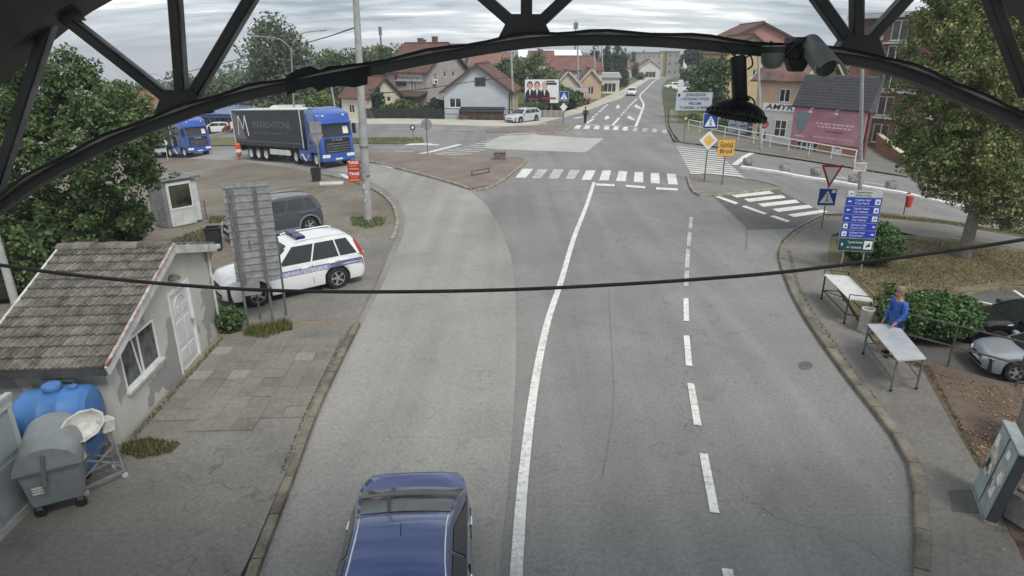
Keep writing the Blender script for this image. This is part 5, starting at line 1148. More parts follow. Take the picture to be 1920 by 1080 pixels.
        mb = MB(); mb.lathe([(0.07, 0), (0.07, 0.08), (0.02, 0.09)], 10, Matrix.Translation((xb - 0.25, sg * 0.75, 3.45)) @ Matrix.Rotation(R(90), 4, 'Y')); mb.build('roof_lamp', m_lampw, c)
    mb = MB(); mb.prism([(xa + 0.15, 3.8), (xa + 0.25, 4.0), (xa + 1.0, 3.95), (xb - 0.75, 3.75), (xb - 0.9, 3.7)], 'y', -0.95, 0.95); mb.build('roof_fairing', m_cabb, c, bevel=0.04)
    mb = MB(); mb.box(xb - 0.05, xb + 0.02, -1.2, 1.2, 0.38, 0.6); mb.build('bumper', m_cabb, c, bevel=0.02)
    mb = MB(); mb.box(xb + 0.02, xb + 0.035, -0.26, 0.26, 0.46, 0.57); mb.build('number_plate', m_signw, c)
    mb = MB(); mb.quad((fx(2.2), 0.55, 2.2), (fx(2.2), 0.95, 2.2), (fx(2.7) + .01, 0.92, 2.7), (fx(2.7) + .01, 0.55, 2.7)); mb.build('windscreen_card', m_white, c, fix=False)
    return t
def slope_tilt(o, half):
    """pitch a vehicle to the fall of the ground along its heading"""
    th = o.rotation_euler.z; p = o.location; a = T(p.x + math.cos(th) * 3, p.y + math.sin(th) * 3); b = T(p.x - math.cos(th) * half, p.y - math.sin(th) * half)
    o.rotation_euler = (0, -math.atan2(a - b, 3 + half), th)
tr_rear, tr_drv = P(470, 301), P(560, 309)
TD = tr_drv - tr_rear; th1 = math.atan2(TD.y, TD.x)
n1 = Vector((-math.sin(th1), math.cos(th1), 0))
kp1 = tr_drv + n1 * 1.15
t1 = truck('blue articulated truck with grey tarpaulin trailer turning into the slip road', Vector((kp1.x, kp1.y, T(kp1.x, kp1.y) + 0.03)), th1, th1 - R(7), True, 10.8); slope_tilt(t1, 8)
th2 = R(-40); fw2 = P(352, 297); kp2 = fw2 - Vector((math.cos(th2), math.sin(th2), 0)) * 3.55 + Vector((-math.sin(th2), math.cos(th2), 0)) * 1.05
t2 = truck('second blue articulated truck waiting behind the tree at the left', Vector((kp2.x, kp2.y, T(kp2.x, kp2.y) + 0.03)), th2, th2, True, 10.8); slope_tilt(t2, 8); t2.scale = L3(0.9)
# ------------------------------------------------------------------ signs, poles and street furniture
def post(parent, h, r=0.03, mat=None, x=0.0, y=0.0, z0=0.0, name='post'):
    return MB().tube([(x, y, z0), (x, y, z0 + h)], r, 8).build(name, mat or m_galv, parent, smooth=True)
def plate(parent, name, w, h, mat, zc, y=-0.04, x=0.0, th=0.012, bevel=0.0):
    mb = MB(); mb.box(x - w / 2, x + w / 2, y - th, y, zc - h / 2, zc + h / 2); return mb.build(name, mat, parent, bevel=bevel)
def poly(parent, name, pts, mat, y, th=0.002):
    mb = MB(); mb.prism(pts, 'y', y - th, y); return mb.build(name, mat, parent)
def ped_sign(parent, zc, w, y=-0.045, badge=False):
    p = plate(parent, 'sign_plate', w, w, m_signw, zc, y); plate(p, 'blue_field', w * .95, w * .95, m_blue, zc, y - 0.0125, th=0.002)
    poly(p, 'white_triangle', [(-w * .38, zc - w * .34), (w * .38, zc - w * .34), (0, zc + w * .36)], m_signw, y - 0.0150)
    yy = y - 0.0175
    mb = MB(); mb.lathe([(0.0005, 0), (w * .045, 0)], 10, Matrix.Translation((0.0, yy - .001, zc + w * .15)) @ Matrix.Rotation(R(90), 4, 'X')); mb.build('walker_head', m_signb, p)
    for a, b, t_ in [((0, .1), (0.01, -.1), .075), ((0.01, -.1), (-.09, -.3), .05), ((0.01, -.1), (.1, -.3), .05), ((0, .06), (-.1, -.06), .035), ((0, .06), (.1, -.04), .035)]:
        mb = MB(); mb.bar((a[0] * w, yy, zc + a[1] * w), (b[0] * w, yy, zc + b[1] * w), 0.002, t_ * w); mb.build('walker_limb', m_signb, p)
    if badge: poly(p, 'badge', [(w * .2, zc + w * .24), (w * .42, zc + w * .24), (w * .42, zc + w * .42), (w * .2, zc + w * .42)], m_signw, y - 0.0152)
    return p
def pole_h(base, top_py): return hz(base.y, top_py) - base.z

# big grey sign seen from behind
b1, b2 = P(466, 615), P(540, 604)
sb = thing('road_sign_back', 'large grey ribbed road sign seen from behind on four steel posts', 'road sign', b1, math.atan2((b2 - b1).y, (b2 - b1).x))
ws_ = (b2 - b1).length
zb0 = 1.35; zt0 = hz(b1.y, 346)
for x, y in ((0.0, 0), (0.34, 0.5), (0.66, 0), (ws_, 0.5)):
    h_ = zt0 - 0.1 if y == 0 else 1.9
    if y == 0: post(sb, h_, 0.035, m_galvd, x, 0.0)
    else: mb = MB(); mb.tube([(x, y, 0), (x, 0.02, zt0 * 0.62)], 0.03, 8); mb.build('brace', m_galvd, sb, smooth=True)
mb = MB(); mb.box(-0.12, ws_ - 0.02, 0.045, 0.06, zb0, zt0); face = mb.build('sign_panel', m_galv, sb)
nr = 14
for k in range(nr):
    z = zb0 + (zt0 - zb0) * (k + .5) / nr; mb = MB(); mb.box(-0.12, ws_ - 0.02, 0.02, 0.046, z - 0.014, z + 0.014); mb.build('rib', m_galv, face)
for x in (0.10, 0.62): mb = MB(); mb.box(x - 0.03, x + 0.03, -0.02, 0.02, zb0 - 0.05, zt0 - 0.15); mb.build('rail', m_galvd, face)
mb = MB(); mb.box(0.0, 0.45, 0.045, 0.06, zb0 - 0.42, zb0 - 0.01); mb.build('lower_plate', m_galv, sb)

# concrete lamp pole with the taxi boards
base = P(690, 413)
tp = thing('concrete_pole', 'tall grey concrete pole with grass round its foot at the edge of the lot', 'pole', base)
top = VP(664, -60, base.y); h_ = top.z - base.z; lean = (top.x - base.x)
MB().tube([(0, 0, -0.2), (lean * .5, 0, h_ * .5), (lean, 0, h_)], [0.21, 0.17, 0.12], 12).build('shaft', m_pole, tp, smooth=True)
for z in (2.05, 3.35): MB().tube([(lean * z / h_, 0, z), (lean * z / h_, 0, z + 0.06)], 0.215, 12).build('steel_band', m_galvd, tp)
zb = hz(base.y, 340) - base.z; zt = hz(base.y, 305) - base.z
mb = MB(); mb.tube([(0, 0, zb + .1), (0, 0, zt)], 0.228, 14, caps=False); mb.build('wrapped_sheet', m_galv, tp, smooth=True)
for k in range(7):
    a = -1.7 + rnd.uniform(-.8, .8); z = 0.9 + k * 0.2; mb = MB(); mb.box(-0.06, 0.06, -0.002, 0.002, 0, 0.12 + rnd.random() * .1); o = mb.build('torn_poster', m_dirtyw, tp, loc=(0.2 * math.cos(a), 0.21 * math.sin(a), z), rot=(0, 0, a + math.pi / 2))
tx0, tx1 = VP(651, 300, base.y - .25), VP(676, 342, base.y - .25)
tb = thing('taxi_sign', 'red taxi board with white lettering hung on the concrete pole', 'sign', Vector(((tx0.x + tx1.x) / 2, base.y - .24, (tx0.z + tx1.z) / 2)), R(6))
tw, thh = abs(tx1.x - tx0.x) * 1.05, abs(tx0.z - tx1.z)
m_taxi = M('taxi_red', s(188, 40, 32), 0.5, 0.08, 3); m_yel = M('taxi_yellow', s(226, 160, 60), 0.5, 0.05, 3)
for z, tn_ in ((thh * .25, 'BERO'), (-thh * .25, 'TORO')):
    mb = MB(); mb.box(-tw / 2, tw / 2, -0.012, 0.0, z - thh * .235, z + thh * .235); o = mb.build('board', m_taxi, tb)
    text('TAXI', thh * .17, m_signw, o, (0, -0.016, z + thh * .13), width=tw * .82, bold=0.008)
    text(tn_, thh * .12, m_yel, o, (0, -0.016, z - thh * .02), width=tw * .6)
    mb = MB(); mb.box(-tw * .4, tw * .4, -0.016, -0.013, z - thh * .17, z - thh * .12); mb.build('yellow_band', m_yel, o)
mb = MB(); mb.box(-tw / 2, tw / 2 + .1, 0.0, 0.03, -0.03, 0.03); mb.build('bracket', m_galvd, tb)

# small pole with sign backs and a bin beyond the lot
base = P(602, 338)
sp_ = thing('sign_post', 'grey triangular and square signs seen from behind on a post beside a bin', 'road sign', base)
hp = pole_h(base, 228); post(sp_, hp, 0.035, m_galv)
w_ = 0.72; zc_ = hp - w_ * .5
plate(sp_, 'square_plate_back', w_, w_, m_galv, zc_, -0.04)
poly(sp_, 'triangle_plate_back', [(-w_ * .62, zc_ - w_ * .55), (w_ * .62, zc_ - w_ * .55), (0.0, zc_ - w_ * 1.6)], m_galv, -0.03, 0.012)
def litter_bin(name, label, loc, rz, w, d, h, mat, lidm, open_=True):
    t = thing(name, label, 'bin', loc, rz); mb = MB(); vs = []
    for z, k in ((0, .82), (h, 1.0)):
        for x, y in ((-1, -1), (1, -1), (1, 1), (-1, 1)): vs.append((x * w / 2 * k, y * d / 2 * k, z))
    mb.add(vs, [(3, 2, 1, 0), (0, 1, 5, 4), (1, 2, 6, 5), (2, 3, 7, 6), (3, 0, 4, 7)]); o = mb.build('body', mat, t); o.modifiers.new('thickness', 'SOLIDIFY').thickness = 0.02
    for sx, sy, lx, ly in ((0, -1, w, .05), (0, 1, w, .05), (-1, 0, .05, d), (1, 0, .05, d)): mb = MB(); mb.box(sx * w / 2 - lx / 2, sx * w / 2 + lx / 2, sy * d / 2 - ly / 2, sy * d / 2 + ly / 2, h - 0.05, h + 0.012); mb.build('rim', lidm, t)
    mb = MB(); mb.box(-w * .4, w * .4, -d * .4, d * .4, h * .6, h * .62); mb.build('rubbish', m_dirtyw, t)
    return t
m_binb = M('black_bin', (0.03, 0.031, 0.034), 0.6, 0.2, 4)
litter_bin('litter_bin', 'black plastic litter bin at the foot of the post with sign backs', P(594, 340), 0.1, 0.55, 0.5, 0.8, m_binb, m_binb)
litter_bin('litter_bin', 'black open litter bin full of white rubbish behind the tiled hut', P(405, 470), 0.2, 0.52, 0.5, 0.95, m_binb, m_black)
o = MB(); o.box(-0.7, 0.7, -0.38, 0.38, 0, 0.12); o = o.build('concrete_slab', M('pale_concrete', s(190, 186, 174), 0.9, 0.1, 3), loc=P(622, 346), rot=(0, 0, R(14)), bevel=0.02); tag(o, 'loose pale concrete slab lying on the lot near the bin', 'slab')
# orange marker and stones behind the lot
base = P(450, 301); mp = thing('marker_post', 'orange plastic delineator standing at the edge of the truck lane', 'marker post', base)
MB().lathe([(0.05, 0), (0.05, 0.25), (0.22, 0.5), (0.24, 1.3), (0.1, 1.45)], 10).build('body', m_orange, mp)
mb = MB(); mb.lathe([(0.25, 0.7), (0.25, 0.95)], 10); mb.build('reflector', m_signw, mp)
# utility pole by the left edge, white stick sign near the second truck
b_ = P(34, 585); up = thing('utility_pole', 'leaning grey utility pole at the left edge behind the hut', 'pole', b_)
tpv = VP(-14, 420, b_.y + 0.3) - b_; MB().tube([(0, 0, -.2), tuple(tpv), tuple(tpv * 2.2)], [0.12, 0.1, 0.08], 10).build('shaft', m_pole, up, smooth=True)
bb = thing('small_road_sign', 'small round white sign on a thin post in front of the second truck', 'road sign', P(315, 301)); hp = pole_h(bb.location, 262); post(bb, hp, 0.035, m_dirtyw)
MB().lathe([(0.28, -0.01), (0.28, 0.01)], 18, Matrix.Translation((0, -0.05, hp - .25)) @ Matrix.Rotation(R(90), 4, 'X')).build('disc', m_signw, bb)
# round sign on the gravel island, small sign on the median
bb = thing('round_sign_back', 'round grey sign seen from behind on the gravel island', 'road sign', P(802, 290)); hp = pole_h(bb.location, 222); post(bb, hp, 0.035, m_galvd)
MB().lathe([(0.42, -0.012), (0.42, 0.012)], 24, Matrix.Translation((0, -0.05, hp - .45)) @ Matrix.Rotation(R(90), 4, 'X')).build('disc_back', m_galv, bb)
mb = MB(); mb.box(-0.05, 0.05, -0.09, -0.062, hp - .85, hp - .05); mb.build('rail', m_galvd, bb)
bb = thing('median_sign', 'small dark ringed sign on the tip of the grass median', 'road sign', P(775, 262)); post(bb, 0.9, 0.03, m_galvd)
MB().lathe([(0.24, -0.012), (0.24, 0.012)], 20, Matrix.Translation((0, -0.05, 1.1)) @ Matrix.Rotation(R(90), 4, 'X')).build('disc', m_black, bb)
MB().lathe([(0.13, -0.012), (0.13, 0.012)], 20, Matrix.Translation((0, -0.065, 1.1)) @ Matrix.Rotation(R(90), 4, 'X')).build('disc_face', m_signw, bb)
# plinth and low rail on the gravel island
o = MB(); o.box(-0.42, 0.42, -0.3, 0.3, 0, 0.55); o.box(-0.46, 0.46, -0.34, 0.34, 0.55, 0.62); o = o.build('stone_plinth', M('mossy_stone', s(112, 106, 92), 0.9, 0.2, 4, 0.3, 20), loc=P(937, 301), bevel=0.02); tag(o, 'low square stone plinth on the gravel island', 'plinth')
ra, rb = P(884, 333), P(918, 326); lr = thing('low_rail', 'low rusty rail frame lying on the gravel island', 'rail', ra, math.atan2((rb - ra).y, (rb - ra).x)); ln = (rb - ra).length
for z in (0.15, 0.38): mb = MB(); mb.tube([(0, 0, z), (ln, 0, z)], 0.03, 6); mb.build('bar', m_brown, lr)
for x in (0.05, ln - .05): mb = MB(); mb.tube([(x, 0, 0), (x, 0, 0.4)], 0.03, 6); mb.build('leg', m_brown, lr)

# --- sign island: priority sign with pedestrian sign, town sign
base = P(1320, 343); ps = thing('priority_sign', 'yellow and white diamond priority sign on the sign island', 'road sign', base)
hp = pole_h(base, 250); post(ps, hp + 1.0, 0.04, m_galvd); zc_ = hz(base.y, 263) - base.z; w_ = 17.5 / FP * (base.y * CP + (H - 2) * SP) 
poly(ps, 'diamond_plate', [(-w_, zc_), (0, zc_ - w_), (w_, zc_), (0, zc_ + w_)], m_signw, -0.045, 0.012)
poly(ps, 'yellow_field', [(-w_ * .62, zc_), (0, zc_ - w_ * .62), (w_ * .62, zc_), (0, zc_ + w_ * .62)], M('sign_yellow', s(226, 184, 40), 0.45, 0.05, 3), -0.059, 0.003)
zc2 = hz(base.y, 227) - base.z; o = ped_sign(ps, zc2, 28 / FP * (base.y * CP + (H - 3) * SP)); o.name = 'pedestrian_plate'
base = P(1353, 350); ts = thing('town_sign', 'yellow town name sign reading Брод Brod on the sign island', 'road sign', base); hp = pole_h(base, 266); post(ts, hp, 0.04, m_galvd)
sc_ = (base.y * CP + (H - 2) * SP) / FP; w_, h_ = 31 * sc_, 32 * sc_; zc_ = hz(base.y, 277) - base.z
m_ty = M('town_yellow', s(224, 168, 36), 0.45, 0.06, 3)
pl = plate(ts, 'panel', w_, h_, m_ty, zc_, -0.045, bevel=0.004); 
text('Брод', h_ * .36, m_signb, pl, (0, -0.06, zc_ + h_ * .17), width=w_ * .74, bold=0.004); text('Brod', h_ * .36, m_signb, pl, (0, -0.06, zc_ - h_ * .2), width=w_ * .7, bold=0.004)
for a in ((-w_ / 2, zc_ - h_ / 2, w_ / 2, zc_ - h_ / 2 + .012), (-w_ / 2, zc_ + h_ / 2 - .012, w_ / 2, zc_ + h_ / 2)): mb = MB(); mb.box(a[0], a[2], -0.061, -0.0575, a[1], a[3]); mb.build('border', m_brown, pl)

# --- give way sign with pedestrian plate
base = P(1540, 428, .11); gs = thing('give_way_sign', 'red bordered give way triangle above a pedestrian crossing plate', 'road sign', base, R(-6))
sc_ = (base.y * CP + (H - 2) * SP) / FP; hp = pole_h(base, 312); post(gs, hp, 0.03, m_galvd)
zt_, zb_ = hz(base.y, 309) - base.z, hz(base.y, 352) - base.z; w_ = 19.5 * sc_
poly(gs, 'red_triangle', [(-w_, zt_), (w_, zt_), (0, zb_)], m_red, -0.04, 0.012); hh_ = zt_ - zb_
poly(gs, 'white_field', [(-w_ * .70, zt_ - hh_ * .1), (w_ * .70, zt_ - hh_ * .1), (0, zb_ + hh_ * .2)], M('sign_grey_white', s(206, 210, 208), 0.5, 0.05, 2), -0.054, 0.003)
ped_sign(gs, hz(base.y, 369) - base.z, 33 * sc_, badge=True)
# --- direction board with rows
base = P(1593, 512, .11); db = thing('direction_board', 'tall board of blue direction panels with a green panel at the bottom', 'direction sign', base, R(-10))
sc_ = (base.y * CP + (H - 1.5) * SP) / FP; zt_, zb_ = hz(base.y, 357) - base.z, hz(base.y, 471) - base.z; w_ = 63 * sc_
for x in (-w_ * .28, w_ * .30): post(db, zt_ - .05, 0.03, m_galv, x, 0.02)
plate(db, 'back_panel', w_, zt_ - zb_, m_galv, (zt_ + zb_) / 2, -0.02, th=0.02)
m_dirb = M('direction_blue', s(30, 62, 184), 0.45, 0.05, 3); m_dirg = M('direction_green', s(20, 74, 78), 0.45, 0.05, 3); m_dirw = M('direction_pale', s(178, 186, 188), 0.5, 0.06, 3)
rows = [(0.0, .105, m_dirw, 'Гранични прелаз', 'Border crossing', 'n'), (.115, .24, m_dirb, 'Градски парк', 'City Park', 'l'), (.255, .375, m_dirb, 'Градски стадион', 'City Stadium', 'l'), (.39, .51, m_dirb, 'Градска тржница', 'City Market', 'l'), (.525, .635, m_dirb, 'Царинска зона', 'Customs Zone', 'r'), (.65, .765, m_dirb, 'Центар', 'Center', 'r'), (.785, .985, m_dirg, 'Туристичка', 'информација', 'u')]
for a, b, m_, t1_, t2_, k in rows:
    hh_ = zt_ - zb_; z0, z1 = zt_ - hh_ * b, zt_ - hh_ * a; zc_ = (z0 + z1) / 2; rh = z1 - z0
    p_ = plate(db, 'panel', w_ * .96, rh, m_, zc_, -0.042, th=0.006); yy = -0.0505
    tm = m_signb if k == 'n' else m_signw
    xo = -w_ * .24
    text(t1_, rh * .36 if k != 'u' else rh * .24, tm, p_, (xo, yy, zc_ + rh * .2), align='LEFT', width=w_ * .42); text(t2_, rh * .36 if k != 'u' else rh * .24, tm, p_, (xo, yy, zc_ - rh * .22), align='LEFT', width=w_ * .40)
    def arrow(xc, rot):
        c_, s_ = math.cos(rot), math.sin(rot); q_ = [(-.5, .12), (.05, .12), (.0, .36), (.5, 0), (.0, -.36), (.05, -.12), (-.5, -.12)]; kk = min(rh * .5, .12)
        poly(p_, 'arrow', [(xc + kk * (x * c_ - z * s_), zc_ + kk * (x * s_ + z * c_)) for x, z in q_], m_signw, yy, 0.002)
    def picto(xc): plate(p_, 'pictogram', rh * .62, rh * .7, m_signw, zc_, yy + .002, xc, 0.002); poly(p_, 'pictogram_mark', [(xc - rh * .2, zc_ - rh * .2), (xc + rh * .18, zc_ - rh * .1), (xc + rh * .1, zc_ + rh * .2), (xc - rh * .05, zc_ + rh * .02)], m_dirb if k != 'u' else m_dirg, yy - .002, 0.002)
    if k == 'l': arrow(-w_ * .38, math.pi); picto(w_ * .38)
    elif k == 'r': arrow(w_ * .40, 0); picto(-w_ * .38)
    elif k == 'u': arrow(-w_ * .38, math.pi / 2); picto(w_ * .34)
    else: picto(-w_ * .38)
# --- orange litter bin on a post
base = P(1694, 402, .12); ob = thing('post_bin', 'orange litter bin on a short post on the verge', 'bin', base, R(20)); post(ob, 0.95, 0.025, m_brown)
MB().lathe([(0.13, 0.35), (0.17, 0.85), (0.17, 0.9)], 14, Matrix.Translation((0.19, 0, 0))).build('bucket', M('bin_orange', s(206, 70, 40), 0.5, 0.1, 3), ob, smooth=True)
mb = MB(); mb.box(-0.12, 0.12, -0.03, -0.02, 0.86, 1.08); mb.build('label_plate', m_red, ob, loc=(0.02, 0, 0)); mb = MB(); mb.box(-0.1, 0.1, -0.036, -0.031, 0.94, 1.0); mb.build('label_mark', m_signw, ob, loc=(0.02, 0, 0))
# --- planters on the white separator
m_plant = M('weathered_concrete', s(150, 148, 142), 0.95, 0.25, 6, 0.5, 30, speck=0.2)
plan_l = [((1402, 309), 'at the tip of the white separator nearest the crossing'), ((1470, 321), 'second from the tip of the white separator'), ((1529, 328), 'just behind the give way triangle'), ((1600, 342), 'just left of the tall steel pole'), ((1670, 354), 'right of the tall steel pole'), ((1748, 371), 'partly under the tree crown on the white separator'), ((1913, 406), 'at the right edge of the picture on the white separator')]
for (px, py), lab in plan_l:
    t = thing('concrete_planter', 'round rough concrete planter ' + lab, 'planter', P(px, py, 0.14), rnd.random() * 3, 'planters on the white separator')
    prof = [(0.26, 0), (0.34, 0.12), (0.36, 0.3), (0.33, 0.46), (0.28, 0.47), (0.26, 0.36), (0.02, 0.34)]
    MB().lathe(prof, 14, caps=False).build('pot', m_plant, t, smooth=True); MB().lathe([(0.27, 0.36), (0.15, 0.41), (0.02, 0.42)], 10, caps=False).build('soil', m_dirt, t)

# --- tall steel lamp poles
def lamp_post(label, basepx, toppx, arms, r0=0.1, r1=0.06, mat=None, name='street_lamp', group=None, basem=None):
    b = P(*basepx); t = thing(name, label, 'street lamp' if arms else 'pole', b, 0, group); tv = VP(toppx[0], toppx[1], b.y) - b
    MB().tube([(0, 0, -.1), tuple(tv * .5), tuple(tv)], [r0, (r0 + r1) / 2, r1], 10).build('shaft', mat or m_galv, t, smooth=True)
    for ax_, az_, lx in arms:
        p0 = tv; p1 = tv + Vector((ax_ * .35, 0, az_ * .8)); p2 = tv + Vector((ax_, 0, az_))
        MB().tube(smooth_path([p0, p1, p2], 4), r1 * .7, 8).build('arm', mat or m_galv, t, smooth=True)
        mb = MB(); sg = 1 if ax_ > 0 else -1; mb.box(0, 0.75, -0.14, 0.14, -0.08, 0.06); mb.build('lamp_head', m_galv, t, loc=tuple(p2), rot=(0, R(-6), 0 if sg > 0 else math.pi), bevel=0.03)
    return t
lamp_post('tall galvanised pole in front of the brick flats at the right', (1613, 358), (1619, -30), [], 0.12, 0.08)
o = thing('pole_notice', 'small white notice strapped round the tall galvanised pole', 'notice', VP(1613, 313, P(1613, 358).y - .16))
mb = MB(); mb.box(-0.36, 0.36, -0.01, 0.01, -0.26, 0.26); mb.build('board', m_dirtyw, o)
for z in (-.12, .0, .12): mb = MB(); mb.box(-0.28, 0.28, -0.014, -0.0115, z - .025, z + .025); mb.build('text_line', M('faded_red', s(150, 90, 90), 0.6), o)
lamp_post('two armed street lamp in front of the large poplar at the left', (553, 246), (546, 92), [(-3.4, 1.3, 0), (3.4, 1.9, 0)], 0.11, 0.07)
lamp_post('two armed street lamp beyond the second truck at the far left', (322, 236), (308, 148), [(-3.2, 1.0, 0), (3.0, 1.6, 0)], 0.11, 0.07)
lamp_post('plain grey pole rising beside the grey gabled house', (963, 222), (957, 60), [], 0.17, 0.1, m_pole, 'concrete_pole')
lamp_post('thin grey pole behind the blue truck cab', (634, 236), (619, 150), [], 0.12, 0.08, m_pole, 'concrete_pole')
for k, (bp, tp_, lab) in enumerate([((1085, 186), (1083, 84), 'grey pole standing left of the far road in front of the red roofs'), ((1117, 182), (1114, 92), 'grey pole between the red roofs and the dark conifer'), ((1132, 172), (1128, 84), 'grey pole standing right in front of the tall dark conifers'), ((1193, 146), (1192, 102), 'small grey pole farthest along the left side of the far road'), ((1179, 150), (1176, 100), 'small grey pole just before the farthest one on the left of the far road')]):
    lamp_post(lab, bp, tp_, [], 0.2, 0.13, m_pole, 'concrete_pole', 'poles along the far road')
lamp_post('single armed street lamp beside the far road by the dark conifers', (1160, 164), (1158, 98), [(2.6, 1.6, 0)], 0.16, 0.1)
lamp_post('grey pole standing between the peach house and the welcome board', (1427, 282), (1421, 80), [], 0.13, 0.09, m_pole, 'concrete_pole')
# antenna mast far behind
b_ = Vector((24, 260, 0)); t = thing('antenna_mast', 'slim lattice mast on the skyline above the white roofed hall', 'mast', b_); ht = hz(260, 38)
MB().tube([(0, 0, 0), (0, 0, ht)], [0.5, 0.16], 6).build('shaft', m_galvd, t); mb = MB(); mb.box(-0.8, 0.8, -0.5, 0.5, ht - 3, ht - 0.8); mb.build('antenna', m_galvd, t)
b_ = Vector((-44, 230, T(-44, 230))); t = thing('antenna_mast', 'bare dark mast on the skyline left of the brown roofs', 'mast', b_); ht = hz(230, 50) - b_.z
MB().tube([(0, 0, 0), (0, 0, ht)], [0.45, 0.3], 6).build('shaft', m_galvd, t); mb = MB(); mb.box(-0.5, 0.5, -0.4, 0.4, ht - 2.5, ht); mb.build('antenna', m_galvd, t)
# overhead wires
def wire(label, pts, r=0.03):
    o = MB().tube(smooth_path([Vector(p) for p in pts], 6), r, 5).build('overhead_wire', m_black, smooth=True); tag(o, label, 'wire')
wire('thin wire running from the concrete pole towards the double street lamp', [VP(664, 52, 29), VP(560, 84, 45), VP(340, 138, 60), VP(270, 165, 66), VP(180, 190, 70)])
wire('wire crossing in front of the grey gabled house', [VP(676, 178, 29.5), VP(800, 166, 45), VP(925, 148, 60), VP(1100, 130, 90), VP(1170, 118, 120)])

# --- pedestrian sign at the far corner
base = P(1056, 232); fs_ = thing('far_pedestrian_sign', 'blue pedestrian crossing sign on a thin post by the billboard', 'road sign', base); hp = pole_h(base, 170); post(fs_, hp, 0.05, m_galvd)
ped_sign(fs_, hp - .55, 1.0); poly(fs_, 'yellow_diamond', [(-.4, hp - 1.7), (0, hp - 2.15), (.4, hp - 1.7), (0, hp - 1.25)], m_signw, -0.05, 0.01)
# --- post on the corner kerb, red ring sign on the railing side
base = P(1282, 266, .11); t = thing('corner_post', 'thin dark post with a small round top at the right hand corner', 'post', base); hp = pole_h(base, 222); post(t, hp, 0.04, m_galvd); MB().lathe([(0.12, -.02), (0.12, .02)], 12, Matrix.Translation((0, -.05, hp)) @ Matrix.Rotation(R(90), 4, 'X')).build('cap', m_dirtyw, t)
base = P(1427, 279, .11); t = thing('round_red_sign', 'round red bordered sign in front of the white ground floor', 'road sign', base); hp = pole_h(base, 226); post(t, hp, 0.035, m_white)
MB().lathe([(0.36, -.012), (0.36, .012)], 20, Matrix.Translation((0, -.06, hp - .3)) @ Matrix.Rotation(R(90), 4, 'X')).build('disc', m_red, t); MB().lathe([(0.23, -.012), (0.23, .012)], 20, Matrix.Translation((0, -.08, hp - .3)) @ Matrix.Rotation(R(90), 4, 'X')).build('disc_face', M('dull_face', s(140, 100, 100), 0.6), t)
# --- white railing along the corner pavement
def railing(label, pts, h, step, mat, r=0.035, n_rails=2, name='railing', kind='post', hh=0.11):
    w = [P(px, py, hh) for px, py in pts]; t = thing(name, label, 'railing', w[0]); o = w[0]; q = resample(w, step)
    for p in q: MB().tube([p - o, p - o + Vector((0, 0, h))], r, 6).build('post', mat, t)
    for k in range(n_rails):
        z = h * (1 - k * .5); MB().tube([p - o + Vector((0, 0, z)) for p in q], r, 6).build('rail', mat, t)
    return t
railing('white two rail railing along the far right pavement', [(1290, 243), (1340, 254), (1402, 267.5), (1454, 278.5), (1511, 289.5), (1602, 307)], 1.0, 2.1, m_white, 0.045)
# bank guard rail beside the bushes and the car park
railing('dark two rail guard rail between the pavement and the car park', [(1662, 655), (1700, 664), (1790, 690), (1900, 722), (2050, 765)], 1.05, 1.5, M('weathered_steel', s(76, 78, 74), 0.6, 0.2, 5), 0.022, 2, hh=0.14)
railing('old pipe railing beside the ticket booth', [(262, 442), (300, 432), (345, 420), (388, 412)], 0.95, 1.2, m_galvd, 0.03, 2, hh=0.0)
# ------------------------------------------------------------------ white ticket booth
b0, b1_ = P(318, 430), P(372, 418); bt = thing('ticket_booth', 'small abandoned white booth with a big rounded front window', 'booth', b0, math.atan2((b1_ - b0).y, (b1_ - b0).x))
bw = (b1_ - b0).length; bh = hz(b0.y, 342) - b0.z; m_booth = M('booth_white', s(198, 202, 200), 0.6, 0.12, 2); m_boothg = M('booth_grey', s(126, 130, 130), 0.7, 0.15, 2)
mb = MB(); mb.box(0, bw, 0.05, 1.5, 0, bh); mb.build('body', m_boothg, bt, bevel=0.05, seg=2)
mb = MB(); mb.box(bw * .12, bw * .98, 0, 0.05, 0.05, bh * .97); fr_ = mb.build('front_panel', m_booth, bt, bevel=0.04, seg=2)
mb = MB(); mb.box(bw * .2, bw * .9, -0.012, 0.0, bh * .42, bh * .9); mb.build('front_window', M('booth_glass', (0.06, 0.062, 0.05), 0.08, 0.6, 1.4, spec=0.6), bt)
for a in ((bw * .17, bw * .2), (bw * .9, bw * .93)): mb = MB(); mb.box(a[0], a[1], -0.02, -0.001, bh * .39, bh * .93); mb.build('window_frame', m_white, bt)
for a in ((bh * .39, bh * .42), (bh * .9, bh * .93)): mb = MB(); mb.box(bw * .2, bw * .9, -0.02, -0.001, a[0], a[1]); mb.build('window_frame', m_white, bt)
mb = MB(); mb.box(-0.08, bw + .45, -0.1, 1.6, bh, bh + 0.1); mb.build('flat_roof', m_boothg, bt, bevel=0.02)
for k in range(16): mb = MB(); q_ = rnd.uniform(.06, .2); mb.box(-q_, q_, -.7 * q_, .7 * q_, 0, .4 * q_); mb.build('roof_debris', m_boothg if k % 3 else m_brown, bt, loc=(rnd.uniform(0, bw + .3), rnd.uniform(.0, 1.4), bh + .1), rot=(rnd.uniform(-.4, .4), rnd.uniform(-.4, .4), k))
mb = MB(); mb.box(bw, bw + 0.3, 0.1, 1.4, 0.1, bh * .95); mb.build('side_wing', m_booth, bt, bevel=0.03)
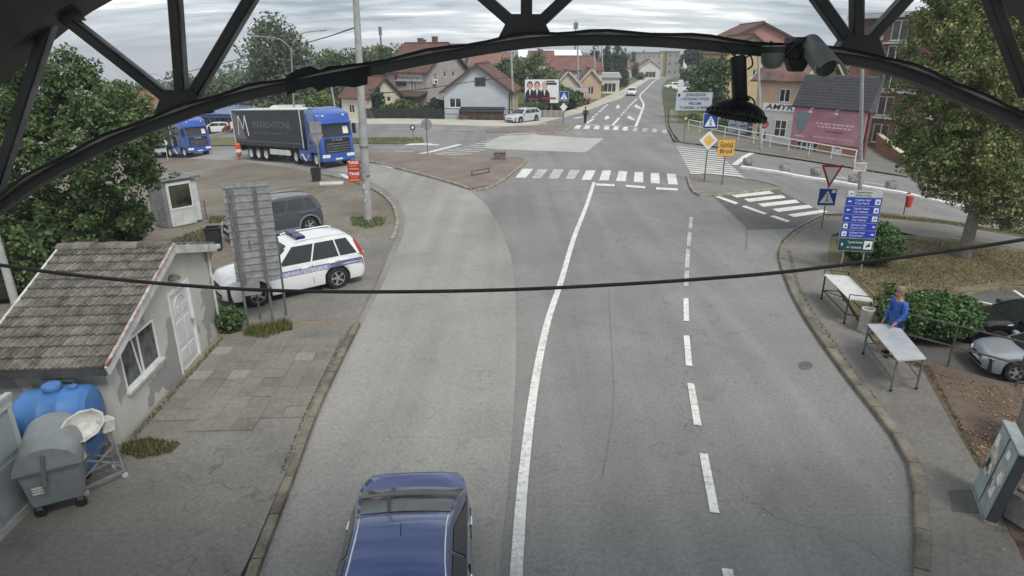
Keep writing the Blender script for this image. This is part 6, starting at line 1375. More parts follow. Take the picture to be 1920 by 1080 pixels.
# ------------------------------------------------------------------ vendor tables, bin, cabinet at the right
def table(label, corners, z, mat, raise_=0.0, fence=False, legm=None, under=True):
    """corners: photograph pixels of the four top corners, in order"""
    c4 = [P(px, py, z) for px, py in corners]; o = (c4[0] + c4[1] + c4[2] + c4[3]) / 4; t = thing('market_table', label, 'table', (o.x, o.y, 0.11)); off = Vector((o.x, o.y, 0.11))
    l = [p - off for p in c4]; mb = MB(); mb.add([p for p in l] + [p - Vector((0, 0, 0.03)) for p in l], [(0, 1, 2, 3), (7, 6, 5, 4), (0, 4, 5, 1), (1, 5, 6, 2), (2, 6, 7, 3), (3, 7, 4, 0)]); mb.build('table_top', mat, t)
    ctr = (l[0] + l[2]) / 2; feet = []
    for p in l:
        q = ctr + (p - ctr) * 0.93; mb = MB(); mb.bar((q.x, q.y, 0.06), (q.x, q.y, q.z - .03), 0.035); mb.build('leg', legm, t)
        mb = MB(); mb.lathe([(0.035, -.012), (0.035, .012)], 10, Matrix.Translation((q.x, q.y, 0.035)) @ Matrix.Rotation(R(90), 4, 'X')); mb.build('castor', m_rubber, t); feet.append(q)
    for a, b in ((0, 1), (1, 2), (2, 3), (3, 0)):
        mb = MB(); mb.bar((feet[a].x, feet[a].y, 0.3), (feet[b].x, feet[b].y, 0.3), 0.025); mb.build('stretcher', legm, t)
    for a, b in ((0, 3), (1, 2)): mb = MB(); mb.bar((feet[a].x, feet[a].y, 0.3), (feet[b].x, feet[b].y, l[0].z - .05), 0.022); mb.build('brace', legm, t)
    if fence:
        for a, b in fence:
            p, q = l[a], l[b]; mb = MB(); mb.bar(p + Vector((0, 0, .12)), q + Vector((0, 0, .12)), 0.02); mb.build('guard_rail', legm, t)
            for g in (p, q): mb = MB(); mb.bar(g, g + Vector((0, 0, .13)), 0.02); mb.build('guard_post', legm, t)
    return t
m_leg = M('rusty_frame', s(66, 58, 54), 0.7, 0.3, 6); m_tbw = M('table_white', s(204, 204, 198), 0.55, 0.1, 3); m_steel = M('stainless_top', s(186, 190, 194), 0.4, 0.12, 2, metal=0.25)
table('white topped vendor table with low guard rail beside the hedge', [(1545, 514), (1590, 517), (1638, 565), (1592, 560)], 0.9, m_tbw, fence=((0, 1), (1, 2), (2, 3)), legm=m_leg)
table('bare stainless steel vendor table nearest the viewer on the right pavement', [(1626, 607), (1682, 607), (1737, 672), (1684, 676)], 0.92, m_steel, legm=m_galvd)
t = thing('concrete_bin', 'pale round concrete litter bin between the two vendor tables', 'bin', P(1620, 622, .11))
MB().lathe([(0.16, 0), (0.17, 0.02), (0.165, 0.64), (0.175, 0.66), (0.165, 0.68), (0.135, 0.68), (0.13, 0.3), (0.02, 0.3)], 22, caps=False).build('drum', M('pale_bin_concrete', s(186, 182, 174), 0.8, 0.12, 3), t, smooth=True)
MB().lathe([(0.185, 0), (0.185, 0.05)], 22).build('foot_ring', m_conc, t)
# bill-covered cabinet
cb0, cb1 = P(1848, 980, .12), P(1824, 912, .12)
dv = cb1 - cb0; kx = thing('control_cabinet', 'grey green control cabinet plastered with torn bills on the right pavement', 'cabinet', cb0, math.atan2(dv.y, dv.x)); kl = dv.length; kh = 1.34; kx.rotation_euler[0] = R(7)
# local x runs away from the viewer along the pavement; the doors face the road (local +y)
m_cab = M('cabinet_green', s(150, 162, 162), 0.6, 0.15, 3); m_cabd = M('cabinet_shaded_side', s(66, 72, 76), 0.6, 0.1, 3)  # body far darker than the doors, its shade put into the colour
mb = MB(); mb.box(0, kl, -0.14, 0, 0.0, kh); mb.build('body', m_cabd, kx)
for k in range(2):
    mb = MB(); mb.box(0.03 + k * kl / 2, (k + 1) * kl / 2 - 0.03, 0.0, 0.02, 0.05, kh - 0.03); d_ = mb.build('door', m_cab, kx, bevel=0.006)
    for i in range(9):
        mb = MB(); w_, h_ = rnd.uniform(.04, .09), rnd.uniform(.05, .12); mb.box(-w_, w_, 0, .002, -h_, h_); mb.build('torn_bill', rnd.choice([m_dirtyw, m_white, M('bill_cream', s(190, 176, 140), 0.8)]), d_, loc=(k * kl / 2 + .12 + rnd.random() * (kl / 2 - .24), 0.0205 + i * .0006, 0.42 + rnd.random() * .75), rot=(0, rnd.uniform(-.3, .3), 0))
    mb = MB(); mb.box(kl / 2 * (k + 1) - .12, kl / 2 * (k + 1) - .09, 0.02, 0.04, 0.45, 0.6); mb.build('handle', m_galvd, d_)
for k in range(1): text('R', 0.26, m_signb, kx, (kl * .78, 0.03, 0.62), (math.pi / 2, 0, math.pi), name='graffiti', bold=0.01)
mb = MB(); mb.box(-0.03, kl + 0.03, -0.16, 0.03, kh, kh + 0.03); mb.build('roof', m_cab, kx)
mb = MB(); mb.box(-0.02, kl + 0.02, -0.16, 0.03, -0.1, 0.04); mb.build('plinth', m_conc, kx)
t = thing('service_box', 'small mossy service box behind the control cabinet at the right edge', 'box', P(1930, 838, .12), R(60)); mb = MB(); mb.box(-.5, .5, -.2, .2, 0, .9); mb.build('body', M('mossy_box', s(140, 138, 118), 0.8, 0.25, 4), t, bevel=0.02); mb = MB(); mb.box(-.54, .54, -.24, .24, .9, .95); mb.build('lid', m_conc, t)
t = thing('bollard_block', 'grey concrete block at the lower right edge beside the cabinet', 'block', P(1945, 985, .12), R(20)); mb = MB(); mb.box(-.35, .35, -.35, .35, 0, .55); mb.build('body', m_conc, t, bevel=0.04); mb = MB(); mb.box(-.28, .28, -.28, .28, .55, .62); mb.build('cap', m_conc, t, bevel=0.02)
# ------------------------------------------------------------------ buildings
def MR(name, c1, c2): return M(name, c1, 0.9, 0.2, 0.8, 0.3, 12, col2=c2, speck=0.2)
m_rb = MR('brown_roof_tiles', s(112, 78, 68), s(92, 62, 54)); m_rr = MR('red_roof_tiles', s(130, 88, 76), s(106, 72, 64)); m_ro = MR('orange_roof_tiles', s(146, 102, 84), s(120, 84, 72))
m_wpink = M('pinkish_render', s(168, 158, 154), 0.9, 0.06, 0.8); m_wblue = M('bluish_render', s(180, 188, 194), 0.9, 0.05, 0.8); m_wcream = M('cream_render', s(206, 198, 172), 0.9, 0.06, 0.8); m_wyel = M('ochre_render', s(196, 176, 124), 0.9, 0.06, 0.8)
m_wpeach = M('peach_render', s(198, 166, 138), 0.9, 0.07, 0.8); m_wwhite = M('white_render', s(206, 204, 198), 0.9, 0.08, 0.8); m_brick = M('brick', s(120, 84, 74), 0.9, 0.15, 1.5, speck=0.2, bscale=8); m_worange = M('orange_render', s(176, 116, 90), 0.9, 0.1, 0.8)
m_wred = M('red_render', s(176, 124, 112), 0.9, 0.08, 0.8); m_wgrey = M('grey_render', s(158, 156, 150), 0.9, 0.08, 0.5)
def house(name, label, loc, rz, w, d, eave, ridge, wallm, roofm, axis='x', front=(), right=(), left=(), over=0.45, sidem=None, frame=None, chimney=None, hip=0.0, cat='house', roof_rows=0, group=None):
    """front wall on local y=0 facing -y, w wide, d deep; axis = direction of the ridge ('x' along the front, 'y' gable to the front)
    openings: (x0,x1,z0,z1[,mull]) on each wall"""
    t = thing(name, label, cat, loc, rz, group)
    gy = axis == 'y'
    def wl(nm, ww, ops, rot, off, m, gable):
        e = wall(nm, ww, eave, [o[:4] for o in ops], m, t, 0.0, 0.12, [(0, eave), (ww / 2, ridge), (ww, eave)] if gable else None, z0=-1.5)
        e.location = off; e.rotation_euler = (0, 0, rot)
        for o in ops: window(e, o[0], o[1], o[2], o[3], 0.06, frame or m_white, (o[5] if len(o) > 5 else m_pane), 0.09, o[4] if len(o) > 4 else 1)
    wl('front_wall', w, front, 0, (0, 0, 0), wallm, gy and not hip)
    wl('right_wall', d, right, R(90), (w, 0, 0), sidem or wallm, not gy and not hip)
    wl('left_wall', d, left, R(-90), (0, d, 0), sidem or wallm, not gy and not hip)
    mb = MB(); mb.box(0, w, d - 0.05, d, -1.5, eave); mb.build('rear_wall', wallm, t)
    o = over; sl = (ridge - eave) / ((w if gy else d) / 2); ze = eave - o * sl; th = 0.16
    mb = MB()
    if gy: A_, B_, R0, R1 = [(-o, -o, ze), (-o, d + o, ze)], [(w + o, -o, ze), (w + o, d + o, ze)], (w / 2, -o + hip, ridge), (w / 2, d + o - hip, ridge)
    else: A_, B_, R0, R1 = [(-o, -o, ze), (w + o, -o, ze)], [(-o, d + o, ze), (w + o, d + o, ze)], (-o + hip, d / 2, ridge), (w + o - hip, d / 2, ridge)
    up = lambda p: (p[0], p[1], p[2] + th)
    fs = [A_[0], A_[1], R1, R0]; bs = [B_[0], B_[1], R1, R0]
    for q in (fs, bs):
        n = len(q); mb.add(list(q) + [up(p) for p in q], [tuple(range(n)), tuple(range(2 * n - 1, n - 1, -1))] + [(i, (i + 1) % n, (i + 1) % n + n, i + n) for i in range(n)])
    if hip:
        for q in ([A_[0], B_[0], R0], [A_[1], B_[1], R1]):
            mb.add(list(q) + [up(p) for p in q], [(0, 1, 2), (5, 4, 3)] + [(i, (i + 1) % 3, (i + 1) % 3 + 3, i + 3) for i in range(3)])
    rf = mb.build('roof', roofm, t)
    mb = MB(); mb.tube([up(R0), up(R1)], 0.14, 6); mb.build('ridge_cap', roofm, rf)
    # bargeboards on gables
    if not hip:
        ends = [(-o - .03, ), (d + o + .03,)] if gy else [(-o - .03,), (w + o + .03,)]
        for (c,) in ends:
            for e0 in (A_, B_):
                if gy: p, q = (e0[0][0], c, ze + .05), (w / 2, c, ridge + .05)
                else: p, q = (c, e0[0][1], ze + .05), (c, d / 2, ridge + .05)
                mb = MB(); mb.bar(p, q, 0.05, 0.26); mb.build('barge_board', m_dirtyw if roofm is not m_rb else m_brown, rf)
    for (cx_, cy_, ch_) in (chimney or []):
        mb = MB(); mb.box(cx_ - .3, cx_ + .3, cy_ - .3, cy_ + .3, eave, ridge + ch_); c_ = mb.build('chimney', m_brick, rf); mb = MB(); mb.box(cx_ - .36, cx_ + .36, cy_ - .36, cy_ + .36, ridge + ch_, ridge + ch_ + .12); mb.build('chimney_cap', m_conc, rf)
    return t
def mpp(Y, z=3): return (Y * CP + (H - z) * SP) / FP      # metres per photograph pixel at that depth

# --- bluish gabled house at the junction
a, b = P(834, 224), P(957, 223); w = (b - a).length; k = mpp(a.y)
ev = hz(a.y, 170) - a.z; rd = hz(a.y, 122) - a.z
gh = house('gabled_house', 'pale bluish gabled house with dark red roof facing the junction', a, math.atan2((b - a).y, (b - a).x), w, 11, ev, rd, m_wblue, m_rb, 'y',
      front=[(9.5 * k, 33 * k, hz(a.y, 202) - a.z, hz(a.y, 184) - a.z, 1)], right=[(1.6, 2.9, 1.2, 2.6, 1)], sidem=m_wyel)
zz0, zz1 = hz(a.y, 161) - a.z, hz(a.y, 145) - a.z
mb = MB(); mb.box(59 * k, 79 * k, -0.06, 0.02, zz0, zz1); aw = mb.build('attic_window', m_brown, gh)
for i in range(2): mb = MB(); mb.box((61 + i * 9.3) * k, (68.5 + i * 9.3) * k, -0.075, -0.062, zz0 + .12, zz1 - .12); mb.build('shutter_panel', m_pane, aw)
z2 = hz(a.y - 1.2, 203) - a.z
mb = MB(); mb.prism([(-1.6, -.4), (-1.6, z2 * .72), (-0.01, z2), (-0.01, -.4)], 'x', 34 * k, 113 * k); bx_ = mb.build('cellar_lean_to', m_brown, gh)
for i in range(10): mb = MB(); x = (34.5 + i * 7.85) * k; mb.box(x, x + 7.5 * k, -1.64, -1.602, 0.02, z2 * .70); mb.build('board', m_wood if i % 2 else m_brown, bx_)
mb = MB(); mb.prism([(-1.75, z2 * .72), (-1.75, z2 * .72 + .06), (-0.012, z2 + .1), (-0.012, z2 + .03)], 'x', 32 * k, 115 * k); mb.build('lean_to_roof', m_dkgrey, bx_)
mb = MB(); mb.tube([(w - .1, -.1, ev - .2), (w - .1, -.1, 0)], 0.06, 6); mb.build('downpipe', m_dkgrey, gh)
# --- pinkish two storey house with a sign board
Y0 = 90.0; a = VP(731, 222, Y0 + 2.6); a.z = T(a.x, a.y); k = mpp(Y0)
ev = hz(Y0, 133) - a.z
ph = house('sign_house', 'pinkish grey two storey house with a long white sign board under its brown eaves', a, R(-30), 6.7, 9.5, ev, ev + 3.4, m_wpink, m_rb, 'x',
      front=[(1.1, 2.3, 3.0, 4.6, 1, m_curtain), (3.9, 5.0, 3.0, 4.7, 1, m_curtain)], right=[(1.6, 2.6, ev - 1.5, ev - .3, 0, m_curtain), (4.0, 4.6, ev - .9, ev + .1 - .2, 0), (6.0, 6.6, ev - .9, ev - .1, 0)], chimney=[(2.0, 5.2, 0.7), (4.2, 5.6, 0.9)])
mb = MB(); mb.box(1.2, 6.2, -0.14, -0.02, ev - 1.35, ev - .35); sg_ = mb.build('sign_board', m_dirtyw, ph)
text('Restoran', 0.62, m_dkgrey, sg_, (3.9, -0.16, ev - .85), width=4.2); mb = MB(); mb.box(1.3, 1.8, -.16, -.141, ev - 1.2, ev - .5); mb.build('sign_emblem', m_red, sg_)
mb = MB(); mb.box(1.6, 3.3, -0.1, -0.02, ev - 1.9, ev - 1.45); mb.build('dark_plate', m_dkgrey, ph)
for z in (ev - 1.7, ev - 4.0):
    mb = MB(); mb.box(w_0 := 6.72, 7.05, 1.2, 2.0, z, z + .6); ac_ = mb.build('air_conditioner', m_white, ph, bevel=0.02); MB().lathe([(0.22, 0), (0.22, .03)], 12, Matrix.Translation((7.05, 1.6, z + .3)) @ Matrix.Rotation(R(90), 4, 'Y')).build('fan_grille', m_black, ac_)
mb = MB(); mb.prism([(-2.2, 2.3), (-2.2, 2.45), (-0.02, 3.0), (-0.02, 2.8)], 'x', -0.6, 6.9); mb.build('awning', m_brown, ph)
mb = MB(); mb.box(2.8, 3.5, 2.2, 2.9, ev + .95, ev + 1.8); 
mb = MB(); mb.quad((3.4, 1.0, ev + .95), (4.2, 1.0, ev + .95), (4.2, 1.9, ev + 1.6), (3.4, 1.9, ev + 1.6)); mb.build('roof_window', m_signw, ph, fix=False)
o = thing('red_parasol', 'closed red parasol standing in front of the pinkish house', 'parasol', a + Vector((8.2, -3.6, 0))); post(o, 2.6, .04, m_dirtyw); MB().lathe([(0.1, .9), (0.34, 1.1), (0.2, 2.4), (0.03, 2.7)], 10).build('folded_canopy', m_red, o)
# --- small cream house
Y0 = 84.0; a = VP(643, 222, Y0 + 2); a.z = T(a.x, a.y); ev = hz(Y0, 183) - a.z
house('cream_house', 'small cream house with brown tiled roof behind the concrete pole', a, R(-32), 4.6, 6.2, ev, hz(Y0, 147) - a.z, m_wcream, m_rb, 'x', front=[(1.2, 2.2, .9, 2.0, 1)], right=[(3.6, 4.4, ev + .2 - .9, ev - .05, 0)], over=.35)
# --- houses and roofs behind
def back(label, x0, x1, yb, ye, yr, Y0, wallm, roofm, axis='x', dep=8, rz=0.0, name='house', **kw):
    a = VP(x0, yb, Y0); g = T(a.x, a.y); b = VP(x1, yb, Y0); a.z = g
    return house(name, label, a, rz, (b - a).length, dep, hz(Y0, ye) - g, hz(Y0, yr) - g, wallm, roofm, axis, **kw)
back('brown roofed house whose ridge shows above the truss behind the pinkish house', 752, 862, 150, 104, 84, 125, m_wpink, m_rr, 'x', 10, chimney=[(4, 5, .9)])
back('orange tiled house behind the bluish gabled house', 884, 958, 160, 124, 101, 130, m_wcream, m_ro, 'x', 10)
back('long red roofed house behind the garden tree', 1030, 1127, 170, 131, 107, 122, m_wcream, m_rr, 'x', 9, hip=1.5, front=[(1, 2, .8, 2, 1), (3, 4, .8, 2, 1)])
back('small gabled house with red roof left of the grey poles', 1042, 1086, 190, 158, 134, 104, m_wcream, m_rr, 'y', 8, front=[(1.2, 2.2, .8, 2.1, 1)], over=.35)
back('brown gabled house beside the wooden stall', 1088, 1126, 185, 152, 130, 112, m_wpeach, m_rr, 'y', 8, front=[(1.2, 2.2, .8, 2.1, 1)], over=.35)
back('red roofed house with dormer behind the garden tree', 994, 1034, 150, 118, 97, 150, m_wcream, m_rr, 'x', 9, chimney=[(2, 4, .6)])
o = back('low hall with long bright white roof on the skyline', 975, 1086, 120, 107, 95, 200, m_wwhite, M('white_sheet_roof', s(236, 238, 240), 0.5, 0.03, 1), 'x', 16, name='hall', cat='hall')
back('low white shop with flat sign beside the far road', 1126, 1160, 168, 146, 139, 130, m_wwhite, m_galv, 'x', 6, name='shop', cat='shop', front=[(.6, 3.0, .3, 2, 2)], over=.3)
# far end of the road
Y0 = 300
def block(name, label, x0, x1, yt, Y0, m_, wins, dep=14, accent=None, rz=0.0):
    a = VP(x0, 130, Y0); g = T(a.x, a.y); a.z = g; w = (VP(x1, 130, Y0) - a).x; h = hz(Y0, yt) - g
    t = thing(name, label, 'building', a, rz)
    nx, nz = wins; ops = []
    for i in range(nx):
        for j in range(nz): x = w * (i + .28) / nx; z = h * (j + .3) / nz; ops.append((x, x + w * .42 / nx, z, z + h * .42 / nz))
    wall('front_wall', w, h, ops, m_, t, z0=-4)
    for o_ in ops: window(t, *o_, y=0.08, frame=m_dirtyw, fw=.1, mull=1)
    mb = MB(); mb.box(0.01, w - .01, 0.14, dep, -4, h - .02); mb.build('body', m_, t); mb = MB(); mb.box(-.3, w + .3, -.3, dep + .3, h, h + .35); mb.build('roof_slab', m_conc, t)
    if accent: mb = MB(); mb.box(w * accent[0], w * accent[1], -0.06, -0.005, 0, h - .2); mb.build('colour_strip', accent[2], t)
    return t
block('flat_block', 'grey flat roofed block with an ochre strip at the end of the far road', 1193, 1248, 99, 270, m_wgrey, (6, 3), accent=(.80, .98, m_wyel))
block('flat_block', 'grey concrete block right of the ochre strip at the road end', 1249, 1272, 97, 268, m_conc, (2, 3))
back('small white gabled house with red roof at the bend of the far road', 1199, 1237, 138, 126, 112, 228, m_wwhite, m_rr, 'y', 9, front=[(2, 5.5, .3, 2.2, 2)])
back('red roofed shed left of the small white gabled house', 1176, 1198, 140, 127, 118, 232, m_wcream, m_rr, 'x', 8)
# --- right: yellow and red house, peach house, hoarding house, brick flats
yh = back('yellow upper house with a red wing behind the dark tree', 1352, 1440, 200, 100, 66, 88, m_wyel, m_rb, 'y', 10, front=[(3.6, 4.5, 4.9, 5.9, 1)], over=.3)
rg = back('red rendered house with pale gable rising above the truss', 1342, 1480, 200, 78, 43, 105, m_wred, m_rb, 'y', 10, over=.5, front=[(4.4, 5.0, 8.6, 9.4, 0)])
a, b = P(1408, 262), P(1472, 271); Yc = (a.y + b.y) / 2; ev = hz(Yc, 147) - a.z; rd = hz(Yc + 4, 92) - a.z; k = mpp(Yc, 4)
dirp = math.atan2((b - a).y, (b - a).x); wpe = (b - a).length
m_rold = MR('old_mixed_tiles', s(128, 100, 90), s(86, 60, 52))
pe = house('peach_house', 'peach two storey house with old tiled roof and white ground floor', a, dirp, wpe + .6, 8, ev, rd, m_wpeach, m_rold, 'x', front=[(2.15, 3.2, ev - 2.05, ev - .85, 1), (0.4, 1.0, .3, 1.9, 0)], over=.5)
zg = hz(Yc, 193) - a.z; zg1 = hz(Yc, 207) - a.z
mb = MB(); mb.box(0.85, wpe + .6, -0.12, -0.01, -1.0, zg1); gf = mb.build('ground_floor_facing', m_wwhite, pe)
mb = MB(); mb.box(0.85, wpe + .6, -0.2, -0.125, zg1, zg); am = mb.build('sign_board', m_signw, pe); text('AMYR', (zg - zg1) * .95, m_signb, am, (2.4, -0.215, (zg + zg1) / 2), width=2.6, bold=0.01, shear=.2)
for x0 in (2.2, ): window(pe, x0, x0 + 1.15, .55, 2.05, -0.17, m_white, m_pane, .08, 1, 1)
mb = MB(); mb.box(1.2, 1.45, -.16, -.12, .3, .8); mb.build('meter_box', m_dkgrey, pe)
# advertising banners by the peach house
for i, (px, lab, c_) in enumerate([(1372, 'white and blue advertising panel nearest the welcome board', s(196, 206, 214)), (1390, 'middle white advertising panel behind the railing', s(206, 210, 216)), (1407, 'dark blue advertising panel nearest the peach house', s(92, 104, 140))]):
    q = P(px, 252 + i * 3); t = thing('advert_panel', lab, 'panel', q, R(-8), 'advertising panels behind the railing'); hh_ = hz(q.y, 197) - q.z
    mb = MB(); mb.box(-.42, .42, -.03, .03, .25, hh_); pn = mb.build('panel', M('advert_%d' % i, c_, .5, .1, 2), t)
    for z in (.3, .5, .7): mb = MB(); mb.box(-.3, .3, -.036, -.031, hh_ * z, hh_ * z + .16); mb.build('printed_band', m_stripe if i < 2 else m_signw, pn)
    for x in (-.36, .36): mb = MB(); mb.box(x - .025, x + .025, -.02, .02, 0, .25); mb.build('leg', m_galvd, t)
# house with the pink hoarding
a, b = P(1481, 278), P(1614, 302); dv = b - a; wh_ = dv.length; Ya = (a.y + b.y) / 2; rz_ = math.atan2(dv.y, dv.x)
zt_ = hz(Ya, 203) - a.z; zp0 = hz(Ya, 268) - a.z; ztop = hz(Ya + 1.2, 141) - a.z
hb = thing('hoarding_house', 'orange house with dark tiled mansard and a faded pink advertising hoarding', 'house', a, rz_)
m_dkroof = M('dark_sheet_tiles', s(84, 82, 88), 0.55, 0.1, 2)
hol = [(wh_ * .08, wh_ * .40, -.05, zp0 - .1), (wh_ * .60, wh_ * .74, -.6, zp0 - .15)]
wall('front_wall', wh_, zp0 + .3, hol, m_worange, hb, z0=-1.2)
mb = MB(); mb.box(0, wh_, .15, .45, -1.2, zt_); mb.build('body', m_brick, hb)
for i in range(4): window(hb, wh_ * (.082 + i * .08), wh_ * (.158 + i * .08), -.03, zp0 - .12, .04, m_white, m_pane, .06, 0, 1, name='shop_window')
mb = MB(); mb.box(wh_ * .605, wh_ * .735, .05, .1, -.6, zp0 - .17); dr = mb.build('door', m_white, hb); mb = MB(); mb.prism([(wh_ * .64, .5), (wh_ * .70, .5), (wh_ * .70, .95), (wh_ * .67, 1.15), (wh_ * .64, .95)], 'y', .03, .049); mb.build('door_light', m_pane, dr)
m_pink = M('faded_pink', s(194, 138, 154), 0.6, 0.05, .6, col2=s(178, 108, 130))
mb = MB(); mb.box(-.02, wh_ * .985, -.14, -.03, zp0, zt_ - .02); hd_ = mb.build('hoarding', m_pink, hb)
m_ptxt = M('pale_pink_text', s(226, 196, 206), .6, .04, 2); m_ptd = M('dusky_text', s(168, 120, 136), .6, .04, 2)
hc = (zp0 + zt_) / 2; hhh = zt_ - zp0
text('BIČAKČIĆ', hhh * .24, m_ptd, hd_, (wh_ * .60, -.15, hc + hhh * .22), width=wh_ * .66)
for z_, f_ in ((.05, .52), (-.04, .46)):
    for i in range(9): mb = MB(); x = wh_ * (.60 - f_ / 2 + f_ * i / 9); mb.box(x, x + wh_ * f_ / 9 * (.62 + .25 * (i * 7 % 3) / 2), -.152, -.141, hc + hhh * z_ - .07, hc + hhh * z_ + .07); mb.build('faded_print', m_ptxt, hd_)
mb = MB(); mb.box(wh_ * .48, wh_ * .72, -.152, -.141, hc - hhh * .18, hc - hhh * .155); mb.build('faded_print', m_brown, hd_)
text('www.bicakcic.com', hhh * .13, m_ptxt, hd_, (wh_ * .60, -.15, hc - hhh * .34), width=wh_ * .54)
mb = MB(); x = wh_ * .13; mb.prism([(x - .62, hc + .85), (x + .62, hc + .9), (x + .62, hc + .1), (x + .3, hc - .55), (x, hc - .85), (x - .3, hc - .5), (x - .6, hc + .1)], 'y', -.152, -.141); mb.build('emblem', M('emblem_grey', s(118, 138, 142), .6, .06, 2), hd_)
mb = MB(); mb.box(wh_ * .06, wh_ * .2, -.152, -.141, hc - hhh * .40, hc - hhh * .36); mb.build('faded_print', m_ptxt, hd_)
mb = MB(); mb.prism([(-.35, zt_ - .1), (-.3, zt_ + .05), (.9, ztop), (1.0, ztop + .02), (1.0, ztop - .2), (.6, zt_ - .1)], 'x', -.15, wh_ + .1); rf = mb.build('mansard_roof', m_dkroof, hb)
sl_ = Vector((0, 1.2, ztop - zt_ - .05)); L_ = sl_.length; nn_ = Vector((0, -sl_.z, sl_.y)).normalized(); sl_.normalize()
for i in range(11):
    p = Vector((0, -.31, zt_ + .05)) + sl_ * (L_ * i / 11) + nn_ * .012
    mb = MB(); mb.bar(p + Vector((-.16, 0, 0)), p + Vector((wh_ + .11, 0, 0)), 0.035, 0.05); mb.build('tile_course', m_dkroof, rf)
for i in range(34):
    x = -.1 + (wh_ + .15) * i / 33; p = Vector((x, -.31, zt_ + .05)) + nn_ * .01; mb = MB(); mb.bar(p, p + sl_ * L_, 0.05, 0.03, up=tuple(nn_)); mb.build('tile_rib', m_dkroof, rf)
mb = MB(); mb.tube([(-.2, -.36, zt_ - .02), (wh_ + .15, -.36, zt_ - .02)], .06, 6); mb.build('gutter', m_dkgrey, rf)
for x in (wh_ * .3, wh_ * .65): mb = MB(); mb.tube([(x, -.15, zt_ - .1), (x, -.7, zt_ - .05), (x, -.75, zt_ - .3)], .025, 6); mb.box(x - .12, x + .12, -.85, -.65, zt_ - .42, zt_ - .3); mb.build('sign_lamp', m_dirtyw, hb)
# brick flats
a = VP(1600, 300, 64); a.z = T(a.x, a.y); b = VP(1800, 300, 56); b.z = 0; dv = b - a; dv.z = 0; wf = dv.length; Ya = 62; rz_ = math.atan2(dv.y, dv.x)
hf = hz(Ya, 30) - a.z
bf = thing('brick_flats', 'four storey dark brick block of flats with white framed windows at the right', 'apartment block', a, rz_)
st = 46.5 * mpp(Ya, 5); zs_ = [hz(Ya, y) - a.z for y in (268, 217, 168, 123, 76)]
ops = []
for z in zs_:
    for x0, x1 in ((.14, .30), (.36, .44), (.60, .72), (.82, .94)): ops.append((wf * x0, wf * x1, z, z + st * .76))
wall('front_wall', wf, hf, ops, m_brick, bf, z0=-2, rev=.18)
for o_ in ops: window(bf, *o_, y=.1, frame=m_white, pane=m_pane, fw=.09, mull=1 if (o_[1] - o_[0]) > wf * .1 else 0, sill=m_white)
mb = MB(); mb.box(0.01, wf, .22, 12, -2, hf - .02); mb.build('body', m_brick, bf)
for z in zs_[1:]: mb = MB(); mb.box(wf * .10, wf * .5, -.35, .0, z - .28, z - .12); mb.build('balcony_slab', m_wwhite, bf)
mb = MB(); mb.box(-2.7, wf + .5, -.6, 12.5, hf, hf + .35); mb.build('roof', m_galvd, bf); mb = MB(); mb.box(-2.75, wf + .55, -.65, -.58, hf - .1, hf + .3); mb.build('fascia', m_wwhite, bf)
mb = MB(); mb.box(-2.2, 0, .3, 9, -2, hf - .02); mb.build('stair_tower', m_brick, bf)
for i in range(9): mb = MB(); x = -2.15 + i * .24; mb.box(x, x + .2, .24, .296, 2.2, hf * .72); mb.build('cladding_board', M('wood_cladding', s(176, 112, 76), .8, .15, 2) if i % 2 else m_worange, bf)
for z in (hf - 3.0, hf - 4.2): MB().lathe([(0.2, 0), (0.2, .05)], 14, Matrix.Translation((.6, -.03, z + 1.2)) @ Matrix.Rotation(R(90), 4, 'X')).build('round_vent', m_dirtyw, bf)
# terracotta retaining wall
rw = [P(1622, 262), P(1648, 280), P(1672, 298), P(1700, 312)]; o = rw[0]; rt = thing('retaining_wall', 'sloping terracotta retaining wall beside the brick flats', 'wall', o)
for i, (p, q) in enumerate(zip(rw, rw[1:])):
    hh_ = 1.5 - i * .28; h2 = 1.5 - (i + 1) * .28; n_ = Vector((-(q - p).y, (q - p).x, 0)).normalized() * .15; p_, q_ = p - o, q - o
    mb = MB(); mb.add([p_ - n_, q_ - n_, q_ + n_, p_ + n_] + [v + Vector((0, 0, z)) for v, z in ((p_ - n_, hh_), (q_ - n_, h2), (q_ + n_, h2), (p_ + n_, hh_))], [(3, 2, 1, 0), (4, 5, 6, 7), (0, 1, 5, 4), (1, 2, 6, 5), (2, 3, 7, 6), (3, 0, 4, 7)]); mb.build('wall_panel', m_worange, rt)
    mb = MB(); mb.bar(p_ + Vector((0, 0, hh_ + .05)), q_ + Vector((0, 0, h2 + .05)), .42, .08); mb.build('coping', m_wcream, rt)
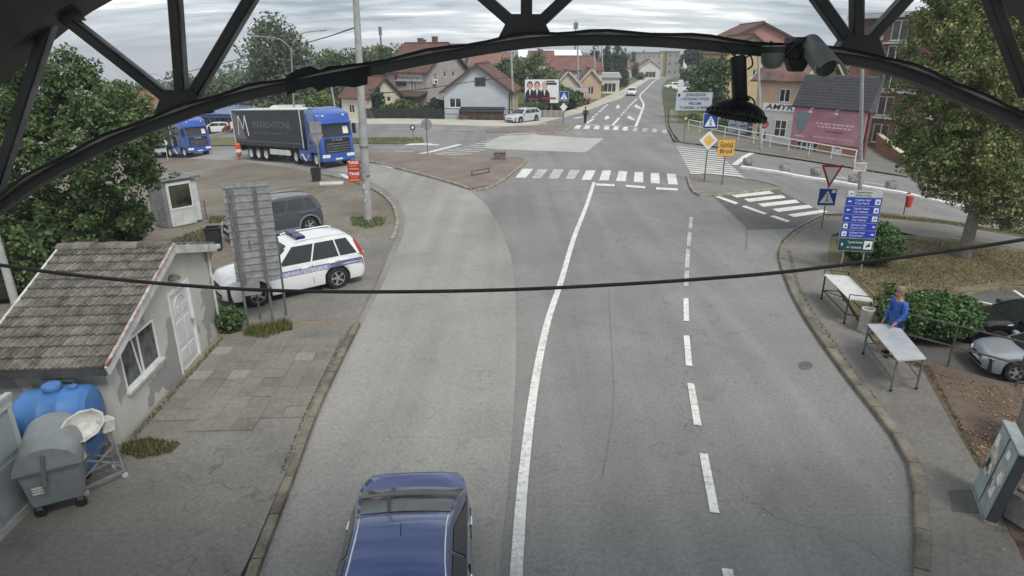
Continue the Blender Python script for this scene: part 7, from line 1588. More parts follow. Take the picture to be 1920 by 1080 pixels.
# --- left: shop with blue roof, white vans, brick house
a = VP(372, 240, 92); a.z = T(a.x, a.y); k = mpp(92)
sh = house('blue_roofed_shop', 'low grey shop with blue metal canopy beyond the trucks', a, R(-8), 6.6, 6, 2.9, 3.5, m_wgrey, M('blue_sheet_roof', s(110, 132, 168), .5, .15, .8), 'x', front=[(.6, 2.2, .2, 2.5, 1), (2.6, 4.2, .2, 2.5, 1), (4.6, 6.0, .2, 2.5, 1)], over=.6, cat='shop')
mb = MB(); mb.box(-.3, 6.2, -1.8, -.02, 2.45, 2.62); mb.build('blue_canopy', M('blue_canopy', s(44, 62, 130), .5, .1, 2), sh)
for i in range(3): mb = MB(); x = .2 + i * 2.8; mb.box(x - .06, x + .06, -1.7, -1.58, 0, 2.45); mb.build('canopy_post', m_galvd, sh)
def van(label, px, py, Y0, rz, L_=5.6):
    q = VP(px, py, Y0); q.z = T(q.x, q.y); t = thing('white_van', label, 'van', q, rz, 'white vans beyond the trucks'); mv = paint('van_white', s(222, 222, 218), False)
    mb = MB(); mb.prism([(-L_ / 2, .35), (L_ / 2, .35), (L_ / 2, 1.15), (L_ / 2 - .9, 1.4), (L_ / 2 - 1.5, 2.4), (L_ / 2 - 1.8, 2.6), (-L_ / 2, 2.6)], 'y', -1.0, 1.0); mb.build('body', mv, t, bevel=.06, seg=2)
    mb = MB(); mb.add([(L_ / 2 - .88, y, 1.45) for y in (-.85, .85)] + [(L_ / 2 - 1.44, y, 2.36) for y in (.8, -.8)], [(0, 1, 2, 3)]); mb.build('windscreen', m_glass, t, fix=False)
    for sg in (1, -1):
        mb = MB(); y = sg * 1.008; mb.add([(L_ / 2 - 2.5, y, 1.5), (L_ / 2 - 1.1, y, 1.5), (L_ / 2 - 1.55, y, 2.25), (L_ / 2 - 2.5, y, 2.25)], [(0, 1, 2, 3)]); mb.build('side_window', m_glass, t, fix=False)
        for x in (-L_ / 2 + 1.1, L_ / 2 - 1.0): wheel(t, x, sg * .9, .34, .22, m_alloy, 0)
van('white box van behind the trailer roof, left one', 478, 230, 84, R(190)); van('white box van behind the trailer roof, right one', 532, 230, 86, R(186))
a = VP(250, 225, 78); a.z = T(a.x, a.y)
house('brick_roofed_house', 'white house with red tiled roof half hidden by the dark tree at the left', a, R(18), 6.2, 7, hz(78, 206) - a.z, hz(80, 176) - a.z, m_wwhite, m_ro, 'x', front=[(.8, 2.6, .9, 2.0, 2), (4.0, 5.2, .9, 2.0, 1)], over=.5)
# --- garden fences in front of the houses
def slat_fence(label, p0, p1, h, mat, step=.28, hh=.1):
    a, b = P(*p0, hh), P(*p1, hh); dv = b - a; L_ = dv.length; t = thing('garden_fence', label, 'fence', a, math.atan2(dv.y, dv.x)); n = int(L_ / step)
    sl = (b.z - a.z) / L_
    for i in range(n): x = L_ * (i + .5) / n; mb = MB(); mb.box(x - .1, x + .1, -.012, .012, sl * x + .05, sl * x + h); mb.build('slat', mat, t)
    for z in (.3, h - .25): mb = MB(); mb.bar((0, .03, z), (L_, .03, z + sl * L_), .04, .07); mb.build('rail', mat, t)
    return t
slat_fence('dark slatted garden fence in front of the pinkish house', (684, 222), (830, 223.5), 1.25, M('dark_fence', s(52, 56, 56), .8, .2, 2))
railing('dark rail fence in front of the bluish gabled house', [(832, 223.5), (900, 225), (962, 226)], 1.2, 2.0, m_dkgrey, .04, 2, 'rail_fence', hh=.1)
# --- billboard with three figures
Yb = P(1014, 218).y; a = VP(984, 193, Yb); b = VP(1047, 191, Yb); zt_ = VP(1014, 149, Yb).z; w_ = (b - a).length; g = T(a.x, a.y)
bb = thing('billboard', 'white advertising billboard with portraits of three people in dark suits', 'billboard', (a.x, a.y, g)); z0, z1 = a.z - g, zt_ - g; hh_ = z1 - z0
mb = MB(); mb.box(-.08, w_ + .08, 0, .2, z0 - .08, z1 + .12); mb.build('frame', m_dkgrey, bb)
mb = MB(); mb.box(0, w_, -.02, -.002, z0, z1); pn = mb.build('poster', m_signw, bb)
m_suit = M('poster_suit', s(38, 34, 46), .6, .1, 2); m_skin = M('poster_skin', s(206, 160, 140), .6, .05, 2); m_hair = M('poster_hair', s(60, 48, 44), .6, .1, 2); m_blond = M('poster_blond', s(206, 176, 138), .6, .1, 2); m_banner = M('poster_red', s(150, 40, 56), .6, .05, 2)
for i, (cx, hair, dx_) in enumerate([(.15, m_hair, -.01), (.36, m_banner, 0), (.58, m_blond, .02)]):
    x = cx * w_; y = -.022 - i * .004
    def el(cx_, cz_, rx_, rz__, m_, nm, yy): poly(pn, nm, [(cx_ + rx_ * math.cos(q_), cz_ + rz__ * math.sin(q_)) for q_ in [k_ * math.pi / 8 for k_ in range(16)]], m_, yy, .001)
    poly(pn, 'suit', [(x - w_ * .15, z0 + .02), (x + w_ * .17, z0 + .02), (x + w_ * .15, z0 + hh_ * .42), (x + w_ * .07, z0 + hh_ * .58), (x - w_ * .06, z0 + hh_ * .58), (x - w_ * .13, z0 + hh_ * .42)], m_suit, y, .001)
    poly(pn, 'shirt', [(x - w_ * .035, z0 + hh_ * .58), (x + w_ * .035, z0 + hh_ * .58), (x, z0 + hh_ * .3)], m_signw, y - .0012, .001)
    el(x + dx_, z0 + hh_ * .76, w_ * .085, hh_ * .17, hair, 'hair', y - .0014); el(x + dx_, z0 + hh_ * .71, w_ * .062, hh_ * .145, m_skin, 'face', y - .0028)
for a_, b_, c_, d_, m_ in ((.12, .42, .12, .20, m_banner), (.5, .93, .16, .24, m_banner), (.63, .93, .78, .87, m_suit), (.63, .88, .90, .95, m_suit)): mb = MB(); mb.box(w_ * a_, w_ * b_, -.045, -.04, z0 + hh_ * c_, z0 + hh_ * d_); mb.build('caption_band', m_, pn)
for x in (w_ * .2, w_ * .8): mb = MB(); mb.box(x - .1, x + .1, .2, .38, -.5, z1); mb.build('leg', m_galvd, bb)
o = thing('stone_wall', 'low rough stone wall under the billboard', 'wall', P(985, 219, .1)); 
for i in range(7): mb = MB(); mb.box(-.32, .32, -.2, .2, 0, .75); mb.build('stone_block', m_plant, o, loc=(.35 + i * .66, rnd.uniform(-.03, .03), 0), bevel=.05)
# --- wooden stall and motorcycles
q = P(1084, 198, .1); st_ = thing('wooden_stall', 'dark brown wooden stall with sloping roof beside the far pavement', 'stall', q); hh_ = hz(q.y, 172) - q.z
for i in range(6): mb = MB(); mb.box(-.75 + i * .25, -.515 + i * .25, 0, 1.6, 0, hh_ - .2); mb.build('plank', m_brown if i % 2 else m_wood, st_)
mb = MB(); mb.prism([(-.4, hh_ - .1), (-.4, hh_), (1.8, hh_ + .45), (1.8, hh_ + .3)], 'x', -.95, 1.5); mb.build('roof', m_conc, st_)
def bike(label, px, py, rz):
    t = thing('motorcycle', label, 'motorcycle', P(px, py, .1), rz, 'motorcycles by the stall')
    for x in (-.68, .68): MB().lathe([(.2, -.05), (.31, -.05), (.33, 0), (.31, .05), (.2, .05)], 16, Matrix.Translation((x, 0, .33)) @ Matrix.Rotation(R(90), 4, 'X'), caps=False).build('wheel', m_rubber, t, smooth=True)
    mb = MB(); mb.prism([(-.55, .55), (.2, .45), (.45, .6), (.4, .95), (.1, 1.0), (-.1, .82), (-.75, .85), (-.8, .78)], 'y', -.14, .14); mb.build('body', m_dkgrey, t, bevel=.03)
    mb = MB(); mb.box(-.28, .25, -.18, .18, .25, .55); mb.build('engine', m_galvd, t); mb = MB(); mb.tube([(.68, 0, .33), (.42, 0, 1.0)], .04, 6); mb.build('fork', m_galvd, t)
    mb = MB(); mb.tube([(.36, -.35, 1.05), (.42, 0, 1.0), (.36, .35, 1.05)], .02, 6); mb.build('handlebar', m_black, t); mb = MB(); mb.box(-.75, -.1, -.13, .13, .84, .92); mb.build('seat', m_black, t, bevel=.02); MB().lathe([(.09, 0), (.09, .08)], 10, Matrix.Translation((.5, 0, .92)) @ Matrix.Rotation(R(90), 4, 'Y')).build('headlight', m_lampw, t)
bike('dark motorcycle parked next to the wooden stall, nearer the stall', 1095, 197, R(250)); bike('dark motorcycle parked next to the wooden stall, nearer the road', 1103, 196, R(255))
# --- welcome board
q = P(1288, 232, .12); Yb = q.y; a = VP(1266, 207, Yb); b = VP(1333, 206, Yb); zt_ = VP(1300, 173, Yb).z; w_ = (b - a).x
wb_ = thing('welcome_board', 'wide pale blue grey welcome board with dark Cyrillic and Latin lettering', 'sign', (a.x, Yb, q.z)); z0, z1 = a.z - q.z, zt_ - q.z; hh_ = z1 - z0
mb = MB(); mb.box(0, w_, -.05, 0, z0, z1); pn = mb.build('panel', M('welcome_panel', s(176, 190, 202), .5, .05, 2), wb_)
m_navy = M('navy_text', s(40, 52, 92), .5, .05, 2)
for i, (tx_, f_) in enumerate([('ДОБРОДОШЛИ', .56), ('У РЕПУБЛИКУ СРПСКУ', .8), ('WELCOME', .36), ('TO REPUBLIC OF SRPSKA', .84)]): text(tx_, hh_ * .2, m_navy, pn, (w_ * .53, -.055, z1 - hh_ * (.15 + i * .235)), width=w_ * f_, bold=.012)
mb = MB(); mb.box(w_ * .04, w_ * .1, -.056, -.052, z1 - hh_ * .24, z1 - hh_ * .08); mb.build('emblem', m_navy, pn)
for x in (w_ * .15, w_ * .85): mb = MB(); mb.box(x - .05, x + .05, 0.0, .1, -.2, z1 - .1); mb.build('leg', m_galvd, wb_)
q = P(1275, 178); fp_ = thing('flag_pylon', 'slim white advertising pylon with a drooping flag behind the welcome board', 'pylon', q); hh_ = hz(q.y, 112) - q.z
mb = MB(); mb.box(-.5, .5, -.1, .1, 0, hh_ * .38); mb.build('pylon', m_signw, fp_); post(fp_, hh_, .09, m_white, .2, .2); mb = MB(); mb.add([(.3, .2, hh_ - .4), (1.0, .3, hh_ - 1.2), (.7, .2, hh_ - 5.0), (.3, .2, hh_ - 4.6)], [(0, 1, 2, 3)]); ob_ = mb.build('flag', m_signw, fp_); ob_.modifiers.new('thickness', 'SOLIDIFY').thickness = .03
mb = MB(); mb.quad((.55, .19, hh_ - 2.6), (1.02, .26, hh_ - 2.2), (.86, .2, hh_ - 4.6), (.5, .17, hh_ - 4.4)); ob_ = mb.build('flag_stripe', m_stripe, fp_, fix=False); ob_.modifiers.new('thickness', 'SOLIDIFY').thickness = .05
# ------------------------------------------------------------------ vegetation
def leaf_mesh(name, centers, crad, nleaf, size, mat, seed, flat=0.75, up=0.3):
    """leaf quads scattered round clump centres; every leaf is its own little face"""
    g = np.random.default_rng(seed); C_ = np.repeat(np.asarray(centers, float), nleaf, axis=0); cr_ = np.repeat(np.asarray(crad, float), nleaf)
    n = len(C_); d = g.normal(size=(n, 3)); d /= np.linalg.norm(d, axis=1, keepdims=True) + 1e-9; rr = cr_ * g.uniform(.35, 1.0, n) ** .6
    d[:, 2] *= flat; p = C_ + d * rr[:, None]
    nr = d + g.normal(size=(n, 3)) * .8 + np.array([0, 0, up]); nr /= np.linalg.norm(nr, axis=1, keepdims=True) + 1e-9
    a = np.cross(nr, g.normal(size=(n, 3))); a /= np.linalg.norm(a, axis=1, keepdims=True) + 1e-9; b = np.cross(nr, a)
    sz = size * g.uniform(.45, 1.6, n)[:, None]
    q = np.stack([p - a * sz * .5, p + b * sz * .36, p + a * sz * .6, p - b * sz * .36], 1).reshape(-1, 3)
    me = bpy.data.meshes.new(name); me.vertices.add(n * 4); me.vertices.foreach_set('co', q.ravel()); me.loops.add(n * 4); me.loops.foreach_set('vertex_index', np.arange(n * 4, dtype=np.int32))
    me.polygons.add(n); me.polygons.foreach_set('loop_start', np.arange(0, n * 4, 4, dtype=np.int32)); me.polygons.foreach_set('loop_total', np.full(n, 4, dtype=np.int32)); me.update(); me.validate(); me.materials.append(mat)
    return me
def clumps(lobes, n, seed, inner=.45):
    g = np.random.default_rng(seed); vol = np.array([l[3] * l[4] * l[5] for l in lobes]) ** .8; vol /= vol.sum(); out = []
    for i in g.choice(len(lobes), n, p=vol):
        x, y, z, rx_, ry_, rz_ = lobes[i]; d = g.normal(size=3); d /= np.linalg.norm(d); r_ = g.uniform(inner, 1.0); out.append((x + d[0] * rx_ * r_, y + d[1] * ry_ * r_, z + d[2] * rz_ * r_))
    return np.array(out)
m_bark = M('bark', s(92, 84, 74), .95, .25, 6, .6, 20); m_barkp = M('pale_bark', s(124, 116, 104), .95, .2, 5, .5, 20)
def tree(name, label, loc, trunk_h, tr_, lobes, nc, nl, crad, leaf, mat, seed, limbs=6, bark=None, lean=(0, 0), group=None, cat='tree', flat=.75):
    t = thing(name, label, cat, loc, 0, group); g = random.Random(seed)
    if trunk_h: MB().tube([(0, 0, -.2), (lean[0] * .3, lean[1] * .3, trunk_h * .5), (lean[0], lean[1], trunk_h)], [tr_ * 1.15, tr_ * .9, tr_ * .62], 10).build('trunk', bark or m_bark, t, smooth=True)
    cs = clumps(lobes, nc, seed)
    for k in range(limbs):
        c = Vector(cs[g.randrange(nc)]); s0 = Vector((lean[0], lean[1], trunk_h * g.uniform(.75, 1))); md = s0.lerp(c, .5) + Vector((g.uniform(-.2, .2), g.uniform(-.2, .2), .25))
        MB().tube([s0, md, c], [tr_ * .45, tr_ * .28, tr_ * .08], 6).build('limb', bark or m_bark, t, smooth=True)
    rr = np.random.default_rng(seed + 5).uniform(.7, 1.25, nc) * crad
    link('crown', leaf_mesh('crown', cs, rr, nl, leaf, mat, seed, flat), t, fix=False)
    return t
ml_dark = Mleaf('dark_leaves', s(54, 74, 38), s(80, 104, 54), s(114, 138, 76)); ml_mid = Mleaf('green_leaves', s(64, 84, 48), s(90, 112, 62), s(120, 140, 82)); ml_yel = Mleaf('yellowing_leaves', s(78, 92, 46), s(112, 126, 64), s(154, 158, 90))
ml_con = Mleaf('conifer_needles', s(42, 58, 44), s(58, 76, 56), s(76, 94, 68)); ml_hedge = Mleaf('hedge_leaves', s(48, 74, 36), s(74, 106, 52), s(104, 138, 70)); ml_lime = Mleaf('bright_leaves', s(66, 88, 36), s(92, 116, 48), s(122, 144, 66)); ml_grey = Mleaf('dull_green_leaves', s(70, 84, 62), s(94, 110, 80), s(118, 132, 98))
# big dark tree at the left
b_ = P(52, 512); Yt = b_.y; k = mpp(Yt, 4)
def at(px, py, dy=0): p = VP(px, py, Yt + dy); return p - b_
lb = []
for px, py, dy, r_ in [(60, 190, 0, 78), (150, 180, .6, 70), (215, 205, 0, 60), (40, 300, -.6, 85), (150, 290, -.8, 85), (235, 270, 0, 62), (250, 330, .4, 40), (90, 390, -.5, 70), (180, 390, 0, 55), (-40, 240, 0, 100), (-30, 380, 0, 90), (130, 130, .5, 45), (30, 125, .5, 45), (235, 400, 0.5, 40), (262, 250, 0, 40), (60, 440, .8, 70), (150, 440, .8, 60), (-40, 460, .5, 80)]:
    c = at(px, py, dy); lb.append((c.x, c.y, c.z, r_ * k, 1.3, r_ * k * .9))
tree('broadleaf_tree', 'large dark green tree filling the left edge behind the hut', b_, at(60, 330).z, .2, lb, 820, 86, .33, .105, ml_dark, 3, 9)
# big yellowing tree at the right
b_ = P(1806, 482, .14); Yt = b_.y; k = mpp(Yt, 5)
lb = []
for px, py, dy, r_ in [(1740, 60, 0, 70), (1840, 40, .5, 95), (1930, 70, 0, 90), (1720, 150, -.3, 60), (1800, 150, -.8, 85), (1900, 180, -.5, 95), (1715, 225, 0, 50), (1740, 290, -.2, 60), (1820, 290, -.8, 80), (1910, 300, 0, 80), (1760, 350, 0, 40), (1850, 370, -.3, 55), (1700, 265, 0, 38), (2010, 160, .5, 100), (1780, -40, 0, 90), (1900, -60, 0, 100), (1990, 290, .5, 60), (1860, 400, .2, 35)]:
    c = at(px + 22, py, dy); lb.append((c.x, c.y, c.z, r_ * k, 1.6, r_ * k * .9))
tree('broadleaf_tree', 'large yellowing green tree with bare trunk on the grass at the right', b_, at(1806, 330).z, .22, lb, 1300, 84, .34, .092, ml_yel, 8, 10, m_barkp)
# trees of the middle distance
def mtree(label, px, yb, Y0, lobes, nc, mat, seed, leaf=.34, crad=1.0, nl=34, tr_=.25, group=None, name='broadleaf_tree', flat=.8):
    """lobes given as photograph pixels (x, y, r)"""
    p = VP(px, yb, Y0); p.z = T(p.x, p.y); k = mpp(Y0); lb = []; zt = 1e9
    for x, y, r_ in lobes:
        c = VP(x, y, Y0) - p; lb.append((c.x, c.y, c.z, r_ * k, r_ * k * .9, r_ * k)); zt = min(zt, c.z)
    return tree(name, label, p, max(1.0, zt), tr_, lb, nc, nl, crad, leaf, mat, seed, 4, group=group, flat=flat)
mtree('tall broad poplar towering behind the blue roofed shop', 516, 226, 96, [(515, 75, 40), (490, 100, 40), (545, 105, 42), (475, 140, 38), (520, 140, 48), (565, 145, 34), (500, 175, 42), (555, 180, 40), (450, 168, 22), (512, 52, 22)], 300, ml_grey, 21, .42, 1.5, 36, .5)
for i, (lab, px, Y0, lobes, m_) in enumerate([
    ('rounded green tree left of the tall broad poplar', 415, 105, [(400, 172, 26), (425, 165, 24), (445, 178, 20)], ml_mid), ('low tree standing above the second truck', 350, 110, [(335, 172, 20), (360, 165, 20), (378, 172, 18)], ml_mid),
    ('green tree right of the tall broad poplar', 615, 112, [(605, 125, 26), (628, 118, 24), (600, 150, 26)], ml_mid), ('green tree behind the concrete pole', 665, 115, [(655, 118, 24), (680, 112, 24), (665, 140, 24)], ml_mid), ('green tree left of the brown roofed house', 722, 118, [(710, 108, 24), (738, 105, 22), (720, 130, 22)], ml_mid),
    ('dark tree behind the cream house', 640, 100, [(620, 165, 22), (650, 168, 22), (600, 180, 20)], ml_grey), ('bright green bush beside the blue truck cab', 600, 90, [(590, 196, 16), (612, 192, 16)], ml_lime),
    ('garden tree behind the billboard', 1000, 96, [(985, 140, 28), (1005, 122, 22), (1025, 150, 26), (965, 152, 20), (1040, 172, 18)], ml_mid), ('dark green tree between the orange roof and the pole', 955, 112, [(948, 130, 18), (965, 122, 14), (940, 145, 14)], ml_grey),
    ('dark bushy tree left of the hanging floodlight', 1335, 80, [(1325, 140, 26), (1345, 150, 24), (1315, 165, 24), (1340, 180, 24), (1355, 130, 18), (1308, 185, 18)], ml_dark), ('distant dark pine left of the hanging floodlight', 1300, 170, [(1295, 105, 16), (1310, 110, 14), (1285, 115, 12)], ml_con),
    ('tree behind the parked cars on the right', 1290, 130, [(1290, 140, 10), (1302, 135, 10)], ml_grey), ('green tree peeping above the hoarding house roof', 1575, 78, [(1570, 150, 16), (1560, 120, 18)], ml_mid),
    ('low tree behind the brick roofed house at the left', 260, 95, [(240, 180, 26), (280, 168, 20), (300, 178, 18)], ml_mid)]):
    mtree(lab, px, 215, Y0, lobes, 46 + 18 * len(lobes), m_, 40 + i, .36, .95, 32, .2)
# conifers by the far road
def conifer(label, px, ytop, Y0, wpx, seed):
    p = VP(px, 130, Y0); p.z = T(p.x, p.y); h = hz(Y0, ytop) - p.z; k = mpp(Y0); lb = []
    for i in range(9): f = i / 8; lb.append((0, 0, h * (.12 + .86 * f), wpx * k * (1.02 - f * .8), wpx * k * (1.02 - f * .8), h * .07))
    return tree('conifer_tree', label, p, h * .9, .22, lb, 130, 26, .9, .4, ml_con, seed, 2)
conifer('pointed dark conifer nearest the grey poles', 1114, 90, 150, 9, 71); conifer('tall dark conifer left of the single armed lamp', 1137, 86, 152, 12, 72); conifer('tall dark conifer behind the single armed lamp', 1155, 88, 156, 14, 73); conifer('dark conifer right of the single armed lamp', 1168, 96, 160, 10, 74); conifer('distant dark conifer beside the flat roofed block', 1187, 101, 260, 6, 75)
# shrubs
def shrub(label, base, rx_, ry_, h, mat, seed, nc=40, nl=60, leaf=.12, crad=.3, name='shrub', group=None, core=True):
    t = thing(name, label, 'shrub', base, 0, group); lb = [(0, 0, h * .5, rx_ * .8, ry_ * .8, h * .42)]
    cs = clumps(lb, nc, seed, .7); link('foliage', leaf_mesh('foliage', cs, np.full(nc, crad), nl, leaf, mat, seed), t, fix=False)
    if core: MB().lathe([(.05, 0), (.8, .1), (.95, .5), (.7, .8), (.02, .9)], 14, Matrix.Diagonal((rx_ * .62, ry_ * .62, h * .88, 1))).build('shade_core', M('dark_core', (.022, .034, .014), .9), t, smooth=True)  # solid dark core stands in for the shade deep among the leaves
    return t
for i, (lab, px, py, w_, h_, m_) in enumerate([('dark cypress shrub left of the garden fence', 706, 221, 1.2, 4.0, ml_con), ('bright shrub in the garden of the pinkish house', 757, 221, 1.6, 2.4, ml_lime), ('dark shrub behind the slatted garden fence', 735, 221, 1.6, 1.8, ml_dark), ('dark shrub at the corner of the bluish house', 819, 222, 1.6, 2.4, ml_con), ('low hedge shrub behind the garden fence near the parasol', 785, 221, 2.0, 1.5, ml_dark),
     ('dense dark hedge below the billboard', 1040, 214, 2.0, 2.3, ml_dark), ('dense hedge between the billboard and the wooden stall', 1066, 205, 2.2, 3.0, ml_dark), ('climbing hedge behind the billboard leg', 1004, 219, 1.6, 1.8, ml_dark), ('leafy hedge right of the wooden stall', 1116, 180, 1.8, 2.6, ml_mid), ('leafy hedge beside the white shop', 1142, 166, 2.2, 3.0, ml_mid), ('small shrub on the far verge', 1200, 150, 2.0, 2.4, ml_mid), ('small tree like shrub near the small white gabled house', 1190, 146, 2.6, 5.5, ml_mid),
     ('green shrub on the corner grass under the welcome board', 1300, 228, .8, .7, ml_mid), ('green shrub behind the railing', 1350, 240, .9, .9, ml_mid)]):
    shrub(lab, P(px, py), w_, w_ * .8, h_, m_, 100 + i, 46, 46, .24 if py < 230 else .16, .42, core=True)
for lab, px, py, w_, h_ in [('dark overgrown shrub behind the hut under the big tree', 130, 520, 2.2, 2.6), ('dark overgrown shrub at the left edge under the big tree', 10, 560, 2.0, 2.4), ('dark shrub between the hut ridge and the pipe railing', 230, 470, 1.6, 2.2)]:
    shrub(lab, P(px, py), w_, w_ * .7, h_, ml_dark, 170 + px, 90, 60, .12, .34)
# clipped bushes by the right pavement
b_ = P(1642, 506, .14); shrub('clipped rounded dark green bush behind the direction board', b_ + Vector((0.1, .75, 0)), 1.3, 1.05, 1.6, ml_hedge, 201, 240, 110, .07, .2, 'clipped_bush')
b_ = P(1735, 640, .1); shrub('low spreading hedge behind the guard rail', b_ + Vector((.2, .3, 0)), 1.6, .95, 1.25, ml_hedge, 202, 280, 100, .075, .22, 'clipped_bush')
b_ = P(1668, 590, .14); shrub('loose ferny weed between the clipped bushes', b_, .45, .45, .9, ml_mid, 203, 20, 50, .1, .25, 'weed', core=False)
b_ = P(432, 622, .0); shrub('dark ivy creeping at the corner of the hut', b_, .42, .35, .75, ml_hedge, 204, 30, 60, .09, .18, 'ivy', core=False)
# grass tufts: uncountable blades
def grass(name, label, pts, n, hgt, mat, seed, px=True, h0=0.0):
    w = [P(*p, h0) for p in pts] if px else pts; g = random.Random(seed); xs = [p.x for p in w]; ys = [p.y for p in w]; vs = []; fs = []
    def inside(x, y):
        c = False; j = len(w) - 1
        for i in range(len(w)):
            if (w[i].y > y) != (w[j].y > y) and x < (w[j].x - w[i].x) * (y - w[i].y) / (w[j].y - w[i].y) + w[i].x: c = not c
            j = i
        return c
    k = 0
    while k < n:
        x, y = g.uniform(min(xs), max(xs)), g.uniform(min(ys), max(ys))
        if not inside(x, y): continue
        k += 1; a = g.uniform(0, 6.28); h = hgt * g.uniform(.35, 1.1); lx, ly = g.uniform(-.5, .5) * h, g.uniform(-.5, .5) * h; z = T(x, y) + h0; b = len(vs); wd = .012 + hgt * .02
        vs += [(x - wd * math.cos(a), y - wd * math.sin(a), z), (x + wd * math.cos(a), y + wd * math.sin(a), z), (x + lx, y + ly, z + h)]; fs.append((b, b + 1, b + 2))
    me = bpy.data.meshes.new(name); me.from_pydata(vs, [], fs); me.materials.append(mat); o = link(name, me, fix=False); return tag(o, label, 'grass', kind='stuff')
mg1 = Mleaf('grass_blades', s(78, 84, 40), s(104, 106, 54), s(134, 130, 78)); mg2 = Mleaf('green_blades', s(62, 80, 34), s(84, 104, 44), s(110, 128, 62)); mg3 = Mleaf('dry_blades', s(84, 82, 48), s(106, 98, 62), s(134, 122, 84))
grass('grass_tuft', 'yellow green grass growing round the feet of the big sign posts', [(462, 622), (540, 606), (548, 622), (500, 640), (460, 636)], 1600, .28, mg1, 1)
grass('grass_tuft', 'grass ring round the foot of the concrete pole', [(655, 408), (725, 408), (718, 424), (690, 430), (660, 424)], 1100, .16, mg2, 2)
grass('grass_tuft', 'weedy grass at the near corner of the hut', [(228, 832), (280, 822), (340, 832), (320, 850), (262, 862), (228, 850)], 1300, .085, mg1, 3, h0=.09)
grass('grass_tuft', 'weeds along the foot of the hut wall', [(232, 834), (414, 632), (420, 634), (240, 838)], 500, .06, mg1, 31, h0=.1)
grass('grass_tuft', 'weeds in the joint behind the left kerb', [(655, 620), (575, 775), (530, 890), (524, 890), (570, 775), (650, 620)], 380, .045, mg1, 32, h0=.1)
grass('grass_tuft', 'weeds along the right kerb joint', [(1476, 470), (1490, 530), (1515, 580), (1600, 700), (1660, 775), (1664, 773), (1606, 698), (1522, 578), (1498, 530), (1482, 470)], 600, .05, mg1, 33, h0=.11)
grass('grass_tuft', 'weeds along the edge of the dirt bank beside the right pavement', [(1655, 662), (1735, 694), (1795, 802), (1850, 900), (1860, 900), (1804, 800), (1745, 690), (1660, 655)], 700, .06, mg1, 34, h0=.12)
grass('grass_tuft', 'weeds beside the ticket booth', [(395, 408), (430, 408), (430, 418), (390, 420)], 500, .2, mg1, 4)
grass('grass_tuft', 'rough dry grass behind the hut and the booth', [(300, 462), (380, 430), (402, 470), (392, 500), (420, 540), (400, 520), (330, 470)], 1800, .22, mg3, 5)
grass('grass_tuft', 'dry grass on the bank round the right tree', [(1575, 450), (1660, 446), (1780, 452), (1960, 480), (2000, 530), (1900, 526), (1790, 540), (1700, 600), (1660, 560), (1600, 520)], 9000, .09, mg3, 6, h0=.14)
grass('grass_tuft', 'short grass on the strip between side road and footpath', [(1640, 401), (1780, 416), (1960, 444), (1960, 447), (1780, 420), (1640, 406)], 1500, .1, mg3, 7, h0=.12)
grass('grass_tuft', 'grass on the corner behind the railing', [(1266, 200), (1275, 228), (1340, 250), (1400, 258), (1400, 240), (1320, 212)], 2500, .25, mg2, 8, h0=.12)
grass('grass_tuft', 'grass on the median between the far lanes', c7([(-300, 505), (580, 500), (590, 535), (300, 555), (-300, 560)]), 1500, .2, mg2, 9, h0=.12)
# fallen leaves on the bank and dirt
def leaves(name, label, pts, n, mat, seed, size, h0):
    w = [P(*p, h0) for p in pts]; g = random.Random(seed); vs = []; fs = []; xs = [p.x for p in w]; ys = [p.y for p in w]
    for k in range(n):
        i = g.randrange(1, len(w) - 1); u, v = g.random(), g.random()
        if u + v > 1: u, v = 1 - u, 1 - v
        p = w[0] + (w[i] - w[0]) * u + (w[i + 1] - w[0]) * v; a = g.uniform(0, 6.28); z = T(p.x, p.y) + h0 + .012; sz = size * g.uniform(.5, 1.3); b = len(vs); tl_ = g.uniform(0, .02)
        vs += [(p.x + sz * math.cos(a), p.y + sz * math.sin(a), z + tl_), (p.x - sz * .6 * math.sin(a), p.y + sz * .6 * math.cos(a), z), (p.x - sz * math.cos(a), p.y - sz * math.sin(a), z + .01), (p.x + sz * .6 * math.sin(a), p.y - sz * .6 * math.cos(a), z)]; fs.append((b, b + 1, b + 2, b + 3))
    me = bpy.data.meshes.new(name); me.from_pydata(vs, [], fs); me.materials.append(mat); return tag(link(name, me, fix=False), label, 'leaves', kind='stuff')
ml_fall = Mleaf('fallen_leaves', s(96, 70, 42), s(150, 116, 72), s(196, 168, 120))
leaves('fallen_leaves', 'fallen leaves scattered on the dry grass bank', [(1760, 470), (1570, 450), (1700, 446), (1960, 480), (1960, 530), (1800, 540), (1690, 600), (1600, 520)], 900, ml_fall, 11, .05, .14)
leaves('fallen_leaves', 'fallen leaves scattered on the brown dirt beside the right pavement', [(1850, 780), (1740, 695), (1920, 735), (2000, 800), (1920, 900), (1860, 890), (1800, 810)], 520, ml_fall, 12, .035, .12)
leaves('road_litter', 'tiny pale crumbs and specks of litter scattered on the road', [(1150, 800), (1000, 500), (1300, 450), (1480, 560), (1680, 860), (1690, 1070), (1000, 1070)], 90, Mleaf('crumbs', s(150, 148, 142), s(190, 188, 182), s(216, 214, 208)), 13, .016, .008)
leaves('road_litter', 'tiny pale crumbs scattered on the left pavement and lane', [(560, 900), (300, 880), (420, 700), (700, 640), (900, 700), (920, 1000), (520, 1060), (300, 1060)], 70, Mleaf('crumbs', s(150, 148, 142), s(190, 188, 182), s(216, 214, 208)), 14, .014, .1)
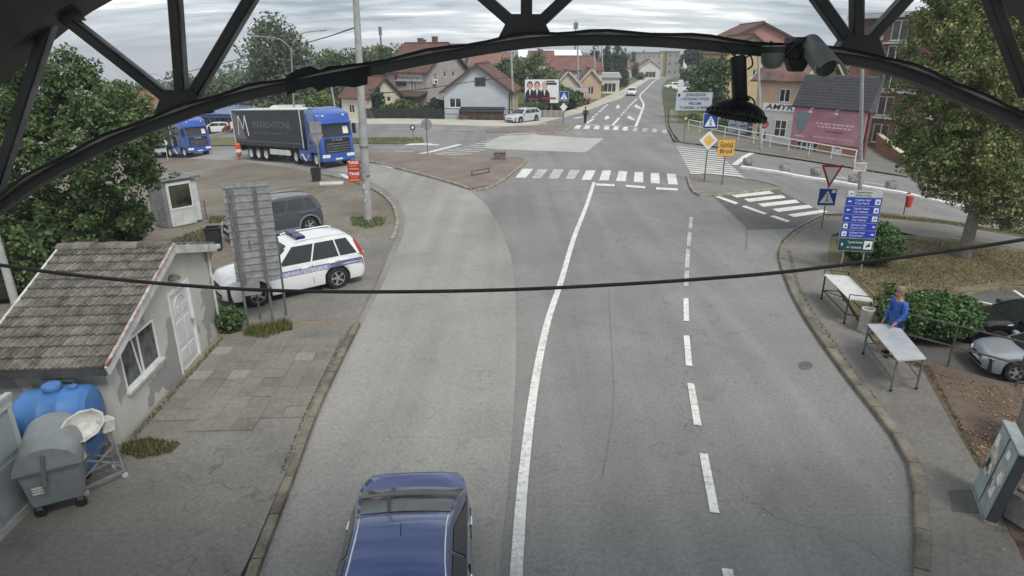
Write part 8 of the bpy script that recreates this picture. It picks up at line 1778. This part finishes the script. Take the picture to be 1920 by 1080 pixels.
# far wood: one mass of tree tops behind everything
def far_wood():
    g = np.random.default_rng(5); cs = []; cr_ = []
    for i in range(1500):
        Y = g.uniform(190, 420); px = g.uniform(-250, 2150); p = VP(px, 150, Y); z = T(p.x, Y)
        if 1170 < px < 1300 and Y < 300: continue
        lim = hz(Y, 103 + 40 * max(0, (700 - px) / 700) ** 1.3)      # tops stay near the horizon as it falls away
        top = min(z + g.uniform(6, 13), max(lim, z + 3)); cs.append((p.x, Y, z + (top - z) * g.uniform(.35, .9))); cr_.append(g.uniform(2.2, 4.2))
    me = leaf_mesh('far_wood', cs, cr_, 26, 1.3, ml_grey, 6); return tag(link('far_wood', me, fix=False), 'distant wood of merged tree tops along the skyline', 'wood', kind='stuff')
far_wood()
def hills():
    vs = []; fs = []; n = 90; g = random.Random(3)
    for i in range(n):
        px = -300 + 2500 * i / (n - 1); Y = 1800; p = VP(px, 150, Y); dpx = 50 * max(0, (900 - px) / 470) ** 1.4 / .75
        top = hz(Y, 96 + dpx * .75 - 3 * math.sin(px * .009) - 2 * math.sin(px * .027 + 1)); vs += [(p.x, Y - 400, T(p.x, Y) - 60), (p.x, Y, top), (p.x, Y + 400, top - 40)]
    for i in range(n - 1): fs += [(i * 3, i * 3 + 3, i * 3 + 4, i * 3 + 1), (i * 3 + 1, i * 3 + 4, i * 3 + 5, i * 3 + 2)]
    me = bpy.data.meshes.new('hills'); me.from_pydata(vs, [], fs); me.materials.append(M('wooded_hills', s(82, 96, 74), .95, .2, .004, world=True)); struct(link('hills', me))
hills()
# ------------------------------------------------------------------ people
def skin_mesh(name, joints, bones, mat, parent, root, sub=2):
    """one continuous surface grown over a skeleton: joints {name: (x, y, z, rx, ry)}"""
    ks = list(joints); me = bpy.data.meshes.new(name); me.from_pydata([joints[k][:3] for k in ks], [(ks.index(a), ks.index(b)) for a, b in bones], [])
    me.materials.append(mat); o = bpy.data.objects.new(name, me); COL.objects.link(o); o.parent = parent
    sk = o.modifiers.new('skin', 'SKIN'); sk.use_smooth_shade = True; sk.branch_smoothing = 0.4
    for i, k in enumerate(ks): v = me.skin_vertices[0].data[i]; v.radius = (joints[k][3], joints[k][4]); v.use_root = (k == root)
    ss = o.modifiers.new('subdivision', 'SUBSURF'); ss.levels = sub; ss.render_levels = sub
    return o
m_skin = M('skin', s(176, 128, 104), .6, .08, 4); m_coat = M('blue_work_coat', s(40, 92, 176), .8, .15, 4, .2, 10); m_trous = M('dark_trousers', s(40, 42, 50), .85, .15, 4); m_cap = M('sandy_hair', s(138, 118, 96), .8, .1, 4); m_shoe = M('dark_shoes', (.02, .018, .016), .6); m_dkshirt = M('dark_jacket', s(44, 44, 52), .85, .15, 4)
def person(label, loc, rz, coat, trous, hat=None, hair=None, coat_len=.62, lean=0.0, arms=None, stride=0.0, legs_m=None, scale=1.0):
    """faces local -y; arms: joint places of (elbow, wrist) for left and right"""
    t = thing('person', label, 'person', loc, rz); t.scale = L3(scale)
    lx = lambda z: -lean * max(0, z - .95)         # forward lean towards -y above the hips
    sh = (0.19, lx(1.42), 1.42); A = arms or {'L': ((.27, .02, 1.13), (.27, -.08, .88)), 'R': ((-.27, .02, 1.13), (-.27, -.08, .88))}
    J = {'pelvis': (0, 0, .95, .13, .10), 'waist': (0, lx(1.1), 1.1, .12, .09), 'chest': (0, lx(1.3), 1.3, .13, .095), 'neckbase': (0, lx(1.46), 1.46, .07, .07), 'neck': (0, lx(1.52) - .01, 1.52, .05, .05), 'head': (0, lx(1.6) - .03, 1.6, .078, .09), 'crown': (0, lx(1.7) - .02, 1.70, .075, .088), 'top': (0, lx(1.75) - .01, 1.755, .04, .05)}
    Bn = [('pelvis', 'waist'), ('waist', 'chest'), ('chest', 'neckbase'), ('neckbase', 'neck'), ('neck', 'head'), ('head', 'crown'), ('crown', 'top')]
    for sg, q in ((1, 'L'), (-1, 'R')):
        el, wr = A[q]
        J['sh' + q] = (sg * .18, lx(1.42), 1.42, .06, .06); J['el' + q] = (*el, .042, .042); J['wr' + q] = (*wr, .028, .034)
        d = (Vector(wr) - Vector(el)).normalized(); hp = Vector(wr) + d * .07; ft = Vector(wr) + d * .115 + Vector((0, -.012, -.01))
        J['palm' + q] = (*hp, .038, .02); 
        J['hip' + q] = (sg * .09, 0, .90, .09, .09); st = stride * sg
        J['kn' + q] = (sg * .10, -st * .45 - .02, .50, .06, .06); J['an' + q] = (sg * .10, -st * .9 + .03, .09, .04, .045); J['toe' + q] = (sg * .11, -st * .9 - .13, .045, .04, .03)
        Bn += [('chest', 'sh' + q), ('sh' + q, 'el' + q), ('el' + q, 'wr' + q), ('wr' + q, 'palm' + q), ('pelvis', 'hip' + q), ('hip' + q, 'kn' + q), ('kn' + q, 'an' + q), ('an' + q, 'toe' + q)]
        sd = d.cross(Vector((1, 0, 0))).normalized()
        for i in range(4):       # fingers rooted in the palm
            o_ = sd * (.024 - i * .016); L_ = (.07, .08, .075, .058)[i]; a = hp + d * .01 + o_; b = a + d * L_ * .6; c = b + d * L_ * .35 + Vector((-sg * .018, 0, -.006))
            J['f%d0%s' % (i, q)] = (*a, .009, .009); J['f%d1%s' % (i, q)] = (*b, .008, .008); J['f%d2%s' % (i, q)] = (*c, .006, .006)
            Bn += [('palm' + q, 'f%d0%s' % (i, q)), ('f%d0%s' % (i, q), 'f%d1%s' % (i, q)), ('f%d1%s' % (i, q), 'f%d2%s' % (i, q))]
        a = Vector(wr) + d * .035 + sd * .035; b = a + d * .035 + sd * .012; J['t0' + q] = (*a, .010, .010); J['t1' + q] = (*b, .008, .008); Bn += [('wr' + q, 't0' + q), ('t0' + q, 't1' + q)]
    body = skin_mesh('body', J, Bn, m_skin, t, 'pelvis', 1)
    g = lambda k, f=1.0, e=.0: (*J[k][:3], J[k][3] * f + e, J[k][4] * f + e)
    C_ = {k: g(k, 1.0, .016) for k in ('pelvis', 'waist', 'chest', 'neckbase', 'shL', 'elL', 'wrL', 'shR', 'elR', 'wrR')}; C_['neckbase'] = (*J['neckbase'][:3], .085, .085); C_['hem'] = (0, .01, .95 - (coat_len - .4), .20, .18); C_['pelvis'] = (*J['pelvis'][:3], .185, .17)
    skin_mesh('coat', C_, [('pelvis', 'hem'), ('pelvis', 'waist'), ('waist', 'chest'), ('chest', 'neckbase'), ('chest', 'shL'), ('shL', 'elL'), ('elL', 'wrL'), ('chest', 'shR'), ('shR', 'elR'), ('elR', 'wrR')], coat, t, 'pelvis', 2)
    T_ = {k: g(k, 1.05, .018) for k in ('hipL', 'knL', 'anL', 'hipR', 'knR', 'anR')}; T_['pelvis'] = (*J['pelvis'][:3], .12, .11)
    skin_mesh('trousers', T_, [('pelvis', 'hipL'), ('hipL', 'knL'), ('knL', 'anL'), ('pelvis', 'hipR'), ('hipR', 'knR'), ('knR', 'anR')], trous, t, 'pelvis', 2)
    hx = J['head'][1]
    for sg, q in ((1, 'L'), (-1, 'R')):
        x, y, z = J['an' + q][:3]; mb = MB(); mb.box(x - .05, x + .05, y - .22, y + .06, 0, .09); mb.build('shoe', m_shoe, t, bevel=.03, seg=2)
        mb = MB(); mb.lathe([(.003, 0), (.012, .004), (.003, .008)], 8, Matrix.Translation((sg * .032, hx - .088, 1.645)) @ Matrix.Rotation(R(90), 4, 'X')); mb.build('eye', m_signb, t)
        mb = MB(); mb.lathe([(.005, 0), (.028, .006), (.03, .014), (.008, .018)], 10, Matrix.Translation((sg * .075, hx + .005, 1.635)) @ Matrix.Rotation(R(90 * sg), 4, 'Y') @ Matrix.Diagonal((1.2, .7, 1, 1))); mb.build('ear', m_skin, t)
    mb = MB(); mb.add([(-.014, hx - .085, 1.60), (.014, hx - .085, 1.60), (0, hx - .118, 1.605), (0, hx - .088, 1.655)], [(0, 1, 2), (0, 2, 3), (1, 3, 2), (0, 3, 1)]); mb.build('nose', m_skin, t)
    mb = MB(); mb.box(-.024, .024, hx - .093, hx - .08, 1.565, 1.574); mb.build('mouth', M('lips', s(140, 84, 76), .6), t)
    hm = hat or hair
    mb = MB(); mb.lathe([(.094, 1.675), (.098, 1.71), (.088, 1.76), (.055, 1.79), (.01, 1.80)], 16, Matrix.Translation((0, hx + .012, 0)) @ Matrix.Diagonal((.94, 1.08, 1, 1))); mb.build('cap' if hat else 'hair', hm, t, smooth=True)
    if hat: mb = MB(); mb.prism([(-.07, hx - .08), (.07, hx - .08), (.05, hx - .165), (0, hx - .18), (-.05, hx - .165)], 'z', 1.678, 1.69); mb.build('cap_brim', hat, t)
    mb = MB(); mb.lathe([(.08, 1.58), (.088, 1.63), (.09, 1.69)], 14, Matrix.Translation((0, hx + .03, 0)) @ Matrix.Diagonal((.92, .95, 1, 1))); mb.build('back_hair', hair or M('grey_hair', s(120, 112, 104), .8), t, smooth=True)
    return t
pm_ = P(1672, 668, .12)
person('person in a blue work coat standing at the vendor tables', Vector((pm_.x, pm_.y + .1, .12)), R(-75), m_coat, m_trous, hair=m_cap, coat_len=.78, lean=.1, arms={'L': ((.22, -.06, 1.14), (.2, -.24, .95)), 'R': ((-.23, -.02, 1.12), (-.21, -.16, .88))}, stride=.06, scale=1.02)
pw_ = P(1097, 232, 0)
person('person in dark clothes walking over the far crossing', Vector((pw_.x, pw_.y, T(pw_.x, pw_.y) + .02)), R(160), m_dkshirt, m_trous, hair=M('dark_hair', (.02, .016, .014), .8), coat_len=.5, stride=.22, arms={'L': ((.27, .1, 1.14), (.28, .02, .9)), 'R': ((-.27, -.06, 1.14), (-.28, -.2, .92))})
# ------------------------------------------------------------------ thin haze in the air
hzb = MB(); hzb.box(-2600, 2600, -120, 2500, -320, 27)
m_haze = bpy.data.materials.new('haze'); m_haze.use_nodes = True; t_ = m_haze.node_tree; t_.nodes.clear()
pv = t_.nodes.new('ShaderNodeVolumePrincipled'); pv.inputs['Color'].default_value = (0.86, 0.91, 0.97, 1); pv.inputs['Density'].default_value = 0.00065; pv.inputs['Anisotropy'].default_value = 0.2
mo = t_.nodes.new('ShaderNodeOutputMaterial'); t_.links.new(pv.outputs[0], mo.inputs['Volume'])
o = hzb.build('haze', m_haze); tag(o, 'thin pale haze in the air over the whole place', 'haze', kind='stuff')
SC.cycles.volume_step_rate = 10; SC.cycles.volume_bounces = 0
